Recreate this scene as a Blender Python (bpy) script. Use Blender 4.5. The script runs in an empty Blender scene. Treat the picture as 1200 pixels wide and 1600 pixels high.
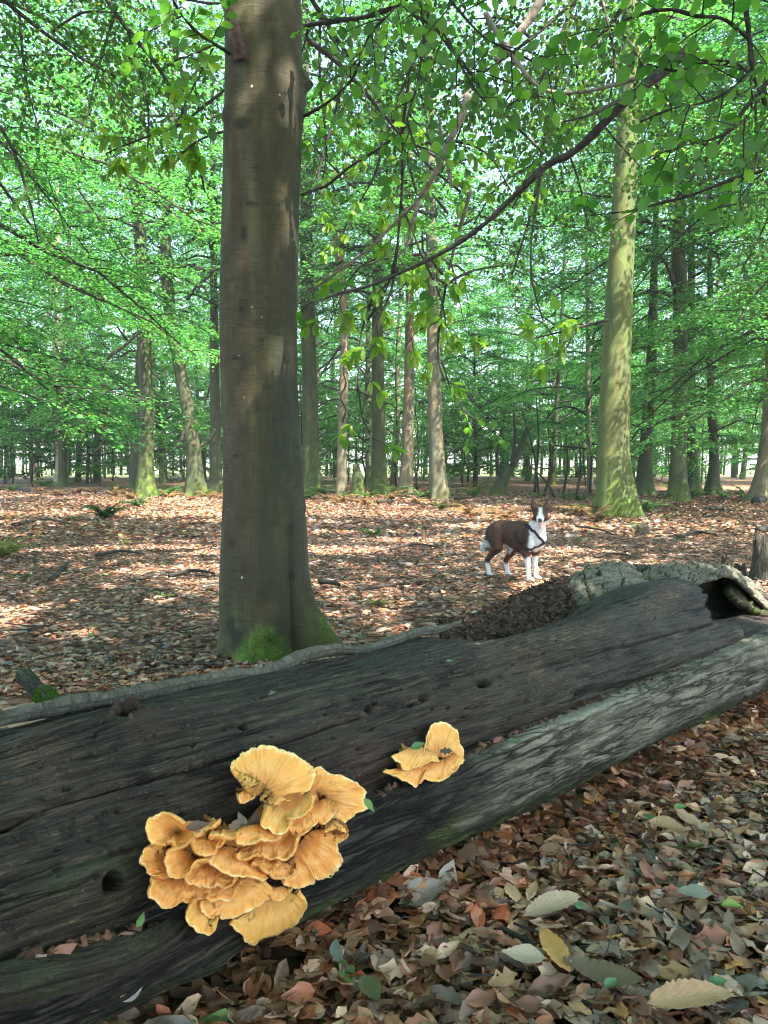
import bpy, bmesh, math
import numpy as np
from mathutils import Vector, Matrix

# ------------------------------------------------------------------ camera, world, sun, exposure
SC = bpy.context.scene
COL = SC.collection
CAM_H = 1.2
PITCH = math.atan(75 / 1200.0)
cam_d = bpy.data.cameras.new('camera')
cam = bpy.data.objects.new('camera', cam_d)
COL.objects.link(cam)
cam.location = (0, 0, CAM_H)
cam.rotation_euler = (math.pi / 2 - PITCH, 0, 0)
cam_d.sensor_fit = 'HORIZONTAL'
cam_d.sensor_width = 36
cam_d.lens = 36
cam_d.clip_start = 0.05
cam_d.clip_end = 2000
SC.camera = cam

SUN_POS = np.array([0.46, -0.50, 1.0]); SUN_POS = SUN_POS / np.linalg.norm(SUN_POS)
sun_elev = math.asin(SUN_POS[2])
sun_az = math.atan2(SUN_POS[0], SUN_POS[1])          # clockwise from +Y
wd = bpy.data.worlds.new('World')
SC.world = wd
wd.use_nodes = True
wn = wd.node_tree
wn.nodes.clear()
sky = wn.nodes.new('ShaderNodeTexSky')
sky.sky_type = 'NISHITA'
sky.sun_disc = False
sky.sun_elevation = sun_elev
sky.sun_rotation = sun_az
sky.air_density = 1.0
sky.dust_density = 1.6
bg = wn.nodes.new('ShaderNodeBackground')
bg.inputs['Strength'].default_value = 0.15
wo = wn.nodes.new('ShaderNodeOutputWorld')
wn.links.new(sky.outputs[0], bg.inputs[0])
wn.links.new(bg.outputs[0], wo.inputs[0])
sun_d = bpy.data.lights.new('sun', 'SUN')
sun_d.energy = 4.6
sun_d.angle = math.radians(0.53)
sun_d.color = (1.0, 0.93, 0.82)
sun = bpy.data.objects.new('sun', sun_d)
COL.objects.link(sun)
sun.rotation_euler = Vector(SUN_POS).to_track_quat('Z', 'Y').to_euler()
sun.location = tuple(SUN_POS * 60)
SC.view_settings.view_transform = 'Standard'
SC.view_settings.look = 'None'
SC.view_settings.gamma = 1.0
SC.view_settings.exposure = 2.85
SC.view_settings.use_curve_mapping = False
SC.render.engine = 'CYCLES'
cy = SC.cycles
cy.max_bounces = 12
cy.diffuse_bounces = 9
cy.glossy_bounces = 2
cy.transmission_bounces = 9
cy.transparent_max_bounces = 4
cy.caustics_reflective = False
cy.caustics_refractive = False
cy.use_denoising = True
cy.filter_width = 1.15
cy.volume_bounces = 1
cy.sample_clamp_indirect = 6.0

# ------------------------------------------------------------------ helpers
def rs(seed):
    return np.random.RandomState(seed)

_FR = np.array([0, math.cos(PITCH), -math.sin(PITCH)])
_UP = np.array([0, math.sin(PITCH), math.cos(PITCH)])
_RT = np.array([1.0, 0, 0])
EYE = np.array([0, 0, CAM_H])

def ray(px, py):
    return _FR + (px - 600) / 1200.0 * _RT - (py - 800) / 1200.0 * _UP

def P(px, py, Y):
    d = ray(px, py)
    return EYE + d * (Y / d[1])

def G(px, py, z=0.0):
    d = ray(px, py)
    return EYE + d * ((z - CAM_H) / d[2])

def vnoise(x, y, z, seed=0):
    x, y, z = np.broadcast_arrays(np.asarray(x, float), np.asarray(y, float), np.asarray(z, float))
    ix, iy, iz = np.floor(x), np.floor(y), np.floor(z)
    fx, fy, fz = x - ix, y - iy, z - iz
    fx = fx * fx * fx * (fx * (fx * 6 - 15) + 10); fy = fy * fy * fy * (fy * (fy * 6 - 15) + 10); fz = fz * fz * fz * (fz * (fz * 6 - 15) + 10)
    ix = ix.astype(np.int64); iy = iy.astype(np.int64); iz = iz.astype(np.int64)
    def h(a, b, c):
        n = (a * 374761393 + b * 668265263 + c * 1274126177 + seed * 974711) & 0xffffffff
        n = ((n ^ (n >> 13)) * 1103515245) & 0xffffffff
        n = ((n ^ (n >> 16)) * 2654435761) & 0xffffffff
        return ((n ^ (n >> 15)) & 0xffff) / 32767.5 - 1.0
    def l(a, b, t): return a + (b - a) * t
    c00 = l(h(ix, iy, iz), h(ix + 1, iy, iz), fx); c10 = l(h(ix, iy + 1, iz), h(ix + 1, iy + 1, iz), fx)
    c01 = l(h(ix, iy, iz + 1), h(ix + 1, iy, iz + 1), fx); c11 = l(h(ix, iy + 1, iz + 1), h(ix + 1, iy + 1, iz + 1), fx)
    return l(l(c00, c10, fy), l(c01, c11, fy), fz)

def fbm(x, y, z=0.0, oct=4, seed=0, gain=0.5):
    a, s, n = 1.0, 0.0, 0.0
    f = 1.0
    for i in range(oct):
        s = s + a * vnoise(np.asarray(x) * f, np.asarray(y) * f, np.asarray(z) * f + 7.3 * i, seed + i)
        n += a; a *= gain; f *= 2.03
    return s / n

def sstep(a, b, x):
    t = np.clip((np.asarray(x, float) - a) / (b - a), 0, 1)
    return t * t * (3 - 2 * t)

def mesh_np(name, V, quads=None, tris=None, smooth=True, uv=None, cols=None, floats=None):
    """one mesh from numpy arrays; uv and attributes are per vertex"""
    V = np.asarray(V, np.float32)
    me = bpy.data.meshes.new(name)
    me.vertices.add(len(V))
    me.vertices.foreach_set('co', V.ravel())
    parts, starts, n = [], [], 0
    if quads is not None and len(quads):
        q = np.asarray(quads, np.int32); parts.append(q.ravel()); starts.append(np.arange(len(q)) * 4 + n); n += q.size
    if tris is not None and len(tris):
        t = np.asarray(tris, np.int32); parts.append(t.ravel()); starts.append(np.arange(len(t)) * 3 + n); n += t.size
    li = np.concatenate(parts); ls = np.concatenate(starts).astype(np.int32)
    me.loops.add(len(li)); me.loops.foreach_set('vertex_index', li)
    me.polygons.add(len(ls)); me.polygons.foreach_set('loop_start', ls)
    if smooth:
        me.polygons.foreach_set('use_smooth', np.ones(len(ls), bool))
    if uv is not None:
        ul = me.uv_layers.new(name='UVMap')
        ul.data.foreach_set('uv', np.asarray(uv, np.float32)[li].ravel())
    for k, c in (cols or {}).items():
        c = np.asarray(c, np.float32)
        if c.shape[1] == 3: c = np.concatenate([c, np.ones((len(c), 1), np.float32)], 1)
        a = me.attributes.new(k, 'FLOAT_COLOR', 'POINT'); a.data.foreach_set('color', c.ravel())
    for k, c in (floats or {}).items():
        a = me.attributes.new(k, 'FLOAT', 'POINT'); a.data.foreach_set('value', np.asarray(c, np.float32))
    me.update(calc_edges=True)
    return me

def tag(o, label=None, cat=None, group=None, kind=None):
    if label: o['label'] = label
    if cat: o['category'] = cat
    if group: o['group'] = group
    if kind: o['kind'] = kind
    return o

def obj(name, me, mat=None, parent=None, loc=(0, 0, 0), kind=None):
    o = bpy.data.objects.new(name, me)
    COL.objects.link(o)
    o.location = tuple(loc)
    if mat and me.materials.find(mat.name) < 0: me.materials.append(mat)
    if parent: o.parent = parent
    if kind: o['kind'] = kind
    return o

def empty(name, loc, label, cat, group=None, rz=0):
    o = bpy.data.objects.new(name, None)
    COL.objects.link(o)
    o.empty_display_size = 0.1
    o.location = tuple(loc); o.rotation_euler = (0, 0, rz)
    return tag(o, label, cat, group)

def grid_faces(nr, nc, wrap=False):
    r = np.arange(nr - 1)[:, None]; c = np.arange(nc if wrap else nc - 1)[None, :]
    c2 = (c + 1) % nc
    return np.stack([r * nc + c, r * nc + c2, (r + 1) * nc + c2, (r + 1) * nc + c], -1).reshape(-1, 4)

def nrm(v):
    v = np.asarray(v, float)
    return v / np.maximum(np.linalg.norm(v, axis=-1, keepdims=True), 1e-9)

def smooth_path(pts, n):
    """Catmull-Rom through pts, n samples"""
    p = np.asarray(pts, float)
    p = np.vstack([2 * p[0] - p[1], p, 2 * p[-1] - p[-2]])
    m = len(p) - 3
    u = np.linspace(0, m - 1e-6, n); i = u.astype(int); t = (u - i)[:, None]
    a, b, c, d = p[i], p[i + 1], p[i + 2], p[i + 3]
    return 0.5 * ((2 * b) + (c - a) * t + (2 * a - 5 * b + 4 * c - d) * t * t + (3 * b - a - 3 * c + d) * t ** 3)

def tube(pts, rad, n=6, cap=True):
    p = np.asarray(pts, float); k = len(p)
    rad = np.broadcast_to(np.asarray(rad, float), (k,))
    T = nrm(np.gradient(p, axis=0))
    ref = np.array([0, 0, 1.0]) if abs(T[0, 2]) < 0.9 else np.array([1.0, 0, 0])
    A = nrm(np.cross(T, ref)); B = np.cross(T, A)
    a = np.linspace(0, 2 * math.pi, n, endpoint=False)
    V = p[:, None] + rad[:, None, None] * (np.cos(a)[None, :, None] * A[:, None] + np.sin(a)[None, :, None] * B[:, None])
    V = V.reshape(-1, 3); F = grid_faces(k, n, True)
    if cap:
        V = np.vstack([V, p[0], p[-1]]); i0, i1 = k * n, k * n + 1
        j = np.arange(n); j2 = (j + 1) % n
        F = np.vstack([F, np.stack([j2, j, np.full(n, i0), np.full(n, i0)], -1)[:0].astype(int)]) if False else F
        tri = np.vstack([np.stack([j2, j, np.full(n, i0)], -1), np.stack([(k - 1) * n + j, (k - 1) * n + j2, np.full(n, i1)], -1)])
    else:
        tri = np.zeros((0, 3), int)
    return V, F, tri

class Bag:
    """collects vertices and faces for one joined mesh"""
    def __init__(s): s.V, s.Q, s.T, s.UV, s.C, s.n = [], [], [], [], [], 0
    def add(s, V, Q=None, T=None, uv=None, col=None):
        s.V.append(np.asarray(V))
        if Q is not None and len(Q): s.Q.append(np.asarray(Q) + s.n)
        if T is not None and len(T): s.T.append(np.asarray(T) + s.n)
        if uv is not None: s.UV.append(uv)
        if col is not None: s.C.append(np.broadcast_to(np.asarray(col, float), (len(V), len(np.atleast_2d(col)[0]))))
        s.n += len(V)
    def tube(s, pts, rad, n=6, **k):
        V, F, T = tube(pts, rad, n, **k); s.add(V, F, T)
    def mesh(s, name, smooth=True):
        return mesh_np(name, np.vstack(s.V), np.vstack(s.Q) if s.Q else None, np.vstack(s.T) if s.T else None, smooth,
                       np.vstack(s.UV) if s.UV else None, {'col': np.vstack(s.C)} if s.C else None)

def scatter(tV, tQ, tT, pos, axis, normal, size, tuv=None, col=None):
    """copies of a template (y along axis, z along normal), returns arrays"""
    y = nrm(axis); z = nrm(normal - (normal * y).sum(-1, keepdims=True) * y); x = np.cross(y, z)
    R = np.stack([x, y, z], -1)                                      # (N,3,3)
    size = np.asarray(size, float)
    sv = size[:, None, None] if size.ndim == 1 else size[:, None, :]
    V = np.einsum('nij,nkj->nki', R, tV[None] * sv) + pos[:, None]
    N, k = len(pos), len(tV)
    off = (np.arange(N) * k)[:, None, None]
    Q = (tQ[None] + off).reshape(-1, tQ.shape[1]) if tQ is not None and len(tQ) else None
    T = (tT[None] + off).reshape(-1, 3) if tT is not None and len(tT) else None
    uv = np.tile(tuv, (N, 1)) if tuv is not None else None
    c = np.repeat(col, k, 0) if col is not None else None
    return V.reshape(-1, 3), Q, T, uv, c

# ------------------------------------------------------------------ materials
class NT:
    def __init__(s, name):
        s.m = bpy.data.materials.new(name); s.m.use_nodes = True
        s.t = s.m.node_tree; s.t.nodes.clear()
        s.out = s.t.nodes.new('ShaderNodeOutputMaterial')
    def n(s, kind, ins=None, **props):
        nd = s.t.nodes.new('ShaderNode' + kind)
        for k, v in props.items(): setattr(nd, k, v)
        for k, v in (ins or {}).items():
            sock = nd.inputs[k]
            if isinstance(v, bpy.types.NodeSocket): s.t.links.new(v, sock)
            elif isinstance(v, bpy.types.Node): s.t.links.new(v.outputs[0], sock)
            else:
                if sock.type == 'RGBA' and len(v) == 3: v = (*v, 1)
                sock.default_value = v
        return nd
    def uv(s, scale=(1, 1, 1)):
        c = s.n('TexCoord').outputs['UV']
        return s.n('Mapping', {'Vector': c, 'Scale': scale}).outputs[0]
    def obj(s, scale=(1, 1, 1)):
        c = s.n('TexCoord').outputs['Object']
        return s.n('Mapping', {'Vector': c, 'Scale': scale}).outputs[0]
    def noise(s, vec, scale, detail=4, rough=0.55, dist=0.0):
        return s.n('TexNoise', {'Vector': vec, 'Scale': scale, 'Detail': detail, 'Roughness': rough, 'Distortion': dist}).outputs[0]
    def ramp(s, fac, stops, interp='LINEAR'):
        nd = s.n('ValToRGB', {'Fac': fac}); e = nd.color_ramp.elements
        nd.color_ramp.interpolation = interp
        while len(e) < len(stops): e.new(0.5)
        for el, (p, c) in zip(e, stops):
            el.position = p
            el.color = (c, c, c, 1) if not hasattr(c, '__len__') else (*c, 1)
        return nd.outputs[0]
    def mix(s, fac, a, b, mode='MIX'):
        nd = s.n('MixRGB', {'Fac': fac, 'Color1': a, 'Color2': b}, blend_type=mode)
        return nd.outputs[0]
    def math(s, op, a, b=0.0, c=None):
        ins = {0: a, 1: b}
        if c is not None: ins[2] = c
        return s.n('Math', ins, operation=op).outputs[0]
    def attr(s, name):
        return s.n('Attribute', attribute_name=name)
    def bump(s, h, strength=0.5, dist=0.01, normal=None):
        ins = {'Height': h, 'Strength': strength, 'Distance': dist}
        if normal is not None: ins['Normal'] = normal
        return s.n('Bump', ins).outputs[0]
    def principled(s, color, rough=0.8, normal=None, spec=0.3, **extra):
        ins = {'Base Color': color, 'Roughness': rough, 'Specular IOR Level': spec}
        if normal is not None: ins['Normal'] = normal
        ins.update({k.replace('_', ' '): v for k, v in extra.items()})
        b = s.n('BsdfPrincipled', ins)
        s.t.links.new(b.outputs[0], s.out.inputs[0])
        return s.m
    def leaf(s, color, tcolor, trans=0.45, gloss=0.05, rough=0.4, normal=None):
        k = {'Normal': normal} if normal is not None else {}
        d = s.n('BsdfDiffuse', {'Color': color, **k}); t = s.n('BsdfTranslucent', {'Color': tcolor, **k})
        g = s.n('BsdfGlossy', {'Color': (1, 1, 1), 'Roughness': rough, **k})
        m1 = s.n('MixShader', {0: trans, 1: d.outputs[0], 2: t.outputs[0]})
        m2 = s.n('MixShader', {0: gloss, 1: m1.outputs[0], 2: g.outputs[0]})
        s.t.links.new(m2.outputs[0], s.out.inputs[0])
        return s.m

def veins(m, dens=9.0):
    """midrib and side veins from a leaf's own UV (u across, v along) -> 0..1 mask"""
    sx = m.n('SeparateXYZ', {0: m.n('TexCoord').outputs['UV']})
    au = m.math('ABSOLUTE', m.math('SUBTRACT', sx.outputs[0], 0.5))
    w = m.math('FRACT', m.math('MULTIPLY', m.math('SUBTRACT', sx.outputs[1], m.math('MULTIPLY', au, 0.55)), dens))
    side = m.math('LESS_THAN', m.math('ABSOLUTE', m.math('SUBTRACT', w, 0.5)), 0.09)
    mid = m.math('LESS_THAN', au, 0.035)
    return m.math('MAXIMUM', side, mid), w

def mat_green_attr(name='foliage', trans=0.5, gain=1.0, tg=1.0):
    """crown leaves: tint varies leaf by leaf through the attribute col"""
    m = NT(name)
    c = m.attr('col').outputs['Color']
    t = m.mix(1.0, c, (1.45 * tg, 1.8 * tg, .88 * tg), 'MULTIPLY')
    return m.leaf(c, t, trans, 0.02, 0.5)

def mat_green_obj(name, stops):
    m = NT(name)
    r = m.n('ObjectInfo').outputs['Random']
    c = m.ramp(r, stops)
    v, w = veins(m)
    c2 = m.mix(m.math('MULTIPLY', v, 0.25), c, (0.13, 0.19, 0.06))
    t = m.mix(1.0, c2, (1.7, 1.8, 0.7), 'MULTIPLY')
    return m.leaf(c2, t, 0.6, 0.018, 0.5, m.bump(w, 0.25, 0.002))

def mat_litter(name='litter', from_obj=False):
    m = NT(name)
    if from_obj:
        c = m.n('ObjectInfo').outputs['Color']
    else:
        c = m.attr('col').outputs['Color']
    v, w = veins(m, 8.0)
    nz = m.noise(m.obj(), 55, 3, 0.6)
    c = m.mix(m.ramp(nz, [(0.4, 0.0), (0.7, 0.5)]), c, m.mix(0.6, c, (0.05, 0.032, 0.022)))
    c = m.mix(m.math('MULTIPLY', v, 0.28), c, m.mix(0.5, c, (0.05, 0.03, 0.02)))
    nb = m.noise(m.obj(), 140, 2)
    b = m.bump(m.math('ADD', m.math('MULTIPLY', w, 0.5), nb), 0.5, 0.002)
    return m.leaf(c, m.mix(1.0, c, (1.2, 0.95, 0.6), 'MULTIPLY'), 0.16, 0.07, 0.36, b)

def mat_ground():
    m = NT('forest_floor')
    p = m.obj()
    warp = m.mix(0.06, p, m.n('TexNoise', {'Vector': p, 'Scale': 9.0, 'Detail': 2}).outputs[1], 'ADD')
    vo = m.n('TexVoronoi', {'Vector': warp, 'Scale': 17.0, 'Randomness': 1.0})
    vr = m.n('SeparateXYZ', {0: vo.outputs['Color']}).outputs[0]
    leafc = m.ramp(vr, [(0.0, (0.06, 0.03, 0.02)), (0.2, (0.16, 0.068, 0.036)), (0.4, (0.25, 0.12, 0.066)), (0.6, (0.18, 0.105, 0.07)), (0.8, (0.34, 0.19, 0.115)), (1.0, (0.42, 0.29, 0.21))])
    big = m.noise(p, 0.5, 4)
    leafc = m.mix(m.ramp(big, [(0.4, 0.0), (0.62, 0.55)]), leafc, m.mix(0.6, leafc, (0.08, 0.05, 0.035)))
    edge = m.ramp(vo.outputs['Distance'], [(0.0, 0.0), (0.55, 0.0), (0.9, 1.0)])
    leafc = m.mix(edge, leafc, (0.02, 0.014, 0.01))
    # fields beyond the wood
    y = m.n('SeparateXYZ', {0: p}).outputs[1]
    g = m.ramp(m.math('MULTIPLY', y, 0.01), [(0.70, 0.0), (0.8, 1.0)])
    leafc = m.mix(g, leafc, m.mix(m.noise(p, 0.3, 3), (0.16, 0.22, 0.07), (0.3, 0.3, 0.14)))
    h = m.math('ADD', m.math('MULTIPLY', vr, 0.8), m.math('MULTIPLY', m.noise(p, 60, 3), 0.5))
    return m.principled(leafc, 0.85, m.bump(h, 0.8, 0.02), 0.2)

def mat_dark_wood():
    """bare weathered wood: grain runs along u; attribute mask = straw, moss, red rot, hole"""
    m = NT('weathered_wood')
    g1 = m.noise(m.uv((6.5, 85, 1)), 1.0, 8, 0.74, 0.6)
    g2 = m.noise(m.uv((26, 270, 1)), 1.0, 5, 0.7, 0.3)
    g3 = m.noise(m.uv((1.3, 7, 1)), 1.0, 5, 0.6, 0.8)
    c = m.ramp(g1, [(0.30, (0.003, 0.0029, 0.003)), (0.44, (0.011, 0.0105, 0.0105)), (0.55, (0.030, 0.0298, 0.0272)), (0.66, (0.066, 0.066, 0.058)), (0.8, (0.12, 0.118, 0.10))])
    c = m.mix(m.ramp(g3, [(0.42, 0.0), (0.6, 0.75)]), c, m.mix(1.0, c, (0.9, 1.15, 1.0), 'MULTIPLY'))
    c = m.mix(m.ramp(m.noise(m.uv((2.2, 9, 1)), 1.0, 4, 0.6, 0.4), [(0.5, 0.0), (0.7, 0.6)]), c, (0.014, 0.0085, 0.0075))
    c = m.mix(m.ramp(g2, [(0.35, 0.55), (0.55, 0.0)]), c, (0.003, 0.0028, 0.0028))
    cr = m.math('ABSOLUTE', m.math('SUBTRACT', m.noise(m.uv((1.5, 24, 1)), 1.0, 5, 0.6, 0.4), 0.5))
    crk = m.math('MULTIPLY', m.ramp(cr, [(0.0, 1.0), (0.012, 0.7), (0.026, 0.0)]), m.ramp(m.noise(m.uv((2.5, 6, 1)), 1.0, 3), [(0.46, 0.0), (0.56, 1.0)]))
    tr = m.math('ABSOLUTE', m.math('SUBTRACT', m.noise(m.uv((26, 9, 1)), 1.0, 4, 0.6, 0.5), 0.5))
    trk = m.math('MULTIPLY', m.ramp(tr, [(0.0, 1.0), (0.02, 0.6), (0.04, 0.0)]), m.ramp(m.noise(m.uv((6, 22, 1)), 1.0, 3), [(0.5, 0.0), (0.62, 1.0)]))
    c = m.mix(m.math('MAXIMUM', crk, m.math('MULTIPLY', trk, 0.6)), c, (0.0025, 0.002, 0.002))
    fl = m.noise(m.uv((70, 150, 1)), 1.0, 3, 0.6)
    c = m.mix(m.ramp(fl, [(0.6, 0.0), (0.72, 0.5)]), c, (0.13, 0.115, 0.09))
    c = m.mix(1.0, c, (2.0, 1.55, 1.18), 'MULTIPLY')
    pits = m.n('TexVoronoi', {'Vector': m.uv((38, 70, 1)), 'Scale': 1.0}).outputs['Distance']
    pit = m.math('MULTIPLY', m.ramp(pits, [(0.08, 1.0), (0.2, 0.0)]), m.ramp(m.noise(m.uv((5, 9, 1)), 1.0, 2), [(0.5, 0.0), (0.62, 1.0)]))
    c = m.mix(pit, c, (0.004, 0.004, 0.004))
    sep = m.n('SeparateColor', {0: m.attr('mask').outputs['Color']})
    fib = m.noise(m.uv((22, 170, 1)), 1.0, 5, 0.7, 1.2)
    fm = m.math('MULTIPLY', sep.outputs[0], m.ramp(fib, [(0.46, 0.0), (0.54, 1.0)]))
    c = m.mix(fm, c, m.ramp(g2, [(0.3, (0.05, 0.032, 0.018)), (0.6, (0.19, 0.125, 0.066)), (0.8, (0.32, 0.235, 0.14))]))
    mm = m.math('MULTIPLY', sep.outputs[1], m.ramp(m.noise(m.uv((9, 14, 1)), 1.0, 5, 0.7), [(0.42, 0.0), (0.6, 1.0)]))
    c = m.mix(mm, c, m.ramp(g2, [(0.3, (0.02, 0.035, 0.008)), (0.7, (0.07, 0.1, 0.02))]))
    c = m.mix(sep.outputs[2], c, m.ramp(fib, [(0.3, (0.018, 0.009, 0.007)), (0.7, (0.085, 0.04, 0.028))]))
    h = m.math('ADD', m.math('MULTIPLY', g1, 0.7), m.math('ADD', m.math('MULTIPLY', g2, 0.35), m.math('MULTIPLY', fm, 0.3)))
    h = m.math('SUBTRACT', h, m.math('ADD', m.math('MULTIPLY', pit, 0.5), m.math('ADD', m.math('MULTIPLY', crk, 0.9), m.math('MULTIPLY', trk, 0.4))))
    rg = m.ramp(g1, [(0.3, 0.5), (0.7, 0.8)])
    return m.principled(c, rg, m.bump(h, 1.0, 0.016), 0.3)

def mat_log_bark():
    """thick grey flaky bark of the fallen log; mask = pale, moss, dark, -"""
    m = NT('old_log_bark')
    warpv = m.uv((5, 26, 1))
    g1 = m.noise(warpv, 1.0, 7, 0.66, 0.35)
    wv = m.mix(0.22, m.uv((6.5, 30, 1)), m.n('TexNoise', {'Vector': m.uv((9, 22, 1)), 'Scale': 1.0, 'Detail': 5, 'Roughness': 0.65}).outputs[1], 'ADD')
    ridge = m.n('TexVoronoi', {'Vector': m.mix(1.6, m.uv((3.2, 30, 1)), m.n('TexNoise', {'Vector': m.uv((7, 16, 1)), 'Scale': 1.0, 'Detail': 5, 'Roughness': 0.65}).outputs[1], 'ADD'), 'Scale': 1.0}, feature='DISTANCE_TO_EDGE').outputs['Distance']
    rid2 = m.math('ABSOLUTE', m.math('SUBTRACT', m.noise(m.uv((3.0, 34, 1)), 1.0, 6, 0.62, 0.5), 0.5))
    lines = m.ramp(rid2, [(0.0, 1.0), (0.02, 0.6), (0.05, 0.0)])
    crack = m.math('MULTIPLY', m.math('MAXIMUM', lines, m.math('MULTIPLY', m.ramp(ridge, [(0.0, 1.0), (0.03, 0.7), (0.08, 0.0)]), 0.55)), m.ramp(m.noise(m.uv((3, 6, 1)), 1.0, 3), [(0.36, 0.25), (0.56, 1.0)]))
    fine = m.noise(m.uv((60, 140, 1)), 1.0, 4, 0.6)
    sep = m.n('SeparateColor', {0: m.attr('mask').outputs['Color']})
    dark = m.ramp(g1, [(0.3, (0.009, 0.008, 0.0075)), (0.5, (0.026, 0.023, 0.02)), (0.72, (0.07, 0.064, 0.054))])
    pale = m.ramp(g1, [(0.28, (0.075, 0.068, 0.05)), (0.42, (0.145, 0.133, 0.10)), (0.56, (0.215, 0.20, 0.155)), (0.72, (0.30, 0.285, 0.22))])
    c = m.mix(sep.outputs[0], dark, pale)
    c = m.mix(m.math('MULTIPLY', m.ramp(fine, [(0.4, 0.6), (0.6, 0.0)]), 0.7), c, m.mix(0.6, c, (0.02, 0.018, 0.014)))
    c = m.mix(m.math('MULTIPLY', crack, 0.9), c, (0.007, 0.0055, 0.005))
    mm = m.math('MULTIPLY', sep.outputs[1], m.ramp(m.noise(m.uv((7, 12, 1)), 1.0, 6, 0.75), [(0.42, 0.0), (0.56, 1.0)]))
    c = m.mix(mm, c, m.ramp(fine, [(0.3, (0.03, 0.05, 0.008)), (0.7, (0.085, 0.12, 0.022))]))
    h = m.math('SUBTRACT', m.math('ADD', m.math('MULTIPLY', g1, 0.8), m.math('MULTIPLY', fine, 0.35)), m.math('MULTIPLY', crack, 0.7))
    return m.principled(c, 0.85, m.bump(h, 1.0, 0.02), 0.2)

def mat_beech_bark(name='beech_bark', tone=(1, 1, 1), moss=0.5, lichen=0.3):
    """smooth beech bark: fine level rings, grey-olive drifts, pale lichen spots; uv = (round, height)"""
    m = NT(name)
    big = m.noise(m.uv((2.4, 0.35, 1)), 1.0, 5, 0.6, 0.5)
    mid = m.noise(m.uv((8, 5, 1)), 1.0, 5, 0.65)
    rings = m.noise(m.uv((9, 90, 1)), 1.0, 5, 0.68, 0.9)
    vert = m.noise(m.uv((60, 5, 1)), 1.0, 3, 0.6)
    def T(c): return tuple(a * b for a, b in zip(c, tone))
    c = m.ramp(big, [(0.36, T((0.062, 0.066, 0.058))), (0.48, T((0.10, 0.092, 0.066))), (0.56, T((0.12, 0.088, 0.058))), (0.68, T((0.165, 0.155, 0.105)))])
    c = m.mix(m.ramp(mid, [(0.38, 0.5), (0.55, 0.0)]), c, m.mix(0.55, c, T((0.05, 0.05, 0.04))))
    c = m.mix(m.math('MULTIPLY', m.ramp(rings, [(0.36, 0.9), (0.5, 0.0)]), m.ramp(m.noise(m.uv((2.5, 2.2, 1)), 1.0, 4, 0.6), [(0.4, 0.12), (0.62, 0.75)])), c, T((0.03, 0.027, 0.022)))
    c = m.mix(m.math('MULTIPLY', m.ramp(rings, [(0.6, 0.0), (0.74, 0.5)]), 0.35), c, T((0.2, 0.185, 0.14)))
    c = m.mix(m.ramp(vert, [(0.58, 0.0), (0.75, 0.35)]), c, T((0.17, 0.165, 0.135)))
    li = m.n('TexVoronoi', {'Vector': m.uv((9, 9, 1)), 'Scale': 1.0}).outputs['Distance']
    lsel = m.math('MULTIPLY', m.ramp(m.math('ADD', li, m.math('MULTIPLY', m.noise(m.uv((90, 90, 1)), 1, 2), 0.06)), [(0.07, 1.0), (0.11, 0.0)]), m.ramp(m.noise(m.uv((3, 2, 1)), 1.0, 2), [(0.52, 0.0), (0.6, 1.0)]))
    c = m.mix(m.math('MULTIPLY', lsel, lichen), c, (0.45, 0.5, 0.42))
    spots = m.n('TexVoronoi', {'Vector': m.uv((34, 80, 1)), 'Scale': 1.0}).outputs['Distance']
    sp = m.math('MULTIPLY', m.ramp(spots, [(0.1, 1.0), (0.2, 0.0)]), m.ramp(mid, [(0.5, 0.0), (0.62, 1.0)]))
    c = m.mix(sp, c, (0.025, 0.022, 0.018))
    mo = m.math('MULTIPLY', m.attr('moss').outputs['Fac'], m.ramp(m.noise(m.uv((6, 4, 1)), 1.0, 6, 0.7), [(0.35, 0.0), (0.55, 1.0)]))
    c = m.mix(m.math('MULTIPLY', mo, moss), c, m.ramp(vert, [(0.3, (0.04, 0.065, 0.012)), (0.7, (0.12, 0.17, 0.035))]))
    c = m.mix(m.attr('scar').outputs['Fac'], c, m.mix(1.0, c, (0.42, 0.5, 0.52), 'MULTIPLY'))
    gp = m.noise(m.uv((4.5, 1.6, 1)), 1.0, 6, 0.68, 0.8)
    c = m.mix(m.ramp(gp, [(0.5, 0.0), (0.66, 0.7)]), c, m.mix(1.0, c, (1.5, 1.65, 1.35), 'MULTIPLY'))
    h = m.math('ADD', m.math('MULTIPLY', rings, 0.4), m.math('ADD', m.math('MULTIPLY', mid, 0.8), m.math('MULTIPLY', vert, 0.2)))
    return m.principled(c, 0.82, m.bump(h, 0.7, 0.012), 0.25)

def mat_twig(name='twig_bark', c0=(0.014, 0.012, 0.01), c1=(0.045, 0.040, 0.033)):
    m = NT(name)
    nz = m.noise(m.obj(), 26, 5, 0.65)
    return m.principled(m.ramp(nz, [(0.35, c0), (0.65, c1)]), 0.8, m.bump(nz, 0.6, 0.01), 0.2)

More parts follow.
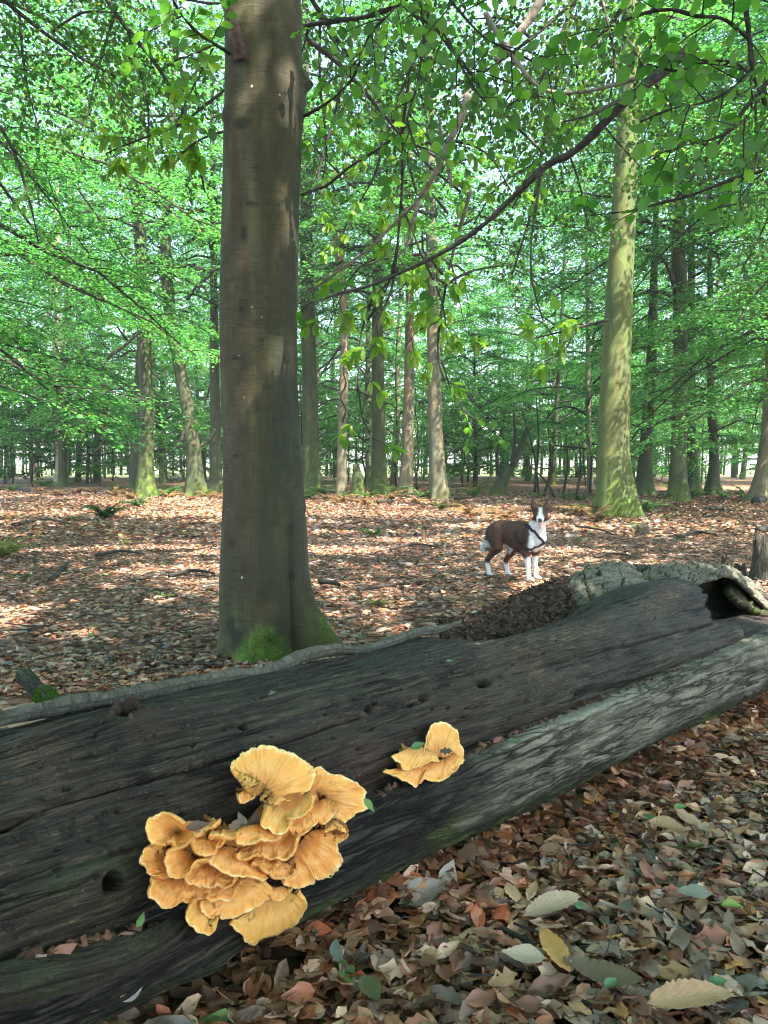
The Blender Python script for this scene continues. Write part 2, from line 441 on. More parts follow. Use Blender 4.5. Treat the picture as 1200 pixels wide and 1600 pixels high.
def mat_fungus():
    """attribute rim: 0 at the attachment, 1 at the edge"""
    m = NT('fungus_flesh')
    r = m.attr('rim').outputs['Fac']
    nz = m.noise(m.obj(), 38, 5, 0.6)
    rad = m.noise(m.uv((1.0, 3.0, 1)), 16.0, 4, 0.6, 0.6)
    f = m.math('ADD', r, m.math('ADD', m.math('MULTIPLY', m.math('SUBTRACT', nz, 0.5), 0.45), m.math('MULTIPLY', m.math('SUBTRACT', rad, 0.5), 0.22)))
    c = m.ramp(f, [(0.05, (0.32, 0.105, 0.026)), (0.3, (0.62, 0.225, 0.042)), (0.55, (0.76, 0.385, 0.13)), (0.75, (0.75, 0.31, 0.075)), (0.92, (0.82, 0.42, 0.12)), (1.03, (0.88, 0.61, 0.32))])
    y = m.attr('tint').outputs['Fac']
    c = m.mix(m.math('MULTIPLY', y, 0.7), c, m.ramp(f, [(0.2, (0.62, 0.37, 0.11)), (0.7, (0.76, 0.47, 0.13)), (0.9, (0.78, 0.40, 0.075)), (1.02, (0.86, 0.63, 0.26))]))
    sp = m.ramp(m.noise(m.obj(), 95, 3, 0.6), [(0.66, 0.0), (0.72, 0.8)])
    c = m.mix(m.math('MULTIPLY', sp, 0.5), c, (0.25, 0.1, 0.035))
    h = m.math('ADD', nz, m.math('MULTIPLY', rad, 0.45))
    b = m.bump(h, 0.6, 0.007)
    return m.principled(c, 0.62, b, 0.3, Subsurface_Weight=0.18, Subsurface_Radius=(0.02, 0.008, 0.003), Subsurface_Scale=0.5)

def mat_plain(name, c, rough=0.7, spec=0.3, nscale=20, amt=0.35, bump=0.3):
    m = NT(name)
    nz = m.noise(m.obj(), nscale, 4, 0.6)
    col = m.ramp(nz, [(0.3, tuple(x * (1 - amt) for x in c)), (0.7, tuple(min(1, x * (1 + amt)) for x in c))])
    return m.principled(col, rough, m.bump(nz, bump, 0.005), spec)

def mat_col(name, rough=0.75, nscale=60, spec=0.25, stretch=(1, 1, 1)):
    m = NT(name)
    c = m.attr('col').outputs['Color']
    nz = m.noise(m.obj(stretch), nscale, 4, 0.65)
    c = m.mix(m.ramp(nz, [(0.35, 0.45), (0.6, 0.0)]), c, m.mix(0.6, c, (0.02, 0.015, 0.01)))
    return m.principled(c, rough, m.bump(nz, 0.6, 0.006), spec)

M_LEAF = mat_green_attr('foliage', 0.5)
M_LEAFO = mat_green_obj('beech_leaf', [(0.0, (0.03, 0.10, 0.028)), (0.4, (0.05, 0.15, 0.036)), (0.75, (0.08, 0.2, 0.04)), (1.0, (0.12, 0.25, 0.04))])
M_LEAFC = mat_green_obj('chestnut_leaf', [(0.0, (0.07, 0.17, 0.025)), (0.5, (0.11, 0.23, 0.035)), (0.9, (0.16, 0.27, 0.04)), (1.0, (0.22, 0.25, 0.05))])
M_LIT = mat_litter('leaf_litter')
M_LITO = mat_litter('fallen_leaf', True)
M_GROUND = mat_ground()
M_WOOD = mat_dark_wood()
M_LBARK = mat_log_bark()
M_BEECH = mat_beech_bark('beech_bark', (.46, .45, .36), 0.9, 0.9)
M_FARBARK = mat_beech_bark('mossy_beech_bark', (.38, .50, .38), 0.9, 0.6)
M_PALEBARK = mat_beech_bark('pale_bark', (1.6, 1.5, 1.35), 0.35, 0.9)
M_TWIG = mat_twig()
M_PTWIG = mat_twig('pale_twig_bark', (0.09, 0.075, 0.06), (0.24, 0.21, 0.17))
M_FUNGUS = mat_fungus()
M_MOSS = mat_col('moss', 0.9, 90)
M_SUNBARK = mat_beech_bark('sunlit_green_bark', (.72, .95, .52), 1.0, 0.5)  # mossy green bark, tone raised: sunlight put into the colour
M_BOUGH = mat_twig('bough_bark', (.022, .02, .017), (.075, .07, .06))
def mat_stem():
    m = NT('stem_bark')
    rg = m.noise(m.uv((70, 22, 1)), 1.0, 6, 0.7, 1.2); bg_ = m.noise(m.uv((14, 18, 1)), 1.0, 4, 0.6)
    c = m.ramp(rg, [(0.3, (0.035, 0.03, 0.025)), (0.48, (0.115, 0.105, 0.085)), (0.7, (0.20, 0.185, 0.15))])
    c = m.mix(m.ramp(bg_, [(0.4, 0.5), (0.6, 0.0)]), c, (0.055, 0.055, 0.04))
    return m.principled(c, 0.85, m.bump(rg, 1.0, 0.012), 0.2)
M_STEM = mat_stem()
def mat_plate():
    """pale cracked wood of the old shell"""
    m = NT('pale_rotten_wood')
    jt = m.n('SeparateColor', {0: m.attr('mask').outputs['Color']}).outputs[2]
    g = m.noise(m.uv((5, 70, 1)), 1.0, 6, 0.7, 0.6); b_ = m.noise(m.uv((4, 7, 1)), 1.0, 4, 0.6); f = m.noise(m.uv((40, 60, 1)), 1.0, 4, 0.65)
    c = m.ramp(g, [(0.28, (0.035, 0.03, 0.023)), (0.42, (0.12, 0.11, 0.085)), (0.58, (0.21, 0.20, 0.155)), (0.75, (0.31, 0.3, 0.24))])
    c = m.mix(m.ramp(b_, [(0.45, 0.0), (0.65, 0.7)]), c, m.mix(1.0, c, (0.75, 0.9, 0.72), 'MULTIPLY'))
    c = m.mix(m.ramp(f, [(0.34, 0.7), (0.5, 0.0)]), c, (0.04, 0.03, 0.022))
    c = m.mix(jt, c, (0.02, 0.014, 0.01))
    return m.principled(c, 0.85, m.bump(m.math('ADD', g, f), 1.0, 0.012), 0.2)
M_PLATE = mat_plate()
# ------------------------------------------------------------------ ground
A_LOG = math.radians(43)
LU = np.array([math.cos(A_LOG), math.sin(A_LOG)])
LN = np.array([-math.sin(A_LOG), math.cos(A_LOG)])
LS0, LZ0, LR = 1.682, 0.333, 0.333

def to_ts(x, y):
    return x * LU[0] + y * LU[1], x * LN[0] + y * LN[1]

def ground_z(x, y):
    x = np.asarray(x, float); y = np.asarray(y, float)
    d = np.hypot(x, y)
    z = 0.022 * fbm(x * 1.7, y * 1.7, 0.3, 3, 11) + 0.14 * sstep(9, 24, d) * fbm(x * 0.14, y * 0.14, 2.1, 3, 12)
    return z

gx = np.concatenate([-np.geomspace(260, 6, 34), np.linspace(-5.8, 5.8, 120), np.geomspace(6, 260, 34)])
gy = np.concatenate([np.linspace(-40, -1, 14), np.linspace(-0.5, 11.5, 130), np.geomspace(11.7, 600, 60)])
GX, GY = np.meshgrid(gx, gy)
gv = np.stack([GX, GY, ground_z(GX, GY) - 0.004], -1).reshape(-1, 3)
ground = obj('ground', mesh_np('ground', gv, grid_faces(len(gy), len(gx))), M_GROUND)
tag(ground, kind='structure')

# ------------------------------------------------------------------ fallen log
def log_world(t, s, z):
    return np.stack([t * LU[0] + s * LN[0], t * LU[1] + s * LN[1], z], -1)

def log_hit(px, py, r=LR):
    """pixel -> (t, phi in degrees) on the log's cylinder"""
    d = ray(px, py)
    ds, dt, dz = d[0] * LN[0] + d[1] * LN[1], d[0] * LU[0] + d[1] * LU[1], d[2]
    a = ds * ds + dz * dz; h = CAM_H - LZ0
    b = -2 * ds * LS0 + 2 * dz * h; c = LS0 ** 2 + h * h - r * r
    q = b * b - 4 * a * c
    k = (-b - math.sqrt(max(q, 0))) / (2 * a)
    s, z = k * ds - LS0, CAM_H + k * dz - LZ0
    return k * dt, math.degrees(math.atan2(z, -s))

def log_pt(px, py, out=0.0):
    t, f = log_hit(px, py); f = math.radians(f)
    return log_world(np.array(t), np.array(LS0 - (LR + out) * math.cos(f)), np.array(LZ0 + (LR + out) * math.sin(f)))

def log_normal(px, py):
    t, f = log_hit(px, py); f = math.radians(f)
    return np.array([-math.cos(f) * LN[0], -math.cos(f) * LN[1], math.sin(f)])

def seg_dist(T, A, pts):
    """distance in (t, arc) metres to a polyline, and position along it 0..1"""
    D = np.full(T.shape, 9.0)
    for (t0, a0), (t1, a1) in zip(pts[:-1], pts[1:]):
        vx, vy = t1 - t0, a1 - a0; L2 = vx * vx + vy * vy + 1e-12
        k = np.clip(((T - t0) * vx + (A - a0) * vy) / L2, 0, 1)
        D = np.minimum(D, np.hypot(T - t0 - k * vx, A - a0 - k * vy))
    return D

def tarc(px, py):
    t, f = log_hit(px, py)
    return (t, math.radians(f) * LR)

# rows in phi (deg), columns in t
phi = np.concatenate([np.linspace(-14, 0, 16)[:-1], np.linspace(0, 112, 250), np.linspace(112, 235, 40)[1:]])
ends = sorted([(log_hit(x, y)[1], log_hit(x, y)[0]) for x, y in [(1164, 1012), (1166, 998), (1152, 980), (1115, 972), (1106, 950), (1100, 928), (1088, 912)]])
ef = np.array([-20] + [e[0] for e in ends] + [115, 240]); et = np.array([ends[0][1] - 0.02] + [e[1] for e in ends] + [ends[-1][1] + 0.1, ends[-1][1] + 0.2])
tend = np.interp(phi, ef, et) + 0.045 * fbm(phi * 0.16, 0.5, 0, 4, 21) + 0.022 * np.abs(fbm(phi * 0.9, 0.5, 0, 3, 22)) + .012 * fbm(phi * 2.5, .3, 0, 2, 23)
NT_ = 700
w = np.linspace(0, 1, NT_) ** 1.15
T0 = 0.02
TT = T0 + w[None, :] * (tend[:, None] - T0)
PH = np.repeat(phi[:, None], NT_, 1)
AR = np.radians(PH) * LR
taper = 1 - 0.0 * TT
R = LR - 0.006 + 0.014 * fbm(TT * 1.3, AR * 3.0, 1.0, 3, 31)
R += 0.010 * fbm(TT * 2.2, AR * 16, 2.0, 4, 32) + 0.0075 * (1 - 2 * np.abs(fbm(TT * 3.0, AR * 48, 3.0, 4, 33)))
R += 0.0036 * fbm(TT * 9, AR * 130, 4.0, 2, 34)
# top sits a little lower at the back; recess above the bark's lip
R -= .026 * sstep(55, 95, PH) * (1 - sstep(2.2, 3.0, TT)) + .010 * sstep(55, 95, PH)
R -= .035 * (1 - sstep(9, 20, PH)) * sstep(.9, 1.6, TT)
# top worn away between the big tree and the break
te0, te1, te2, te3 = log_hit(690, 985)[0], log_hit(800, 985)[0], log_hit(940, 960)[0], log_hit(1035, 920)[0]
er = sstep(te0, te1, TT) * (1 - sstep(te2, te3, TT))
R -= er * 0.085 * sstep(58, 100, PH) * (1 + 0.4 * fbm(TT * 5, AR * 9, 5.0, 3, 35))
# raised splinter crest near the break
cr = seg_dist(TT, AR, [tarc(930, 965), tarc(985, 945), tarc(1050, 915)])
R += 0.022 * np.exp(-(cr / 0.05) ** 2) * (1 + 0.5 * fbm(TT * 8, AR * 60, 1, 3, 36))
mask = np.zeros(TT.shape + (3,))
# long drying cracks
def crack(pix, depth, wid):
    global R
    pts = [tarc(*p) for p in pix]
    d = seg_dist(TT, AR + 0.006 * fbm(TT * 9, 0.3, 0, 3, 37), pts)
    R = R - depth * np.exp(-(d / wid) ** 2)
crack([(0, 1296), (60, 1266), (130, 1243), (240, 1214), (360, 1183), (470, 1150), (560, 1118)], 0.022, 0.0045)
crack([(800, 1052), (880, 1035), (960, 1013), (1040, 993), (1112, 975)], 0.016, 0.004)
crack([(900, 1085), (980, 1068), (1060, 1047), (1130, 1022), (1165, 1000)], 0.03, 0.009)
crack([(0, 1200), (150, 1180), (300, 1150)], 0.008, 0.004)
crack([(380, 1140), (520, 1100), (700, 1060), (850, 1020)], 0.008, 0.004)
crack([(20, 1385), (120, 1350), (200, 1330)], 0.012, 0.006)
crack([(560, 1180), (680, 1140), (820, 1095)], 0.012, 0.005)
# insect holes and knots
def dent(px, py, rad, depth, el=1.6):
    global R
    t, a = tarc(px, py)
    q = (((TT - t) / (rad * el)) ** 2 + ((AR - a) / rad) ** 2) * (1 + .7 * fbm(TT * 55, AR * 55, 3.3, 3, 57))
    R = R - depth * np.exp(-q ** 2)
def knob(px, py, rad, h, el=1.8):
    global R
    t, a = tarc(px, py)
    R = R + h * np.exp(-(((TT - t) / (rad * el)) ** 2 + ((AR - a) / rad) ** 2))
for (x, y, r_, d_) in [(575, 1108, .008, .03), (660, 1091, .009, .035), (755, 1068, .013, .04), (378, 1136, .006, .02), (585, 1100, .005, .02), (640, 1102, .006, .02), (455, 1235, .007, .012), (20, 1300, .02, .01), (1035, 1035, .006, .015), (560, 1170, .004, .02)]:
    dent(x, y, r_, d_)
knob(165, 1375, .065, .045); dent(162, 1378, .015, .08, 1.1); knob(120, 1362, .04, .02)
knob(185, 1125, .06, .03, 2.4); dent(196, 1118, .02, .08, 1.3)
knob(60, 1140, .05, .014, 3.0)
rk = rs(5)
for i in range(130):
    x, y = rk.uniform(0, 1100), rk.uniform(0, 1)
    yy = 1120 - 0.2 * x + y * (330 - 0.25 * x)
    dent(x, yy, rk.uniform(.0025, .005), rk.uniform(.006, .015), rk.uniform(1, 2))
# masks: straw fibre, moss, red rot
def blob(pix, rad, amp, k):
    d = seg_dist(TT, AR + 0.03 * fbm(TT * 4, AR * 12, 0, 3, 38), [tarc(*p) for p in pix])
    mask[..., k] = np.maximum(mask[..., k], amp * np.exp(-(d / rad) ** 2))
blob([(760, 1010), (850, 1003), (930, 983)], .06, 1.0, 0)
blob([(860, 1000), (920, 985)], .05, .8, 0)
blob([(1010, 955), (1060, 930)], .05, .8, 0)
blob([(850, 1078), (895, 1066)], .02, .9, 0)
blob([(1040, 1020), (1060, 1010)], .03, .5, 0)
blob([(700, 1105), (860, 1060)], .09, .28, 0)
blob([(190, 1105), (215, 1125), (240, 1135)], .03, .5, 2)
blob([(480, 1030), (560, 1012)], .03, .7, 2)
blob([(250, 1290), (520, 1200), (700, 1150)], .07, .35, 2)
blob([(100, 1385), (150, 1370)], .035, .45, 1)
blob([(600, 1005), (700, 985)], .03, .4, 0)
s_ = LS0 - R * np.cos(np.radians(PH)); z_ = LZ0 + R * np.sin(np.radians(PH))
V0 = log_world(TT, s_, z_)
# broken end: lip, then the inside wall running back into the dark
rows = [V0]; mk = [mask]; uvs = [np.stack([TT, AR], -1)]
for k, (dr, back) in enumerate([(0.012, -0.008), (0.04, 0.004), (0.055, 0.06), (0.06, 0.5)]):
    te = TT[:, -1] - back + 0.008 * fbm(phi * 0.9, k, 0, 3, 39); re = R[:, -1] - dr + 0.008 * fbm(phi * 0.3, k + .5, 0, 3, 40)
    rows.append(log_world(te, LS0 - re * np.cos(np.radians(phi)), LZ0 + re * np.sin(np.radians(phi)))[:, None])
    mk.append(np.tile(np.array([0.0, 0.25 if k > 1 else 0, 0.5]), (len(phi), 1, 1))); uvs.append(np.stack([te + .01 * k, AR[:, -1]], -1)[:, None])
Vw = np.concatenate(rows, 1); Mw = np.concatenate(mk, 1); Uw = np.concatenate(uvs, 1)
nr, nc = Vw.shape[:2]
LOG = empty('fallen_log', log_world(np.array(2.2), np.array(LS0), np.array(0.0)), 'huge dark rotting log lying across the foreground with a hollow far end', 'log')
LOC = np.array(LOG.location)
wood = obj('bare_wood', mesh_np('bare_wood', Vw.reshape(-1, 3) - LOC, grid_faces(nr, nc)[:, ::-1], uv=Uw.reshape(-1, 2), cols={'mask': Mw.reshape(-1, 3)}), M_WOOD, LOG)

# bark shell along the lower near side: its upper lip stands proud of the bare wood
bt = np.linspace(0.02, 6.2, 700)
cph = np.interp(bt, [0.2, 0.75, 1.3, 1.9, 3.0, 6.2], [-3, -3, 9, 11, 12, 13])      # lip height in degrees
kk = np.concatenate([[-0.10, -0.055, -0.02], np.linspace(0, 1, 96)])                   # <0: lip turned inward
BT, KK = np.meshgrid(bt, kk)
LIP = cph[None] + 1.2 * fbm(bt * 3, 0, 0, 3, 41)[None] + 0.8 * fbm(bt * 11, 0, 0, 3, 42)[None]
PB = np.where(KK < 0, LIP - KK * 40, LIP - KK * (LIP + 72))
AB = np.radians(PB) * LR
thick = np.interp(bt, [0.2, 0.9, 1.5, 2.2, 6], [0.014, 0.016, 0.034, 0.046, 0.05])[None]
RB = LR + thick * (1 - sstep(0.1, 0.75, KK)) - 0.004
RB = RB + 0.02 * fbm(BT * 1.4, AB * 4, 0, 3, 43) * sstep(0, .2, KK) + 0.012 * (1 - 2 * np.abs(fbm(BT * 3.4, AB * 24, 1.0, 5, 44))) + 0.004 * fbm(BT * 20, AB * 60, 2, 3, 45)
RB = np.where(KK < 0, LR + thick * (1 + KK * 16) + 0.004 * fbm(BT * 14, KK * 20, 0, 2, 46), RB)
# flatten a hollow under the big fungus and lift a root-like ridge at bottom left
g0 = seg_dist(BT, AB, [tarc(60, 1570), tarc(200, 1530), tarc(330, 1500)])
RB = RB + 0.02 * np.exp(-(g0 / .045) ** 2)
MB_ = np.zeros(BT.shape + (3,))
tp0, tp1 = log_hit(640, 1270)[0], log_hit(800, 1190)[0]
nb = fbm(BT * 2.2, AB * 7, 0, 4, 47)
MB_[..., 0] = np.clip(sstep(tp0, tp1, BT + 0.25 * nb) * (1 - sstep(-16, -34, PB + 9 * nb)) , 0, 1)
MB_[..., 1] = np.clip(sstep(-20, -42, PB + 10 * nb) * 1.1, 0, 1) * (0.35 + 0.65 * sstep(0.9, 1.4, BT)) * (1 - 0.5 * sstep(3.2, 4.0, BT))
mk_g = seg_dist(BT, AB, [tarc(680, 1300), tarc(720, 1285)]); MB_[..., 1] = np.maximum(MB_[..., 1], np.exp(-(mk_g / .05) ** 2))
sB = LS0 - RB * np.cos(np.radians(PB)); zB = LZ0 + RB * np.sin(np.radians(PB))
VB = log_world(BT, sB, np.maximum(zB, -0.03))
obj('bark_shell', mesh_np('bark_shell', VB.reshape(-1, 3) - LOC, grid_faces(*VB.shape[:2]), uv=np.stack([BT, AB], -1).reshape(-1, 2), cols={'mask': MB_.reshape(-1, 3)}), M_LBARK, LOG)

# root-like ledge at the lower left
lp = [log_pt(-60, 1548, .012), log_pt(40, 1518, .026), log_pt(150, 1486, .034), log_pt(230, 1458, .024), log_pt(300, 1430, -.01)]
lp = smooth_path(lp, 60)
ln_ = 28
LV, LF, LT = tube(lp, np.interp(np.linspace(0, 1, 60), [0, .5, .85, 1], [.036, .034, .026, .012]), ln_)
k0 = len(lp) * ln_
uvL = np.concatenate([np.stack([np.repeat(np.linspace(0, 0.6, 60), ln_), np.tile(np.arange(ln_) / ln_ * .25, 60)], -1), [[0, 0], [0, 0]]])
LV[:k0] += (nrm(LV[:k0] - np.repeat(lp, ln_, 0)).T * (0.008 * fbm(uvL[:k0, 0] * 9, uvL[:k0, 1] * 40, 0, 3, 50))).T
obj('root_ridge', mesh_np('root_ridge', LV - LOC, LF, LT, uv=uvL, cols={'mask': np.tile([0, .35, 0], (len(LV), 1))}), M_WOOD, LOG)

# broken knot collar standing up near the top edge
def collar(px, py, rad, hgt, seed, lean=(0, 0, 0)):
    c = log_pt(px, py, -.01); n_ = nrm(log_normal(px, py) + np.array(lean))
    a = nrm(np.cross(n_, np.array([LU[0], LU[1], 0]))); b = np.cross(n_, a)
    th = np.linspace(0, 2 * math.pi, 40, endpoint=False)
    prof = [(1.9, 0.0), (1.35, .3), (1.05, .7), (.9, 1.0), (.7, .95), (.55, .5), (.4, -.3), (.1, -.6)]
    Vc = []
    top = 0.65 + 0.5 * fbm(np.cos(th) * 1.4 + 3, np.sin(th) * 1.4, seed, 3, 51)
    for rr, hh in prof:
        q = rr * (1 + .16 * fbm(np.cos(th) * 2, np.sin(th) * 2 + rr * 2, seed, 3, 52))
        hx = hh * (top if hh > 0 else 1)
        Vc.append(c + (q * np.cos(th))[:, None] * rad * a + (q * np.sin(th))[:, None] * rad * b * 1.35 + (hx * hgt * np.ones(40))[:, None] * n_)
    Vc = np.concatenate(Vc)
    u = np.stack([np.tile(th * .03, 8), np.repeat(np.arange(8) * .012, 40)], -1)
    obj('knot', mesh_np('knot', Vc - LOC, grid_faces(8, 40, True), uv=u[:, ::-1], cols={'mask': np.tile([.25, 0, .55], (len(Vc), 1))}), M_WOOD, LOG)
collar(196, 1122, .027, .05, 1.0, (0, 0, .4))

# back wall: plates of old shell standing behind the worn top, then the arch over the hollow
def blocks(a, b, seed, amp, UU, VV):
    """cracked cubes of rotting wood: each cell its own height and tilt, deep joints between"""
    a = a + .5 * vnoise(UU * 3, VV * 3, seed, 68) + .10 * fbm(UU * 22, VV * 22, seed, 3, 68); b = b + .3 * vnoise(UU * 3, VV * 3, seed + 5, 69) + .10 * fbm(UU * 22, VV * 22, seed + 5, 3, 69)
    ia, ib = np.floor(a), np.floor(b); f1 = np.full(a.shape, 9.0); f2 = f1.copy(); hh = np.zeros(a.shape)
    for da in (-1, 0, 1):
        for db_ in (-1, 0, 1):
            ca, cb = ia + da, ib + db_
            jx = ca + .5 + .30 * vnoise(ca * 1.73 + .31, cb * 2.17 + .7, seed + .5, 7); jy = cb + .5 + .30 * vnoise(ca * 2.31 + .9, cb * 1.37 + .2, seed + .5, 8)
            d = np.maximum(np.abs(a - jx), np.abs(b - jy)) + .06 * np.hypot(a - jx, b - jy)
            hv_ = vnoise(ca * 3.1 + .5, cb * 2.7 + .4, seed + .5, 9) + .8 * (a - jx) * vnoise(ca * 1.9 + .3, cb * 3.3 + .1, seed, 10)
            m = d < f1
            f2 = np.where(m, f1, np.minimum(f2, d)); hh = np.where(m, hv_, hh); f1 = np.where(m, d, f1)
    e = np.clip((f2 - f1) / .16, 0, 1)
    global JOINT
    JOINT = (1 - e) ** 1.2
    return amp * (1.3 * hh - 1.9 * (1 - e) ** 1.5 + .5 * fbm(UU * 40, VV * 60, seed, 3, 70))

RAG = .009
JOINT = None
def sheet(name, cols_pts, nu, nv, mat, seed, amp, uvscale=1.0, maskc=(0, 0, 0), thick=0.03, mode=0):
    """lofted sheet through columns of world points; closed by an offset underside"""
    C = np.array([smooth_path(c, nv) for c in cols_pts])
    S = np.stack([smooth_path(C[:, j], nu) for j in range(nv)], 1)            # (nu,nv,3)
    for ax_i in range(3):
        S[..., ax_i] += RAG * (fbm(S[..., 0] * 9, S[..., 1] * 9 + ax_i * 5, S[..., 2] * 9, 3, 58 + ax_i) + .5 * fbm(S[..., 0] * 34, S[..., 1] * 34 + ax_i * 5, S[..., 2] * 34, 2, 88 + ax_i))
    du = np.gradient(S, axis=0); dv = np.gradient(S, axis=1)
    N = nrm(np.cross(du, dv))
    if N[..., 2].mean() < 0: N = -N
    U_ = np.cumsum(np.linalg.norm(du, axis=-1).mean(1)); V_ = np.cumsum(np.linalg.norm(dv, axis=-1).mean(0))
    UU, VV = np.meshgrid(U_, V_, indexing='ij')
    if mode == 1:   # blocky cracked plates: vertical checks across the grain
        disp = blocks(UU * 6, VV * 17, seed, amp, UU, VV)
        blk = np.minimum(np.abs(fbm(UU * 11, VV * 4, seed, 2, 61)), np.abs(fbm(UU * 4, VV * 15, seed + 3, 2, 62)))
    elif mode == 2:
        disp = amp * (1.4 * fbm(UU * 5, VV * 7, seed, 3, 63) + 1.1 * (.5 - np.abs(fbm(UU * 14, VV * 12, seed, 4, 66))) + .7 * fbm(UU * 40, VV * 34, seed, 3, 67))
    else:
        disp = amp * (fbm(UU * 5, VV * 8, seed, 4, 63) + 0.8 * fbm(UU * 5, VV * 50, seed, 3, 64))
    top = S + N * disp[..., None]; bot = S - N * thick
    edge = np.ones(S.shape[:2]); 
    n = nu * nv
    Vv = np.concatenate([top.reshape(-1, 3), bot.reshape(-1, 3)])
    F = grid_faces(nu, nv); Q = [F, F[:, ::-1] + n]
    ii = np.arange(nu - 1) * nv; jj = np.arange(nv - 1)
    for (p, q) in ((ii, ii + nv), (ii + nv + nv - 1, ii + nv - 1), (jj + 1, jj), ((nu - 1) * nv + jj, (nu - 1) * nv + jj + 1)):
        Q.append(np.stack([p, q, q + n, p + n], -1))
    uv = np.tile(np.stack([UU, VV], -1).reshape(-1, 2) * uvscale, (2, 1))
    mk_ = np.tile(np.asarray(maskc, float), (2 * n, 1))
    if mode == 1: mk_[:n, 2] = np.maximum(mk_[:n, 2], JOINT.ravel())
    return obj(name, mesh_np(name, Vv - LOC, np.vstack(Q), uv=uv, cols={'mask': mk_}), mat, LOG)

def PS(px, py, s):
    """pixel -> world point on the vertical plane at distance s across the log"""
    d = ray(px, py); k = s / (d[0] * LN[0] + d[1] * LN[1])
    return EYE + d * k

# cracked grey plate, its twin to the right, and the arch
sheet('shell_plate', [[PS(858, 925, 2.26), PS(858, 935, 2.12), PS(880, 975, 1.96), PS(905, 1000, 1.86)],
                      [PS(905, 893, 2.26), PS(903, 900, 2.16), PS(915, 945, 2.0), PS(930, 985, 1.88)],
                      [PS(962, 876, 2.28), PS(950, 890, 2.16), PS(965, 930, 1.98), PS(985, 968, 1.88)],
                      [PS(1000, 892, 2.28), PS(1002, 900, 2.14), PS(1010, 925, 1.98), PS(1022, 960, 1.88)]], 110, 85, M_PLATE, 2.0, 0.016, 1.0, (0.95, 0.12, 0), 0.035, 1)
sheet('shell_plate', [[PS(1000, 894, 2.30), PS(1000, 908, 2.14), PS(1008, 930, 1.98), PS(1014, 950, 1.90)],
                      [PS(1040, 879, 2.34), PS(1040, 890, 2.18), PS(1042, 910, 2.02), PS(1046, 930, 1.92)],
                      [PS(1090, 879, 2.36), PS(1088, 886, 2.2), PS(1085, 897, 2.08), PS(1082, 912, 1.98)],
                      [PS(1140, 884, 2.42), PS(1136, 887, 2.3), PS(1128, 893, 2.18), PS(1118, 900, 2.1)]], 110, 75, M_PLATE, 5.0, 0.012, 1.0, (1.0, 0.1, 0), 0.03, 1)
sheet('hollow_arch', [[PS(1105, 888, 2.42), PS(1100, 894, 2.25), PS(1094, 903, 2.08)],
                      [PS(1140, 884, 2.42), PS(1142, 890, 2.3), PS(1140, 898, 2.2)],
                      [PS(1172, 905, 2.42), PS(1172, 912, 2.32), PS(1170, 920, 2.24)],
                      [PS(1215, 943, 2.42), PS(1215, 950, 2.34), PS(1214, 958, 2.26)],
                      [PS(1290, 975, 2.42), PS(1290, 985, 2.34), PS(1290, 995, 2.26)]], 110, 50, M_PLATE, 8.0, 0.010, 1.0, (0.55, 0.3, 0), 0.03, 1)
# far wall of the hollow, mossy, and the rotten floor inside
sheet('hollow_wall', [[PS(1075, 900, 2.44), PS(1075, 940, 2.46), PS(1078, 1000, 2.36)],
                      [PS(1120, 892, 2.5), PS(1125, 940, 2.52), PS(1128, 1000, 2.4)],
                      [PS(1165, 905, 2.52), PS(1175, 950, 2.54), PS(1180, 1005, 2.42)],
                      [PS(1220, 940, 2.55), PS(1230, 970, 2.55), PS(1240, 1010, 2.42)],
                      [PS(1320, 975, 2.6), PS(1330, 990, 2.6), PS(1340, 1010, 2.5)]], 60, 50, M_WOOD, 3.0, 0.02, 1.0, (0, .9, 0), 0.04, 0)
sheet('moss_ridge', [[PS(1138, 905, 2.4), PS(1140, 912, 2.34), PS(1140, 922, 2.3)],
                     [PS(1165, 928, 2.4), PS(1167, 936, 2.32), PS(1166, 946, 2.26)],
                     [PS(1205, 948, 2.4), PS(1207, 954, 2.3), PS(1206, 962, 2.24)],
                     [PS(1260, 968, 2.4), PS(1262, 974, 2.3), PS(1262, 982, 2.24)]], 90, 40, M_WOOD, 6.0, 0.022, 1.0, (0.1, 1.0, 0), 0.05, 2)
sheet('rotten_floor', [[PS(1060, 975, 2.2), PS(1080, 985, 1.95), PS(1090, 1010, 1.7)],
                       [PS(1130, 968, 2.25), PS(1145, 980, 2.0), PS(1165, 1010, 1.72)],
                       [PS(1170, 962, 2.3), PS(1195, 975, 2.0), PS(1210, 990, 1.75)],
                       [PS(1260, 962, 2.35), PS(1280, 970, 2.05), PS(1290, 980, 1.8)]], 60, 40, M_WOOD, 4.0, 0.015, 1.0, (.35, 0, .6), 0.06, 0)
sheet('split_slab', [[PS(1090, 1045, 1.52), PS(1085, 1068, 1.44)], [PS(1130, 1020, 1.56), PS(1140, 1045, 1.42)],
                     [PS(1168, 1002, 1.58), PS(1180, 1035, 1.40)], [PS(1215, 975, 1.6), PS(1225, 1020, 1.4)], [PS(1300, 940, 1.65), PS(1310, 985, 1.42)]], 90, 45, M_PLATE, 7.0, 0.010, 1.0, (0.75, 0.1, 0), 0.05, 0)
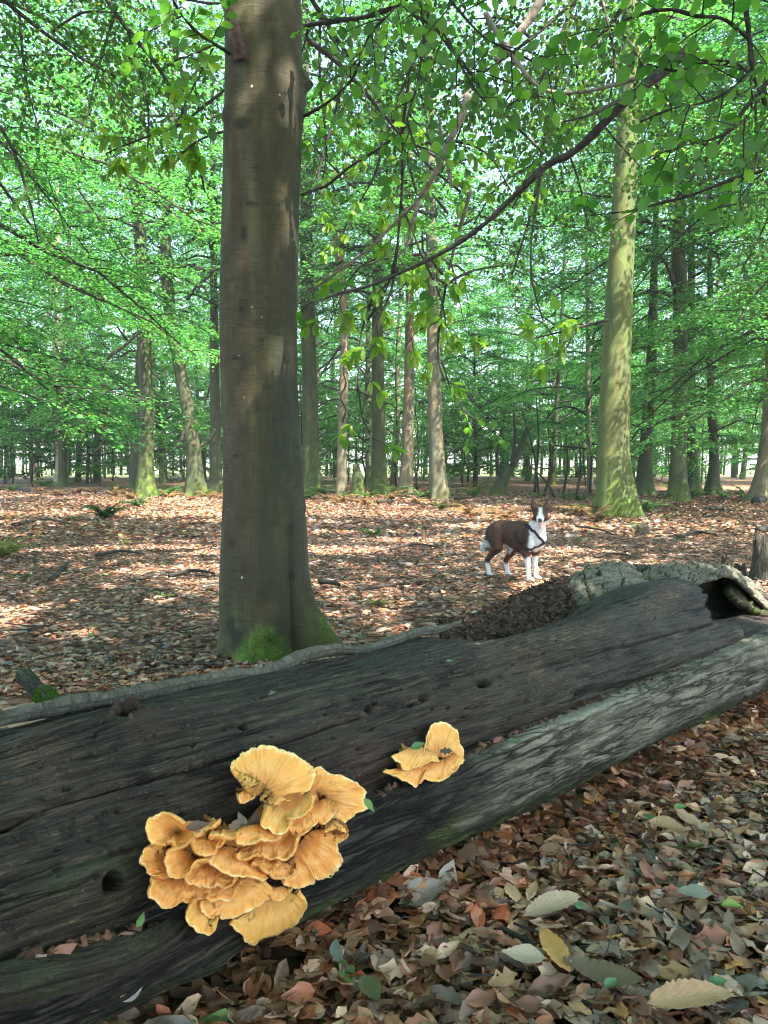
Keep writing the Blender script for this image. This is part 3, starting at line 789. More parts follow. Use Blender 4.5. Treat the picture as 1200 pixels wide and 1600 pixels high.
# red crumbling mound behind the worn top
cols_ = []
for x0, top_, bot_ in [(690, 978, 998), (730, 966, 996), (775, 950, 994), (820, 925, 990), (862, 908, 986), (890, 905, 985)]:
    cols_.append([PS(x0, top_, 2.32), PS(x0 + 3, top_ + 4, 2.18), PS(x0 + 8, (top_ + bot_) / 2, 2.02), PS(x0 + 14, bot_ + 8, 1.84)])
sheet('rotten_heap', cols_, 130, 85, M_WOOD, 9.0, 0.018, 1.0, (.25, .1, 1.0), 0.10, 2)
sheet('rotten_heap', [[PS(x0 - 6, top_, 2.34), PS(x0 - 4, top_ + 10, 2.5), PS(x0 - 4, top_ + 30, 2.62)] for x0, top_, b in [(690, 978, 0), (775, 950, 0), (862, 910, 0), (965, 882, 0), (1040, 885, 0), (1140, 892, 0), (1290, 985, 0)]], 90, 20, M_LBARK, 9.5, 0.015, 1.0, (.2, .2, 0), 0.05, 0)

# crumbs of rotten wood on the heap, in the crevice and below the straw patches
rq = rs(95); CP = []
hp_me = [o for o in LOG.children if o.name.startswith('rotten_heap')][0].data
hv3 = np.empty(len(hp_me.vertices) * 3, np.float32); hp_me.vertices.foreach_get('co', hv3); hv3 = hv3.reshape(-1, 3)[:len(hp_me.vertices) // 2] + LOC
CP += list(hv3[rq.randint(0, len(hv3), 2600)] + rq.normal(size=(2600, 3)) * .004)
for _ in range(420):
    x0 = rq.uniform(590, 1160); y0 = np.interp(x0, [590, 730, 900, 1170], [1243, 1180, 1108, 1012]) + rq.normal(0, 4)
    CP.append(log_pt(x0, y0, .004))
for _ in range(160):
    x0 = rq.uniform(20, 240); CP.append(log_pt(x0, np.interp(x0, [0, 250], [1502, 1440]) + rq.normal(0, 6), .02))
CP = np.array(CP); n = len(CP)
cv_ = np.array([[-.3, -.5, 0], [.25, -.45, .12], [.3, .4, 0], [-.2, .5, .1], [0, 0, .28]]); ct_ = np.array([[0, 1, 4], [1, 2, 4], [2, 3, 4], [3, 0, 4]])
g = rq.rand(n, 1); ccol = np.array([.04, .02, .014]) * (1 - g) + np.array([.16, .085, .055]) * g
V, _, T, _, c = scatter(cv_, None, ct_, CP, rq.normal(size=(n, 3)) + np.array([LU[0], LU[1], 0]), rq.normal(size=(n, 3)) * .5 + np.array([0, 0, 1.]), rq.uniform(.006, .028, n) , None, ccol)
M_CRUMB = mat_col('rotten_crumb', .9, 120)
obj('rotten_crumbs', mesh_np('rotten_crumbs', V - LOC, None, T, False, cols={'col': c}), M_CRUMB, LOG, (0, 0, 0), 'stuff')

# ------------------------------------------------------------------ shelf fungus
def log_hit_v(px, py):
    """vector form of the sight line meeting the log, returns world points"""
    d = _FR + ((px - 600) / 1200.0)[..., None] * _RT - ((py - 800) / 1200.0)[..., None] * _UP
    ds = d[..., 0] * LN[0] + d[..., 1] * LN[1]; dz = d[..., 2]
    a = ds * ds + dz * dz; h = CAM_H - LZ0
    b = -2 * ds * LS0 + 2 * dz * h; c = LS0 ** 2 + h * h - LR * LR
    k = (-b - np.sqrt(np.maximum(b * b - 4 * a * c, 0))) / (2 * a)
    return EYE + d * k[..., None]

def plate(parent, origin, rim, back, o_r, o_b, seed, tint=0.0, frill=1.0):
    """one shelf of the fungus: a fleshy plate between its attachment line and its frilled rim"""
    R0 = np.asarray(rim, float); per = np.linalg.norm(np.diff(R0, axis=0), axis=1).sum()
    na = int(np.clip(per / 1.1, 70, 200)); nr_ = 18
    Rm, Bk = smooth_path(rim, na), smooth_path(back, na)
    sarc = np.concatenate([[0], np.cumsum(np.linalg.norm(np.diff(Rm, axis=0), axis=1))])
    out_ = nrm(Rm - Bk)
    fr_ = frill * (3.0 * fbm(sarc / 9.0, seed, 0, 3, seed) + 2.6 * (.5 - np.abs(fbm(sarc / 4.2, seed + 3., 0, 2, seed + 1))))
    Rm = Rm + out_ * fr_[:, None]
    r_ = np.linspace(0, 1, nr_); RR = np.repeat(r_[None], na, 0); SS = np.repeat(sarc[:, None], nr_, 1)
    px_ = Bk[:, None] + (Rm - Bk)[:, None] * r_[None, :, None]
    base = log_hit_v(px_[..., 0], px_[..., 1]); view = nrm(EYE - base)
    wv = fbm(SS / 26.0, seed * 1.7, 0, 2, seed + 2) + .55 * fbm(SS / 9.0, RR * 1.5 + seed, 0, 2, seed + 3)
    o = o_b + (o_r - o_b) * RR ** 1.25 + .017 * frill * wv * RR ** 2.2 + .004 * fbm(SS / 14.0, RR * 4 + seed, 0, 3, seed + 4) + .0022 * np.sin(RR * 13 + 2 * fbm(SS / 30., seed, 0, 2, seed + 5)) * RR + .0026 * fbm(SS / 4.0, RR * 9, seed, 2, seed + 6)
    top = base + view * o[..., None]
    N = nrm(np.cross(np.gradient(top, axis=0), np.gradient(top, axis=1)))
    if (N * view).sum(-1).mean() < 0: N = -N
    thk = (.006 + .012 * (1 - RR)) * np.sqrt(np.clip(1 - RR ** 10, 0, 1)) + .0006
    bot = top - N * thk[..., None]
    n = na * nr_
    V = np.concatenate([top.reshape(-1, 3), bot.reshape(-1, 3)]) - origin
    F = grid_faces(na, nr_); Q = [F, F[:, ::-1] + n]
    ii = np.arange(na - 1) * nr_; jj = np.arange(nr_ - 1)
    for (p, q) in ((ii, ii + nr_), (ii + nr_ + nr_ - 1, ii + nr_ - 1), (jj + 1, jj), ((na - 1) * nr_ + jj, (na - 1) * nr_ + jj + 1)):
        Q.append(np.stack([p, q, q + n, p + n], -1))
    rm_ = np.concatenate([RR.ravel(), RR.ravel() * 0.85])
    uv = np.concatenate([np.stack([SS / 60.0 + seed, RR * .35], -1).reshape(-1, 2)] * 2)
    return obj('bracket', mesh_np('bracket', V, np.vstack(Q), uv=uv, floats={'rim': rm_, 'tint': np.full(2 * n, tint)}), M_FUNGUS, parent)

def cpx(cx, cy):
    return 200 + cx / 2.2222, 1120 + cy / 2.2222

FU = empty('shelf_fungus', log_pt(410, 1340), 'large many-tiered yellow orange shelf fungus growing from the crevice of the dark log', 'fungus', None)
FUO = np.array(FU.location)
def C1(l): return [(210 + x / 5.0, 1270 + y / 5.0) for x, y in l]
def C2(l): return [(340 + x / 4.8, 1150 + y / 4.8) for x, y in l]
def C0(l): return [cpx(x, y) for x, y in l]
big = [   # rim, attachment line, how far rim and attachment stand off the log, paleness, frill
    (C2([(235, 335), (215, 312), (115, 255), (108, 212), (150, 160), (220, 110), (330, 70), (450, 88), (560, 130), (660, 190), (715, 245), (722, 320), (690, 400), (560, 470), (460, 512), (385, 492)]),
     C2([(290, 395), (300, 408), (312, 420), (324, 430), (336, 440), (348, 450), (362, 460), (376, 468)]), .058, .040, .55, 1.0),
    (C2([(690, 262), (770, 240), (850, 290), (910, 290), (1000, 330), (1100, 400), (1102, 470), (1125, 540), (1060, 570), (1010, 620), (930, 655), (880, 640)]),
     C2([(670, 430), (700, 420), (740, 420), (770, 430), (800, 455), (820, 490), (835, 530), (850, 570)]), .048, .034, .35, 1.0),
    (C2([(895, 520), (875, 590), (800, 655), (760, 640), (690, 705), (590, 742), (525, 690)]), C2([(850, 470), (790, 475), (700, 520), (640, 560), (600, 590), (550, 640)]), .088, .055, .05, 1.0),
    (C2([(715, 440), (695, 540), (620, 600), (535, 640), (530, 690), (480, 742), (420, 722), (340, 672), (350, 620), (385, 540)]), C2([(690, 410), (620, 470), (560, 495), (500, 510), (440, 520), (400, 520)]), .110, .060, .6, .9),
    (C2([(880, 672), (960, 708), (962, 760), (912, 800), (900, 870), (940, 930), (900, 985), (850, 1052), (760, 1080), (715, 1040), (722, 1100), (640, 1140), (520, 1132), (485, 1080)]),
     C2([(800, 690), (740, 700), (690, 720), (650, 760), (620, 800), (590, 850), (555, 900), (510, 950)]), .062, .040, .05, 1.2),
    (C1([(590, 165), (680, 170), (760, 195), (820, 165), (800, 215), (855, 255), (920, 235), (1000, 210), (1090, 215), (1150, 185)]), C1([(600, 140), (700, 135), (800, 118), (900, 95), (980, 92), (1010, 105), (1060, 130)]), .120, .085, .15, 1.0),
    (C2([(592, 755), (570, 860), (540, 912), (460, 922), (400, 912), (300, 890), (200, 922), (150, 890)]), C2([(585, 690), (545, 730), (470, 775), (380, 785), (280, 795), (180, 835)]), .122, .070, .05, 1.0),
    (C1([(438, 425), (480, 372), (560, 370), (600, 402), (690, 455), (780, 492), (900, 502), (1000, 525), (1035, 495)]), C1([(470, 365), (560, 325), (700, 265), (800, 275), (900, 330), (1000, 430)]), .130, .078, .1, .9),
    (C1([(235, 240), (140, 232), (100, 150), (110, 60), (170, 20), (260, 8), (330, 50), (400, 90), (472, 90), (472, 170), (420, 230), (340, 275), (305, 232), (252, 222)]),
     C1([(318, 158), (316, 150), (320, 143), (328, 139), (340, 138), (352, 140), (360, 145), (363, 152), (358, 158), (348, 162), (338, 163), (330, 163), (324, 162), (320, 160)]), .095, .050, .4, .9),
    (C1([(468, 190), (470, 250), (485, 302), (540, 338), (610, 330), (640, 290), (692, 200), (672, 172)]), C1([(480, 150), (500, 165), (540, 180), (590, 185), (630, 180), (650, 165)]), .112, .070, .15, 1.1),
    (C1([(470, 192), (482, 150), (580, 112), (645, 60)]), C1([(505, 135), (535, 100), (580, 70), (620, 50)]), .095, .060, .2, 1.0),
    (C1([(262, 502), (190, 492), (130, 480), (98, 440), (48, 380), (68, 320), (110, 272), (210, 285)]), C1([(300, 440), (280, 420), (262, 390), (255, 350), (260, 315), (280, 290)]), .078, .050, .15, 1.0),
    (C1([(445, 440), (390, 492), (340, 508), (280, 502), (255, 450), (248, 390), (258, 320), (340, 285)]), C1([(470, 370), (455, 340), (440, 315), (420, 300), (400, 285)]), .104, .070, .1, 1.0),
    (C1([(398, 500), (430, 552), (500, 562), (590, 592), (640, 562), (700, 578), (762, 545), (785, 490)]), C1([(460, 420), (540, 400), (620, 425), (700, 450), (770, 475)]), .110, .070, .0, 1.0),
    (C1([(595, 600), (560, 652), (480, 672), (420, 712), (370, 692), (310, 732), (240, 745), (180, 692), (118, 642), (135, 570), (150, 525)]), C1([(560, 560), (480, 540), (400, 520), (330, 508), (260, 500), (200, 505)]), .080, .050, .15, 1.0),
    (C1([(568, 655), (600, 692), (660, 680), (760, 672), (785, 600), (835, 530)]), C1([(600, 590), (680, 570), (760, 510), (820, 490)]), .090, .060, .05, 1.0),
    (C1([(528, 690), (528, 760), (580, 818), (640, 800), (700, 832), (780, 822), (860, 790), (980, 720), (1072, 650), (1072, 590), (1000, 525)]), C1([(620, 670), (700, 650), (770, 610), (820, 550), (860, 505), (920, 510)]), .078, .050, .4, .8),
    (C1([(755, 870), (800, 932), (850, 950), (870, 1012), (940, 1032), (1010, 982), (1100, 972), (1180, 912), (1250, 882), (1342, 760), (1332, 700), (1290, 655)]), C1([(860, 790), (950, 740), (1050, 680), (1130, 640), (1190, 620), (1240, 630)]), .100, .055, .9, .9),
    (C1([(480, 672), (420, 760), (418, 850), (490, 922), (570, 955), (612, 930), (610, 870), (645, 815)]), C1([(540, 660), (565, 680), (595, 710), (625, 750)]), .085, .050, .8, .9),
    (C1([(930, 380), (985, 400), (1000, 435), (1050, 475), (1085, 430), (1125, 385)]), C1([(950, 345), (1000, 335), (1050, 345), (1095, 360)]), .122, .090, .3, 1.2),
    (C2([(388, 1020), (430, 1058), (500, 1062), (560, 1042), (575, 1000)]), C2([(400, 975), (450, 950), (520, 955), (560, 975)]), .105, .070, .1, 1.0),
    (C1([(1065, 645), (1100, 678), (1190, 655), (1205, 600)]), C1([(1085, 590), (1140, 575), (1180, 580)]), .080, .050, .5, 1.0),
    (C2([(165, 440), (180, 490), (230, 480), (270, 440), (250, 400)]), C2([(200, 400), (215, 390), (235, 385), (250, 385)]), .05, .03, .1, 1.0),
    (C2([(810, 720), (870, 700), (940, 715), (965, 750), (920, 790), (870, 780)]), C2([(830, 700), (860, 680), (890, 680), (920, 690), (925, 720)]), .075, .050, .2, 1.4),
]
for i, (rim_, back_, o1, o2, ti, fr__) in enumerate(big):
    plate(FU, FUO, rim_, back_, o1, o2, 300 + i * 7, ti, fr__)
# fleshy core the plates grow from
cv, cf, ct = tube(smooth_path([log_pt(x, y, o) for x, y, o in [(270, 1350, -.02), (330, 1345, .005), (390, 1320, .015), (430, 1280, .012), (480, 1235, -.01)]], 24), [.02] + [.05] * 22 + [.02], 20)
cv = cv + (0.012 * fbm(cv[:, 0] * 30, cv[:, 1] * 30, cv[:, 2] * 30, 3, 71))[:, None] * nrm(EYE - cv)
obj('core', mesh_np('core', cv - FUO, cf, ct, uv=np.zeros((len(cv), 2)), floats={'rim': np.full(len(cv), .15), 'tint': np.zeros(len(cv))}), M_FUNGUS, FU)
FS = empty('shelf_fungus', log_pt(675, 1200), 'small pale yellow shelf fungus with an upright lobe, alone higher along the dark log', 'fungus', None)
FSO = np.array(FS.location)
for i, (rim_, back_, o1, o2, ti, fr__) in enumerate([
        (C0([(1025, 140), (1040, 60), (1060, 26), (1090, 18), (1140, 45), (1152, 90), (1168, 122), (1160, 160)]), C0([(1050, 170), (1065, 145), (1085, 140), (1110, 150), (1125, 165)]), .032, .018, .5, .8),
        (C0([(915, 138), (945, 162), (962, 182), (1000, 176), (1040, 158), (1080, 150)]), C0([(965, 112), (1000, 102), (1030, 108), (1065, 120)]), .056, .026, .5, .9),
        (C0([(888, 188), (930, 206), (970, 226), (1000, 244), (1022, 216), (1070, 224), (1112, 210), (1142, 182), (1168, 148)]), C0([(950, 175), (1000, 160), (1050, 158), (1100, 145), (1135, 125)]), .062, .026, .2, 1.0)]):
    plate(FS, FSO, rim_, back_, o1, o2, 620 + i * 7, ti, fr__)
# ------------------------------------------------------------------ pale stem along the back edge, mossy stub
def log_top(px, py):
    """pixel -> point where the sight line grazes the log's top (world), pushed just behind it"""
    d = ray(px, py); ds = d[0] * LN[0] + d[1] * LN[1]
    k = (LS0 + 0.07) / ds
    return EYE + d * k

def uv_tube(name, pts, rad, n, mat, seed, amp=0.006, su=1.0, moss=None, parent=None, org=(0, 0, 0), kind=None):
    pts = np.asarray(pts); k = len(pts)
    V, F, T = tube(pts, rad, n)
    L = np.concatenate([[0], np.cumsum(np.linalg.norm(np.diff(pts, axis=0), axis=1))])
    uu = np.repeat(L, n); r_ = np.repeat(np.broadcast_to(rad, (k,)), n); vv = np.tile(np.arange(n) / n * 2 * math.pi, k)
    cs, sn = np.cos(vv) * r_, np.sin(vv) * r_
    dis = amp * (fbm(uu * 9, cs * 40, sn * 40 + seed, 4, seed) + .6 * fbm(uu * 40, cs * 60, sn * 60, 3, seed + 1))
    V[:k * n] += nrm(V[:k * n] - np.repeat(pts, n, 0)) * dis[:, None]
    uv = np.concatenate([np.stack([uu * su, vv * r_], -1), [[0, 0], [0, 0]]])
    mk_ = np.zeros((len(V), 3))
    if moss is not None: mk_[:] = moss
    return obj(name, mesh_np(name, V - np.asarray(org), F, T, uv=uv, cols={'mask': mk_}, floats={'moss': mk_[:, 1]}), mat, parent, org if parent is None else (0, 0, 0), kind)

stem_px = [(-60, 1124), (0, 1117), (50, 1106), (120, 1093), (185, 1083), (240, 1072), (300, 1060), (360, 1051), (405, 1047), (430, 1040), (470, 1020), (520, 1008), (560, 1010), (600, 1001), (650, 983), (690, 976), (718, 968)]
sp = smooth_path([log_top(x, y + 6) for x, y in stem_px], 170)
rr_ = np.interp(np.linspace(0, 1, 170), [0, .3, .6, .9, 1], [.017, .019, .018, .015, .009]) * (1 + .30 * fbm(np.arange(170) * .13, 0, 0, 3, 80))
org = sp[0].copy()
st = uv_tube('bare_stem', sp - 0, rr_, 18, M_STEM, 81, 0.0065, 1.0, (1.0, .25, 0), None, org)
tag(st, 'long pale ridged stem lying along the back edge of the dark log', 'stem')
a0, a1 = P(38, 1056, 2.25), P(92, 1112, 2.02)
sx = np.array([a0 + (a1 - a0) * t for t in np.linspace(0, 1, 26)])
sb = empty('log_stub', a1, 'short sawn mossy stub leaning on the leaf litter behind the left end of the log', 'stump')
uv_tube('stub_wood', sx, .027 * (1 + .1 * fbm(np.arange(26) * .2, 0, 0, 2, 83)), 20, M_LBARK, 84, 0.006, 1.0, (.2, .5, 0), sb, a1)

# moss tufts: tiny blades over a patch of surface points
def moss_tufts(name, pts, nors, seed, h=0.014, parent=None, org=(0, 0, 0), gain=1.0):
    r = rs(seed); n = len(pts)
    tv = np.array([[-.22, 0, 0], [.22, 0, 0], [0.05, .55, .12], [0, 1, .3]], float)
    tq = np.array([[0, 1, 2, 3]])[:0]; tt = np.array([[0, 1, 2], [0, 2, 3]])
    ax = nrm(nors + .55 * r.normal(size=(n, 3)) + np.array([0, 0, .25])); nn = r.normal(size=(n, 3))
    g = r.uniform(0, 1, n)[:, None]
    col = ((1 - g) * np.array([.032, .066, .006]) + g * np.array([.10, .165, .015])) * gain
    V, Q, T, _, c = scatter(tv, None, tt, pts, ax, nn, r.uniform(.5, 1.2, n) * h, None, col)
    return obj(name, mesh_np(name, V - np.asarray(org), None, T, False, cols={'col': c}), M_LEAF, parent, (0, 0, 0), 'stuff')
rm = rs(90); n_ = 2600
q = rm.uniform(.5, 1.0, n_) ** .8; th = rm.uniform(-.3, 2.6, n_)
ax_ = nrm(a1 - a0); A_ = nrm(np.cross(ax_, [0, 0, 1])); B_ = np.cross(A_, ax_)
nr3 = np.cos(th)[:, None] * A_ + np.sin(th)[:, None] * B_
moss_tufts('moss', a0 + (a1 - a0) * q[:, None] + nr3 * .028, nr3, 91, .006, sb, a1)

# ------------------------------------------------------------------ the big beech
def to_px0(p):
    v = p - EYE; dd = v @ _FR
    return 600 + 1200 * (v @ _RT) / dd, 800 - 1200 * (v @ _UP) / dd
MY = 4.85
mt = [(-260, 352, 462), (-120, 353, 465), (0, 353, 467), (100, 355, 470), (200, 352, 469), (320, 350, 466), (420, 347, 465), (520, 345, 463), (600, 347, 464), (700, 351, 470), (780, 350, 476), (860, 346, 481), (920, 344, 486), (970, 344, 489), (1010, 344, 494), (1045, 343, 498), (1075, 341, 502)]
my = np.array([m[0] for m in mt], float); ml = np.array([m[1] for m in mt], float); mr = np.array([m[2] for m in mt], float)
NR, NCc = 440, 120
yy = np.linspace(-260, 1075, NR)
lx, rx = np.interp(yy, my, ml), np.interp(yy, my, mr)
cx = (lx + rx) / 2
cen = np.array([P(x, y, MY) for x, y in zip(cx, yy)]); hw = (rx - lx) / 2 / 1200 * MY * 1.0
ang = np.linspace(0, 2 * math.pi, NCc, endpoint=False)                # 0 = right, pi/2 = away, -pi/2 = towards the camera
AN, ZZ = np.meshgrid(ang, cen[:, 2])
HW = hw[:, None]
RT = HW * (1 + .035 * fbm(np.cos(AN) * 1.1, np.sin(AN) * 1.1, ZZ * .9, 3, 100) + .012 * fbm(np.cos(AN) * 3, np.sin(AN) * 3, ZZ * 5, 3, 101))
RT += .004 * fbm(np.cos(AN) * 3.5, np.sin(AN) * 3.5, ZZ * 22, 3, 102)
def abump(a, zpx, wa, wz, h):
    global RT
    z = P(410, zpx, MY)[2]
    da = np.angle(np.exp(1j * (AN - a)))
    RT = RT + h * np.exp(-(da / wa) ** 2 - ((ZZ - z) / wz) ** 2)
abump(0.05, 130, .17, .04, .06); abump(0.0, 160, .3, .12, .02); abump(-2.55, 190, .25, .06, .022); abump(-2.3, 90, .35, .15, .02)
abump(-2.2, 365, .09, .03, .012); abump(-.9, 230, .2, .1, .01); abump(-1.6, 262, .08, .02, .008); abump(-.1, 790, .15, .06, .012)
for i in range(26):
    r_ = rs(700 + i); abump(r_.uniform(-3.1, 0), r_.uniform(0, 900), r_.uniform(.04, .09), r_.uniform(.008, .018), r_.choice([-.006, .006]))
# buttress roots near the ground
zb = ZZ - 0.0
for a, wdt, hh, top in [(-.32, .26, .30, .62), (.35, .3, .12, .5), (-1.75, .4, .09, .4), (1.6, .5, .15, .5), (2.4, .4, .08, .4), (-2.7, .3, .03, .3)]:
    da = np.angle(np.exp(1j * (AN - a)))
    RT = RT + hh * np.exp(-(da / wdt) ** 2) * np.clip(1 - zb / top, 0, 1.4) ** 2.2
da = np.angle(np.exp(1j * (AN + .80)))                                # fold between trunk and right root
RT = RT - .05 * np.exp(-(da / .07) ** 2) * np.clip(1 - zb / .95, 0, 1) ** .8
VT = np.stack([cen[:, 0][:, None] + RT * np.cos(AN), cen[:, 1][:, None] + RT * np.sin(AN), ZZ], -1)
base = np.array([cen[-1, 0], MY, 0.0])
BIG = empty('beech_tree', base, 'big near beech with smooth grey brown trunk and bright moss at its foot', 'tree')
mossA = np.clip(1 - ZZ / .55, 0, 1) * (0.25 + .75 * np.exp(-(np.angle(np.exp(1j * (AN + .2))) / .35) ** 2)) + .35 * np.clip(fbm(np.cos(AN) * 2, np.sin(AN) * 2, ZZ * .8, 3, 104), 0, 1)
scar = .75 * sstep(-1.62, -1.40, AN + 2 * math.pi * 0 - 2 * math.pi * (AN > math.pi) + .10 * fbm(ZZ * 1.6, AN, 0, 3, 115)) * (AN > math.pi) * (.55 + .45 * fbm(np.cos(AN) * 2, np.sin(AN) * 2, ZZ * 1.1, 3, 116))
scar = np.clip(scar, 0, 1)
PXs, PYs = to_px0(VT.reshape(-1, 3)); PXs = PXs.reshape(VT.shape[:2]); PYs = PYs.reshape(VT.shape[:2])
jn = .5 * fbm(PXs * .09, PYs * .09, 0, 3, 117)
for (x_, y_, a_s, b_s) in [(377, 190, 17, 12), (382, 366, 6, 13), (376, 95, 15, 9), (378, 484, 5, 5), (402, 262, 9, 4), (394, 318, 12, 4), (400, 280, 7, 3), (437, 372, 9, 3), (466, 600, 5, 4), (462, 760, 6, 7), (466, 700, 7, 5), (452, 830, 9, 12), (455, 900, 10, 14), (360, 980, 10, 18), (372, 1005, 12, 22), (445, 165, 12, 22), (425, 1000, 14, 10), (405, 640, 6, 3), (455, 330, 4, 3), (368, 712, 5, 3), (440, 520, 6, 3), (370, 560, 8, 3), (362, 850, 4, 6)]:
    scar = np.maximum(scar, (1 - sstep(.5, 1.15, np.sqrt(((PXs - x_) / a_s) ** 2 + ((PYs - y_) / b_s) ** 2) + jn)) * (VT[..., 1] < MY))
mossA = np.maximum(mossA, 1.3 * (VT[..., 1] < MY) * sstep(-14, 10, PYs - np.interp(PXs, [350, 380, 403, 425, 447, 470], [1045, 1000, 982, 978, 1008, 1040]) + 14 * jn) * sstep(345, 365, PXs) * (1 - sstep(455, 475, PXs)))
tv_ = np.concatenate([VT, VT[:, :1]], 1)
uvT = np.stack(np.broadcast_arrays(np.linspace(0, 1, NCc + 1)[None] * 1.55, -np.linspace(0, 1, NR)[:, None] * (cen[0, 2] - cen[-1, 2])), -1)
mA = np.concatenate([mossA, mossA[:, :1]], 1)
obj('trunk', mesh_np('trunk', tv_.reshape(-1, 3) - base, grid_faces(NR, NCc + 1), uv=uvT.reshape(-1, 2), floats={'moss': mA.ravel(), 'scar': np.concatenate([scar, scar[:, :1]], 1).ravel()}), M_BEECH, BIG)
# moss cushion: pick trunk points inside a pixel outline near the foot
rm = rs(105); pick = []; pn = []
for _ in range(60000):
    i = rm.randint(0, NR - 1); j = rm.randint(0, NCc)
    pick.append(VT[i, j] + (VT[min(i + 1, NR - 1), j] - VT[i, j]) * rm.rand()); pn.append((math.cos(ang[j]), math.sin(ang[j]), .3))
    if len(pick) >= 60000: break
pick = np.array(pick); pn = np.array(pn)
def to_px(p):
    v = p - EYE; dd = v @ _FR
    return 600 + 1200 * (v @ _RT) / dd, 800 - 1200 * (v @ _UP) / dd
ux, uy = to_px(pick)
fr = pn[:, 1] < .2
j_ = 9 * fbm(ux * .05, uy * .05, 0, 3, 106)
edge_ = np.interp(ux, [350, 380, 403, 425, 447, 470], [1045, 1000, 982, 978, 1008, 1040]) + j_ * 2
e2 = np.interp(ux, [495, 500, 512, 525, 535], [985, 962, 975, 995, 1010]) + j_
sel = fr & (((ux > 350) & (ux < 472) & (uy > edge_)) | ((ux > 494) & (ux < 545) & (uy > e2)))
e3 = fr & (ux > 362) & (ux < 396) & (uy > 975 + j_) & (uy < 1030)
idx = np.where(sel)[0]
mg = np.clip(np.minimum((uy - edge_) / 26, np.minimum(ux - 352, 472 - ux) / 14), 0, 1) * (ux < 473) + np.clip((uy - e2) / 14, 0, 1) * (ux > 473)
idx = idx[rm.rand(len(idx)) < mg[idx] ** .8]
reps = np.repeat(idx, max(1, int(22000 / max(1, len(idx)))))
pp = pick[reps] + rm.normal(size=(len(reps), 3)) * np.array([.014, .006, .014])
moss_tufts('moss', pp, pn[reps], 107, .008, BIG, base, 2.6)  # gain brightens the moss colour as if sunlit
# white lichen flecks and a broken dead snag upper left, spike stub at right
def snag(parent, org, pix, rads, mat, seed, name='broken_branch', n=10):
    pts = smooth_path([P(x, y, Y) for x, y, Y in pix], 26)
    uv_tube(name, pts, np.interp(np.linspace(0, 1, 26), np.linspace(0, 1, len(rads)), rads), n, mat, seed, 0.006, 1, (0, .1, 0), parent, org)
snag(BIG, base, [(378, 92, 4.66), (371, 60, 4.60), (362, 30, 4.58), (352, 5, 4.6), (340, -22, 4.66), (326, -50, 4.7)], [.045, .034, .03, .026, .02, .012], mat_twig('dead_bark', (.05, .03, .03), (.13, .085, .08)), 110)
snag(BIG, base, [(462, 122, 4.85), (474, 126, 4.85), (482, 129, 4.85), (489, 131, 4.84)], [.085, .055, .022, .004], M_BEECH, 112, 'branch_stub')

# ------------------------------------------------------------------ fallen leaves
def leaf_template(kind, seed, rows=5):
    """returns V (y 0..1), quads, uv ; curled dry leaf"""
    r = rs(seed)
    v = np.linspace(0, 1, rows)
    wid = {'beech': .29 * np.sin(math.pi * np.clip(v, 0, 1) ** .85) ** 1.0 * (1 - .25 * v), 'chestnut': .165 * np.sin(math.pi * np.clip(v * .92 + .07, 0, 1)) ** .75,
           'oak': .27 * np.sin(math.pi * np.clip(v * .95 + .03, 0, 1)) ** .9}[kind].copy()
    if kind == 'chestnut' and rows > 10: wid *= 1 + .08 * (np.arange(rows) % 2)
    if kind == 'oak': wid *= 1 + .30 * np.sin(v * 19)
    wid[0] = wid[-1] = .012
    cols = 5 if rows > 6 else 3
    u = np.linspace(-1, 1, cols)
    X = wid[:, None] * u[None]
    Y = np.repeat(v[:, None], cols, 1) + (.05 * np.abs(u)[None] if kind != 'oak' else 0)
    curl, fold, bend, tw = r.uniform(-.35, .6), r.uniform(-.12, .3), r.uniform(-.3, .5), r.uniform(-.4, .4)
    if rows > 10: curl, fold, bend, tw = r.uniform(-.2, .7), r.uniform(.05, .35), r.uniform(-.2, .6), r.uniform(-.3, .3)
    Z = curl * X ** 2 * 2.2 + fold * np.abs(X) * .9 + bend * .55 * (Y - .5) ** 2 + tw * X * (Y - .5) * 1.6 + (.045 if rows < 10 else .010) * r.normal(size=X.shape) * np.abs(u)[None]
    X = X + (.02 if rows < 10 else .003) * r.normal(size=X.shape) * np.abs(u)[None]
    V = np.stack([X, Y - .5, Z - Z.mean()], -1).reshape(-1, 3)
    return V, grid_faces(rows, cols), np.stack([np.repeat((u * .5 + .5)[None], rows, 0), np.repeat(v[:, None], cols, 1)], -1).reshape(-1, 2)

PAL = np.array([(.145, .062, .036), (.24, .15, .09), (.165, .125, .1), (.32, .25, .19), (.055, .033, .026), (.19, .072, .034), (.20, .12, .075), (.10, .065, .05), (.25, .20, .165), (.17, .085, .055), (.30, .165, .06), (.06, .12, .035), (.10, .10, .085)])
PW = np.array([.15, .12, .13, .08, .11, .07, .12, .1, .07, .08, .02, .012, .045]); PW /= PW.sum()
PALN = ['copper brown', 'tan', 'grey brown', 'pale buff', 'dark brown', 'russet', 'light brown', 'dull brown', 'pale grey', 'reddish brown', 'ochre', 'fresh green', 'slate grey']
TEMPL = [leaf_template('beech', 200 + i, 6) for i in range(7)] + [leaf_template('oak', 220 + i, 6) for i in range(2)] + [leaf_template('chestnut', 230, 6)]
TSIZE = [(.034, .078)] * 7 + [(.05, .085)] * 2 + [(.075, .125)]

def in_log(x, y, grow=0.0):
    t, s = to_ts(x, y)
    return (s > np.where(t < 2.2, 1.62, 1.50) - grow) & (s < 2.15) & (t < 6.5)

def litter_field(n, ysamp, seed, xw=0.56, ymin=0.0, side=None):
    """random points in view, returns (N,2)"""
    r = rs(seed)
    y = ysamp(r, n); x = r.uniform(-xw, xw, n) * (y + .35)
    return np.stack([x, y], 1)

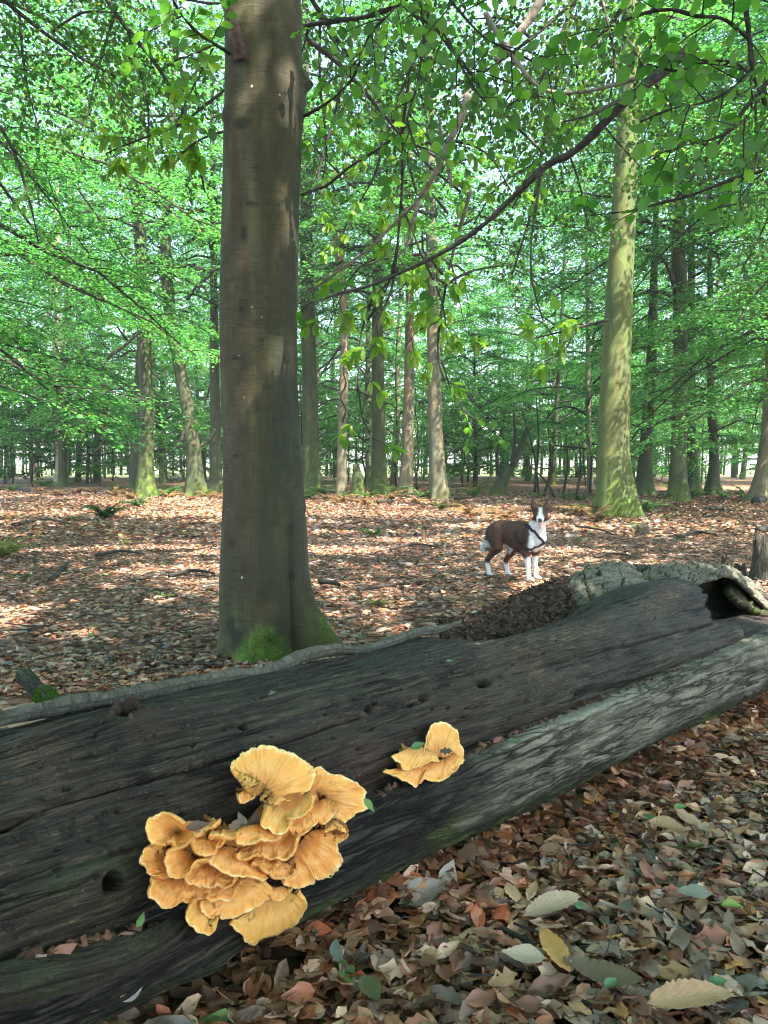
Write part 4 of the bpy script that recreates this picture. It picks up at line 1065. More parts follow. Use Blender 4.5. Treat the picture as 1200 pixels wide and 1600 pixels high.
def litter_arrays(pts, seed, templ_ids, tilt=.35, szmul=1.0, lift=.012):
    """scatter over points -> Bag content"""
    r = rs(seed); n = len(pts)
    gz = ground_z(pts[:, 0], pts[:, 1])
    t, s = to_ts(pts[:, 0], pts[:, 1])
    pile = .07 * np.exp(-((1.44 - s) / .09) ** 2) * (t > 1.0)          # drift against the log
    pos = np.stack([pts[:, 0], pts[:, 1], gz + pile + r.uniform(.0, lift, n) + .004], -1)
    nor = nrm(np.stack([r.normal(0, tilt, n), r.normal(0, tilt, n), np.ones(n)], -1))
    ya = r.uniform(0, 2 * math.pi, n); ax = np.stack([np.cos(ya), np.sin(ya), r.normal(0, .15, n)], -1)
    patch = fbm(pts[:, 0] * .5, pts[:, 1] * .5, 0, 3, 121)
    ci = r.choice(len(PAL), n, p=PW)
    col = PAL[ci] * np.where(pts[:, 1:2] < 4.3, np.array([[1.75, 1.40, 1.17]]), np.array([[1.30, 1.22, 1.18]])) * r.uniform(.75, 1.75, (n, 1)) * (1 + .2 * patch[:, None])  # near leaves brighter and warmer in colour, offsetting the green shade
    k = r.choice(templ_ids, n)
    lo = np.array([a for a, b in TSIZE])[k]; hi = np.array([b for a, b in TSIZE])[k]
    sz = (lo + (hi - lo) * r.rand(n) ** 1.3) * szmul
    return pos, ax, nor, col, k, sz, ci

def add_litter(bag, arr):
    pos, ax, nor, col, k, sz, ci = arr
    for j in np.unique(k):
        m = k == j; V, Q, uv = TEMPL[j]
        v, q, _, u, c = scatter(V, Q, None, pos[m], ax[m], nor[m], sz[m], uv, col[m])
        bag.add(v, q, None, u, c)

near = litter_field(62000, lambda r, n: 1.1 + 3.6 * r.rand(n) ** .7, 130, .58)
near = near[~in_log(near[:, 0], near[:, 1])]
t_, s_0 = to_ts(near[:, 0], near[:, 1]); near = near[(s_0 < 1.64) | (near[:, 1] > 3.9)]
near = near[:21000]
NA = litter_arrays(near, 131, np.arange(10), .42, 1.0, .03)
# the 300 nearest upper ones become leaves of their own
dist = np.hypot(near[:, 0], near[:, 1]); t_, s_0 = to_ts(near[:, 0], near[:, 1])
ppx = 600 + 1200 * near[:, 0] / near[:, 1]
cand = np.where((s_0 < 1.33) & (ppx > 150) & (ppx < 1230) & (near[:, 1] > 1.55))[0]
cand = cand[np.argsort(-NA[5][cand] / dist[cand])][:285]
own = np.zeros(len(near), bool); own[cand] = True
litter = Bag()
add_litter(litter, tuple(a[~own] for a in NA))
mid = litter_field(60000, lambda r, n: np.sqrt(3.9 ** 2 + (12.5 ** 2 - 3.9 ** 2) * r.rand(n)), 132, .55)
mid = mid[~in_log(mid[:, 0], mid[:, 1], -.1)][:38000]
TM0 = len(TEMPL)
for i in range(5):                                                     # light templates for farther leaves
    V, Q, uv = leaf_template('beech', 240 + i, 3); TEMPL.append((V, Q, uv)); TSIZE.append((.05, .09))
for i in range(3):
    r = rs(250 + i); f = r.uniform(-.1, .25)
    TEMPL.append((np.array([[0, -.5, 0], [.33, 0, f], [0, .5, r.uniform(-.1, .1)], [-.33, 0, f * r.uniform(.4, 1)]]), np.array([[0, 1, 2, 3]]), np.array([[.5, 0], [1, .5], [.5, 1], [0, .5]]))); TSIZE.append((.065, .12))
add_litter(litter, litter_arrays(mid, 133, np.arange(TM0, TM0 + 5), .38, 1.0, .025))
far = litter_field(70000, lambda r, n: np.sqrt(12.3 ** 2 + (34 ** 2 - 12.3 ** 2) * r.rand(n)), 134, .56)
add_litter(litter, litter_arrays(far, 135, np.arange(TM0 + 5, TM0 + 8), .42, 1.25, .04))
lit = obj('leaf_litter', litter.mesh('leaf_litter'), M_LIT)
tag(lit, 'deep carpet of dry brown leaves over the forest floor', 'leaf litter', kind='stuff')

# single fallen leaves
own_mesh = {}
def leaf_obj(k, pos, ax, nor, size, col, label, group=None, hd=None):
    key = (k, hd)
    if key not in own_mesh:
        V, Q, uv = leaf_template('beech' if k < 7 else 'oak' if k < 9 else 'chestnut', 200 + k, 8) if hd is None else leaf_template(hd, 260 + k, 27)
        own_mesh[key] = mesh_np('fallen_leaf', V, Q, uv=uv); own_mesh[key].materials.append(M_LITO)
    o = bpy.data.objects.new('fallen_leaf', own_mesh[key]); COL.objects.link(o)
    y = nrm(ax); z = nrm(nor - np.dot(nor, y) * y); x = np.cross(y, z)
    Mx = Matrix([[x[0] * size, y[0] * size, z[0] * size, pos[0]], [x[1] * size, y[1] * size, z[1] * size, pos[1]], [x[2] * size, y[2] * size, z[2] * size, pos[2]], [0, 0, 0, 1]])
    o.matrix_world = Mx
    o.color = (*col, 1)
    tag(o, label, 'leaf', group)
    return o
for i in cand:
    pos, ax, nor, col, k, sz, ci = [a[i] for a in NA]
    shape = 'oval beech' if k < 7 else ('lobed oak' if k < 9 else 'long chestnut')
    nm = PALN[ci]
    pos = pos + np.array([0, 0, .012])
    leaf_obj(k, pos, ax, nor, sz, col, f'{nm} {shape} leaf in the litter in front of the log', f'{nm} {shape} leaves in the near litter')

def ground_leaf(px, py, length_px, ang_deg, col, label, hd='chestnut', k=0, tilt=(0, 0), lift=.055):
    g = G(px, py, .02); Y = g[1]
    a = math.radians(ang_deg); ax = np.array([math.cos(a), math.sin(a), tilt[1]])
    leaf_obj(k, g + np.array([0, 0, lift]), ax, np.array([tilt[0], -.25, 1.0]), length_px / 1200 * Y, col, label, None, hd)
ground_leaf(868, 1520, 112, 100, (.74, .36, .10), 'large golden serrated chestnut leaf lying flat among brown leaves', 'chestnut', 0)
ground_leaf(935, 1552, 125, -28, (.14, .085, .03), 'large dark olive serrated chestnut leaf beside the golden one', 'chestnut', 1)
ground_leaf(860, 1445, 105, 22, (.50, .34, .22), 'pale curled serrated leaf above the golden chestnut leaf', 'chestnut', 2, (.2, .1))
ground_leaf(820, 1528, 72, 165, (.55, .42, .30), 'pale cream leaf just left of the golden chestnut leaf', 'beech', 3)
ground_leaf(578, 1580, 70, -65, (.13, .15, .06), 'olive green leaf with pale veins near the bottom edge below the fungus', 'beech', 4)
ground_leaf(1075, 1595, 150, 10, (.50, .27, .125), 'large tan serrated leaf at the bottom edge of the frame', 'chestnut', 5)
ground_leaf(953, 1574, 34, 40, (.07, .2, .05), 'bright green small leaf below the dark olive chestnut leaf', 'beech', 6)
ground_leaf(1142, 1446, 34, -10, (.22, .34, .03), 'lime green oval leaf lying alone on brown litter', 'beech', 7)
ground_leaf(1118, 1572, 36, 0, (.07, .18, .04), 'green leaf with upturned edge near the lower right corner', 'beech', 8, (.5, .2))
ground_leaf(905, 1447, 26, 60, (.10, .22, .08), 'green leaf tilted up beside the pale curled serrated leaf', 'beech', 9)
ground_leaf(1015, 1303, 28, 120, (.09, .2, .06), 'green leaf upright in litter beyond the grey crumpled leaf', 'beech', 10)
ground_leaf(1062, 1286, 26, 20, (.11, .25, .05), 'light green leaf nearest the right side of the bark strip', 'beech', 11)
ground_leaf(1085, 1425, 58, 170, (.26, .245, .185), 'grey green leaf lying flat on dark soil patch', 'beech', 12)
ground_leaf(660, 1425, 90, 25, (.34, .28, .235), 'crumpled silvery grey leaf on litter close under the log', 'beech', 13, (.3, .2))
ground_leaf(700, 1400, 60, 70, (.38, .31, .25), 'pale grey dead leaf standing against others under the log', 'beech', 14, (.4, .4))
ground_leaf(800, 1425, 52, 95, (.52, .31, .16), 'buff cupped leaf right of the silvery grey leaf', 'beech', 15, (.3, .1))
ground_leaf(1040, 1315, 60, -30, (.52, .31, .17), 'broad sandy brown leaf in the upper right litter', 'beech', 16)
ground_leaf(525, 1522, 45, 95, (.09, .13, .09), 'dark green leaf on edge between brown leaves near the log', 'beech', 17, (.5, .3))

def log_leaf(px, py, length_px, adeg, col, label, hd='beech', k=20, out=.012, up=.3, base=None):
    p = log_pt(px, py, out) if base is None else base
    n = nrm(log_normal(px, py) * (1 - up) + np.array([0, 0, up])); Y = np.dot(p - EYE, _FR)
    view = nrm(EYE - p); right = nrm(np.cross(_UP, view)); upv = np.cross(view, right)
    a = math.radians(adeg); ax = math.cos(a) * right + math.sin(a) * upv
    leaf_obj(k, p, ax, n, length_px / 1200 * Y, col, label, None, hd)
log_leaf(190, 1515, 50, 60, (.19, .09, .035), 'brown folded leaf standing on the dark ledge at lower left', 'beech', 20, .03, .1)
log_leaf(195, 1530, 34, 30, (.5, .47, .45), 'white backed leaf under the brown folded leaf on the ledge', 'beech', 21, .035, .6)
log_leaf(208, 1428, 24, 60, (.09, .22, .03), 'bright green leaf stuck on edge left of the big fungus', 'beech', 22, .03, .2)
log_leaf(183, 1452, 28, 10, (.22, .10, .055), 'reddish brown leaf in the crevice left of the green leaf', 'beech', 23, .03)
log_leaf(86, 1478, 46, 20, (.24, .075, .03), 'copper red leaf lying along the crevice at far left', 'beech', 24, .03)
log_leaf(45, 1495, 40, 30, (.27, .19, .13), 'tan leaf scraps in the crevice at the left edge', 'oak', 25, .03)
log_leaf(60, 1500, 20, 30, (.4, .42, .37), 'small whitish leaf fragment in the left crevice', 'beech', 26, .035)
log_leaf(150, 1540, 50, 40, (.15, .05, .035), 'dark red leaf flat on the lower left ledge', 'beech', 27, .03)
log_leaf(765, 1156, 18, 30, (.25, .08, .05), 'small red brown leaf in the crevice right of the small fungus', 'beech', 28, .03)
log_leaf(788, 1158, 24, 10, (.05, .11, .03), 'small green sprig leaf beside the red brown crevice leaf', 'beech', 29, .03)
log_leaf(700, 1036, 12, 0, (.2, .3, .2), 'tiny pale green leaf on the top of the dark log', 'beech', 30, .01)
log_leaf(424, 1088, 14, 20, (.12, .17, .1), 'tiny green leaf on the log below the big tree', 'beech', 31, .01)
log_leaf(745, 1010, 12, 0, (.25, .3, .22), 'tiny grey leaf near the straw coloured worn top', 'beech', 32, .01)
log_leaf(1150, 1035, 14, 80, (.4, .28, .17), 'small buff leaf standing in the crack by the broken end', 'beech', 33, .03)
log_leaf(1120, 1050, 14, 80, (.4, .26, .15), 'small tan leaf left of the buff leaf by the broken end', 'beech', 34, .03)
fl = FUO
log_leaf(524, 1251, 26, -50, (.14, .26, .02), 'yellow green leaf stuck to the upper right of the big fungus', 'beech', 35, .12, .3)
log_leaf(272, 1297, 36, 5, (.14, .06, .03), 'brown dead leaf lying in the leftmost cup of the big fungus', 'beech', 36, .10, .5)
log_leaf(632, 1170, 24, 20, (.08, .2, .04), 'green leaf caught at the upper left of the small fungus', 'beech', 37, .05, .3)
log_leaf(668, 1176, 20, 0, (.05, .028, .02), 'dark brown leaf scrap held in the small fungus', 'oak', 38, .07, .3)
log_leaf(355, 1285, 30, 110, (.12, .12, .085), 'grey green leaf wedged behind the middle of the big fungus', 'beech', 39, .06, .1)
log_leaf(375, 1283, 34, 80, (.10, .04, .03), 'dark reddish leaf wedged beside the grey green one behind the fungus', 'beech', 40, .06, .1)
log_leaf(335, 1290, 26, 30, (.16, .08, .05), 'brown leaf scrap on the upper tier of the big fungus', 'beech', 41, .09, .3)

# litter of thin twigs
tb = Bag(); rt = rs(140)
for _ in range(230):
    yy_ = 1.3 + 3.2 * rt.rand(); xx_ = rt.uniform(-.1, .56) * yy_
    if in_log(xx_, yy_): continue
    a_ = rt.uniform(0, 6.28); L_ = rt.uniform(.04, .22); k_ = np.linspace(-.5, .5, 5)
    p_ = np.stack([xx_ + np.cos(a_) * L_ * k_, yy_ + np.sin(a_) * L_ * k_, float(ground_z(xx_, yy_)) + .028 + rt.normal(0, .012) + L_ * .15 * k_ * rt.normal()], -1) + rt.normal(0, .006, (5, 3))
    tb.tube(p_, rt.uniform(.0012, .0035), 5)
for _ in range(260):
    yy_ = 4.2 + 12 * rt.rand(); xx_ = rt.uniform(-.55, .55) * yy_; a_ = rt.uniform(0, 6.28); L_ = rt.uniform(.15, .7); k_ = np.linspace(-.5, .5, 5)
    p_ = np.stack([xx_ + np.cos(a_) * L_ * k_, yy_ + np.sin(a_) * L_ * k_, ground_z(xx_ + np.cos(a_) * L_ * k_, yy_ + np.sin(a_) * L_ * k_) + .035], -1) + rt.normal(0, .012, (5, 3))
    tb.tube(p_, rt.uniform(.002, .006), 4)
tag(obj('twigs', tb.mesh('twigs'), M_BOUGH), 'thin broken twigs scattered through the leaf litter', 'twigs', kind='stuff')

# twigs and sticks on the litter
def stick(pix, r0, r1, label, seed, mat=None, z=.025, name='stick'):
    pts = smooth_path([G(x, y, z) for x, y in pix], 18); pts[:, 2] += .01 * np.sin(np.linspace(0, 3, 18))
    o = uv_tube(name, pts, np.linspace(r0, r1, 18), 8, mat or M_TWIG, seed, .002, 1, (.2, 0, 0), None, pts[0])
    tag(o, label, 'stick')
stick([(765, 1447), (800, 1465), (838, 1485)], .009, .006, 'black wet stick pointing at the golden chestnut leaf', 401)
stick([(860, 1323), (900, 1325), (935, 1322)], .005, .003, 'thin dark twig across the litter beside the log', 402)
stick([(640, 1505), (680, 1490), (690, 1488)], .007, .004, 'short grey twig in the litter under the log', 403, M_PTWIG)
stick([(1150, 1562), (1180, 1560), (1215, 1556)], .006, .004, 'pale twig at the lower right edge', 404, M_PTWIG)
stick([(500, 908), (530, 914)], .03, .02, 'short dark stick lying right of the big tree', 405)
stick([(560, 921), (600, 917), (640, 911)], .018, .012, 'thin long stick lying behind the log near the dog', 406)
stick([(80, 905), (100, 888), (105, 880)], .03, .02, 'dark broken stick on the litter at left', 407)
stick([(1030, 1350), (1060, 1345)], .006, .003, 'grey twig in front of the sandy brown leaf', 408, M_PTWIG)
# ------------------------------------------------------------------ leaves on trees: crowns shared by the trees of the wood
GREEN_A = np.array([.034, .130, .044]); GREEN_B = np.array([.098, .265, .072])
def green(r, n, a=GREEN_A, b=GREEN_B, yellow=.03):
    g = r.rand(n, 1) ** 1.2
    c = a + (b - a) * g
    c *= r.uniform(.8, 1.2, (n, 1))
    y = r.rand(n) < yellow
    c[y] = np.array([.15, .16, .03]) * r.uniform(.7, 1.2, (y.sum(), 1))
    return c
DIAM_V = np.array([[0, -.5, 0], [.31, -.05, .10], [0, .5, -.03], [-.31, -.05, .10]]); DIAM_Q = np.array([[0, 1, 2, 3]])

def crown_proto(seed, h0, h1, spread, n_limb, n_sub, per_sub, leaf, low_bias=1.0, droop=.5, dens_top=1.0):
    r = rs(seed); wood_ = Bag(); LP, LA, LNn, LC, LSz = [], [], [], [], []
    for i in range(n_limb):
        f = (i + r.rand()) / n_limb
        h = h0 + (h1 - h0) * f ** low_bias
        az = i * 2.39996 + r.normal(0, .35)
        prof = (.75 + .5 * math.sin(math.pi * min(1, .15 + f * .9))) * (1.0 if f < .75 else 1.0 - (f - .75) * 2.6)
        L = spread * prof * r.uniform(.7, 1.15)
        up = math.tan(math.radians(r.uniform(8, 42) + 22 * f))
        k = np.linspace(0, 1, 9)
        d = np.array([math.cos(az), math.sin(az), 0]); sdv = np.array([-d[1], d[0], 0])
        wob = np.cumsum(r.normal(0, .035, 9)); wob2 = np.cumsum(r.normal(0, .03, 9))
        pts = d * (L * k)[:, None] + sdv * (L * wob)[:, None] + np.array([0, 0, 1.0]) * (h + L * (up * k * .75 - droop * (up + .55) * k ** 2.1 + wob2))[:, None]
        r0 = (.02 + .009 * L) * (1 - .5 * f)
        wood_.tube(pts, r0 * (1 - .9 * k ** .8) + .006, 5, cap=False)
        for j in range(n_sub):
            q = .16 + .84 * (j + r.rand()) / n_sub
            b = pts[min(8, int(q * 8))] + (pts[min(8, int(q * 8) + 1)] - pts[min(8, int(q * 8))]) * (q * 8 % 1)
            sg = 1 if j % 2 else -1
            a2 = az + sg * r.uniform(.5, 1.25)
            d2 = np.array([math.cos(a2), math.sin(a2), r.uniform(-.1, .22)])
            L2 = L * r.uniform(.16, .36) * (1.25 - .5 * q) + .3
            kk_ = np.linspace(0, 1, 5)
            p2 = b + d2 * (L2 * kk_)[:, None] - np.array([0, 0, 1.0]) * (L2 * .32 * kk_ ** 2)[:, None] + np.cumsum(r.normal(0, .03 * L2, (5, 3)), 0)
            wood_.tube(p2, .011 * (1 - .75 * kk_) + .002, 3, cap=False)
            n = int(per_sub * r.uniform(.6, 1.4) * (1 if f < .5 else dens_top))
            u = r.rand(n) ** .8 * 4; iu = np.minimum(u.astype(int), 3)
            pc = p2[iu] + (p2[iu + 1] - p2[iu]) * (u - iu)[:, None]
            s2 = np.array([-d2[1], d2[0], 0])
            lat = r.normal(0, .22 * L2 + .06, n) * (1.1 - .18 * u)
            LP.append(pc + s2 * lat[:, None] + np.array([0, 0, 1.0]) * (r.normal(0, .05, n) - .12 * np.abs(lat))[:, None])
            LA.append(nrm(d2 + s2 * np.sign(lat)[:, None] * .8 + r.normal(0, .3, (n, 3)) - np.array([0, 0, .25])))
            LNn.append(nrm(np.array([0, 0, 1.0]) + r.normal(0, .42, (n, 3))))
            LC.append(green(r, n) * r.uniform(.75, 1.2))
            LSz.append(leaf * r.uniform(.7, 1.25, n))
    V, Q, _, _, c = scatter(DIAM_V, DIAM_Q, None, np.concatenate(LP), np.concatenate(LA), np.concatenate(LNn), np.concatenate(LSz), None, np.concatenate(LC))
    cm = mesh_np('crown', V, Q, None, False, cols={'col': c}); cm.materials.append(M_LEAF)
    wm = wood_.mesh('branchwork'); wm.materials.append(M_TWIG)
    return cm, wm

LOWC = [crown_proto(500 + i, 1.7 + .5 * i, 19, 5.2, 40, 12, 82, .135, 1.15, .55, .5) for i in range(3)]
HIGHC = [crown_proto(520 + i, 7.2 + 1.2 * i, 22, 5.0, 34, 10, 62, .13, 1.1, .5, .45) for i in range(3)]
THINC = crown_proto(529, 9.5, 22, 5.0, 26, 9, 55, .13, 1.1, .5, .4)
MIDC = [crown_proto(540, 2.6, 15, 5.2, 40, 14, 190, .085, 1.1, .65)]

def trunk_mesh(path, rad, flare=.5, seed=0, n=20, lumps=.06, moss_h=1.2, moss_all=.25, roots=6):
    """path world points from foot to top, radius along it, swelling roots at the foot; uv = (round, height)"""
    k = 90
    p = smooth_path(path, k); L = np.concatenate([[0], np.cumsum(np.linalg.norm(np.diff(p, axis=0), axis=1))])
    R_ = np.interp(np.linspace(0, 1, k), np.linspace(0, 1, len(rad)), rad)
    a = np.linspace(0, 2 * math.pi, n + 1)
    A, LL = np.meshgrid(a, L)
    rr2 = R_[:, None] * (1 + lumps * fbm(np.cos(A) * 1.3 + seed, np.sin(A) * 1.3, LL * 1.1, 3, seed) + .25 * flare * np.exp(-LL / (R_[0] * 4)))
    rr2 = rr2 * (1 + flare * np.exp(-LL / (R_[0] * 1.5)) * (.55 + .6 * np.cos(A * roots + seed + np.sin(A * 2 + seed))))
    V = np.stack([p[:, 0:1] + rr2 * np.cos(A), p[:, 1:2] + rr2 * np.sin(A), np.repeat(p[:, 2:3], n + 1, 1)], -1)
    ms = np.clip(1 - LL / moss_h, 0, 1) * .9 + moss_all * (.5 + fbm(np.cos(A) * 1.2, np.sin(A) * 1.2 + seed, LL * .4, 3, seed + 5))
    uv = np.stack([A / (2 * math.pi) * R_[0] * 5, LL], -1)
    return V, grid_faces(k, n + 1), uv.reshape(-1, 2), ms.ravel()

def tree(label, pix, radpx, crown=None, crown_scale=1.0, mat=None, group=None, seed=0, flare=.5, moss_h=1.2, moss_all=.25, top=None, lumps=.06, zrot=None, limbs=(), name='beech_tree'):
    """pix: [(px,py)...] foot first; distance from the foot's place on the ground"""
    g0_ = G(*pix[0]); Y = g0_[1]
    g0_[2] = ground_z(g0_[0], g0_[1]) - .08
    pts = [g0_] + [P(x, y, Y + .12 * j) for j, (x, y) in enumerate(pix[1:])]
    if top:
        d = pts[-1] - pts[-2]; d = d / abs(d[2]); d[:2] *= .6
        if pts[-1][2] < top: pts.append(pts[-1] + d * (top - pts[-1][2]) * np.array([1, 1, 1.0]))
    rad = np.array(radpx) / 2 / 1200 * Y
    if top: rad = np.append(rad, rad[-1] * .45)
    o = empty(name, g0_, label, 'tree', group)
    V, F, uv, ms = trunk_mesh(pts, rad, flare, seed, 22, lumps, moss_h, moss_all)
    obj('trunk', mesh_np('trunk', V.reshape(-1, 3) - g0_, F, uv=uv, floats={'moss': ms}), mat or M_FARBARK, o)
    for (lp_, lr) in limbs:
        q = smooth_path([P(x, y, Y + dy) for x, y, dy in lp_], 22)
        b = Bag(); b.tube(q, np.linspace(lr[0], lr[1], 22) / 2 / 1200 * Y, 7)
        m_ = b.mesh('limb'); obj('limb', mesh_shift(m_, g0_), M_TWIG, o)
    if crown is not None: add_crown(o, crown, crown_scale, seed if zrot is None else zrot)
    return o
def mesh_shift(me, org):
    me.transform(Matrix.Translation(-Vector(org))); return me
def add_crown(o, proto, sc=1.0, rot=0.0, off=(0, 0)):
    cm, wm = proto
    for nme, m_ in (('crown', cm), ('branchwork', wm)):
        c = bpy.data.objects.new(nme, m_); COL.objects.link(c); c.parent = o
        c.rotation_euler = (0, 0, rot * 1.7); c.scale = (sc, sc, sc); c.location = (off[0], off[1], 0); c['kind'] = 'stuff'

# --- trees one can single out
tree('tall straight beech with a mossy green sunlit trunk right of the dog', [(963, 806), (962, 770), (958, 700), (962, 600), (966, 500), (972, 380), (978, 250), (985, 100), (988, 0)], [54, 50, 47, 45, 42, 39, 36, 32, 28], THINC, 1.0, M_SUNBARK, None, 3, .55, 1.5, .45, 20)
tree('slender mossy beech with many low dead limbs right of the sunlit one', [(1060, 781), (1060, 720), (1062, 640), (1064, 540), (1062, 440), (1060, 380), (1066, 250)], [27, 24, 23, 22, 22, 19, 14], HIGHC[1], 1.0, None, None, 4, .5, .9, .4, 22, .1, None,
     [([(1056, 470, 0), (1040, 458, -.2), (1010, 455, -.3), (985, 468, -.3)], (8, 2)), ([(1053, 650, 0), (1030, 660, -.2), (1010, 668, -.2), (985, 662, -.3)], (6, 2)), ([(1054, 572, 0), (1035, 582, -.2), (1005, 578, -.2)], (5, 2)), ([(1070, 560, 0), (1085, 555, -.2), (1095, 530, -.2)], (5, 2)), ([(1060, 470, 0), (1045, 420, .1), (1030, 400, .2), (1000, 385, .3)], (9, 3))])
tree('dark thin leaning beech between the sunlit beech and the slender mossy one', [(1006, 772), (1008, 730), (1012, 660), (1017, 580), (1020, 500), (1022, 420), (1026, 300)], [26, 21, 18, 16, 14, 11, 8], HIGHC[2], .95, None, None, 5, .5, .8, .3, 20, .08, None,
     [([(1014, 690, 0), (1000, 670, -.1), (985, 690, -.1)], (5, 2)), ([(1016, 590, 0), (1030, 585, -.1), (1048, 578, -.1)], (5, 2))])
tree('mottled pale and dark beech left of the dog, standing alone in the middle', [(686, 778), (684, 740), (681, 680), (679, 610), (677, 520), (675, 420), (673, 320), (672, 200)], [27, 25, 22, 21, 20, 18, 17, 14], HIGHC[0], .95, mat_beech_bark('mottled_bark', (1.1, 1.1, 1.0), .5, 1.0), None, 6, .45, .7, .25, 22)
tree('pale crooked trunk with a dead ivy stem and broken bent top', [(533, 774), (534, 720), (536, 640), (538, 560), (537, 480), (530, 400), (522, 350), (516, 330)], [17, 15, 14, 13, 13, 14, 13, 9], HIGHC[2], .9, M_PALEBARK, None, 7, .2, .3, .1, None, .05, None,
     [([(535, 660, -.2), (540, 640, -.25), (532, 620, -.25), (541, 600, -.25), (537, 585, -.2), (536, 560, -.2)], (3, 2)), ([(520, 345, 0), (528, 336, -.1), (538, 325, -.2)], (7, 3)), ([(533, 540, 0), (515, 565, .1), (500, 590, .2)], (5, 2))])
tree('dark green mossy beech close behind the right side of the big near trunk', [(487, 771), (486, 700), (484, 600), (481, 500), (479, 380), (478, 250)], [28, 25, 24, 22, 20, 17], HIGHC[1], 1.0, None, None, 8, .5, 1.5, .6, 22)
tree('mossy dark trunk right of the pale crooked trunk', [(593, 773), (592, 720), (591, 640), (590, 520), (590, 400)], [26, 23, 21, 18, 15], HIGHC[1], .9, None, None, 9, .4, 1.2, .5, 20)
tree('thin speckled trunk between the mossy dark one and the mottled beech', [(633, 770), (636, 720), (638, 640), (640, 560), (640, 420)], [22, 19, 17, 16, 12], HIGHC[2], .9, M_PALEBARK, None, 10, .4, .8, .2, 19)
tree('short mossy dead trunk snapped off low, beside the pale crooked trunk', [(560, 774), (559, 750), (556, 725)], [20, 16, 9], None, 1, None, None, 11, .6, 1.6, .7, None, .2, None, (), 'dead_trunk')
tree('tall mossy beech leaning slightly left, first of the pair left of the big trunk', [(228, 775), (228, 720), (229, 640), (226, 540), (222, 430), (213, 330), (207, 240), (200, 120)], [27, 22, 21, 19, 17, 15, 13, 10], HIGHC[2], 1.0, None, None, 12, .5, 2.0, .6, 21, .07, None,
     [([(221, 515, 0), (195, 540, -.3), (165, 565, -.5), (155, 600, -.5), (168, 640, -.5), (163, 690, -.6), (130, 718, -.6)], (5, 2)), ([(217, 300, 0), (235, 290, -.2), (262, 270, -.2)], (5, 2)), ([(226, 360, 0), (250, 345, .2), (262, 352, .2)], (5, 2))])
tree('leaning curved beech, second of the pair left of the big near trunk', [(307, 775), (304, 730), (297, 660), (286, 600), (272, 530), (262, 450), (259, 380), (264, 280), (270, 150)], [28, 24, 21, 20, 19, 18, 16, 13, 10], HIGHC[0], .95, None, None, 13, .5, .8, .35, 21, .08, None,
     [([(288, 665, 0), (282, 690, -.2), (262, 710, -.3)], (7, 2)), ([(264, 330, 0), (280, 310, .1), (300, 290, .1)], (6, 2)), ([(302, 700, 0), (325, 690, .2), (335, 670, .2)], (6, 3))])
tree('straight grey trunk with a mossy foot tucked beside the big near trunk', [(338, 770), (337, 720), (336, 640), (335, 560), (334, 440)], [22, 18, 16, 15, 11], HIGHC[1], .9, None, None, 14, .4, .6, .15, 20)
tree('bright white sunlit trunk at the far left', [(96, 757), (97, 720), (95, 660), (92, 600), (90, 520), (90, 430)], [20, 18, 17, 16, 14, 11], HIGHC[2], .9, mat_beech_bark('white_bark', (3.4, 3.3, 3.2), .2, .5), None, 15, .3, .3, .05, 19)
tree('dull grey trunk just behind the first beech of the left pair', [(212, 765), (213, 720), (216, 650), (220, 560), (222, 470)], [22, 19, 17, 14, 11], HIGHC[0], .9, None, None, 16, .3, .6, .15, 19)
tree('leaning dark dead snag with a forked top in the middle distance', [(775, 772), (785, 750), (800, 728), (814, 700), (823, 668)], [26, 20, 13, 10, 7], None, 1, M_FARBARK, None, 17, .2, .6, .3, None, .2, None,
     [([(800, 728, 0), (804, 690, 0), (803, 640, 0)], (8, 2)), ([(784, 752, 0), (776, 715, .2), (782, 680, .2)], (9, 2))], 'dead_trunk')
tree('pale flared trunk at the right edge with a mossy foot', [(1192, 783), (1196, 740), (1201, 690), (1206, 600), (1208, 450)], [36, 27, 24, 22, 18], HIGHC[2], 1.0, M_PALEBARK, None, 18, .6, .7, .2, 20)
tree('dark trunk with a leaning stem in the right background', [(1115, 774), (1114, 750), (1116, 720), (1112, 640), (1110, 560)], [24, 19, 15, 13, 10], LOWC[1], .8, None, None, 19, .5, .5, .2, 16)
tree('thick dark mossy trunk farther back between the right hand beeches', [(1082, 770), (1083, 745), (1081, 700), (1080, 620)], [22, 19, 17, 14], HIGHC[0], .9, None, None, 20, .4, .6, .3, 17)
tree('slim trunk behind the left pair with bare foot', [(152, 754), (152, 720), (154, 650), (156, 560)], [12, 11, 10, 8], LOWC[0], .9, None, None, 21, .3, .4, .1, 18)

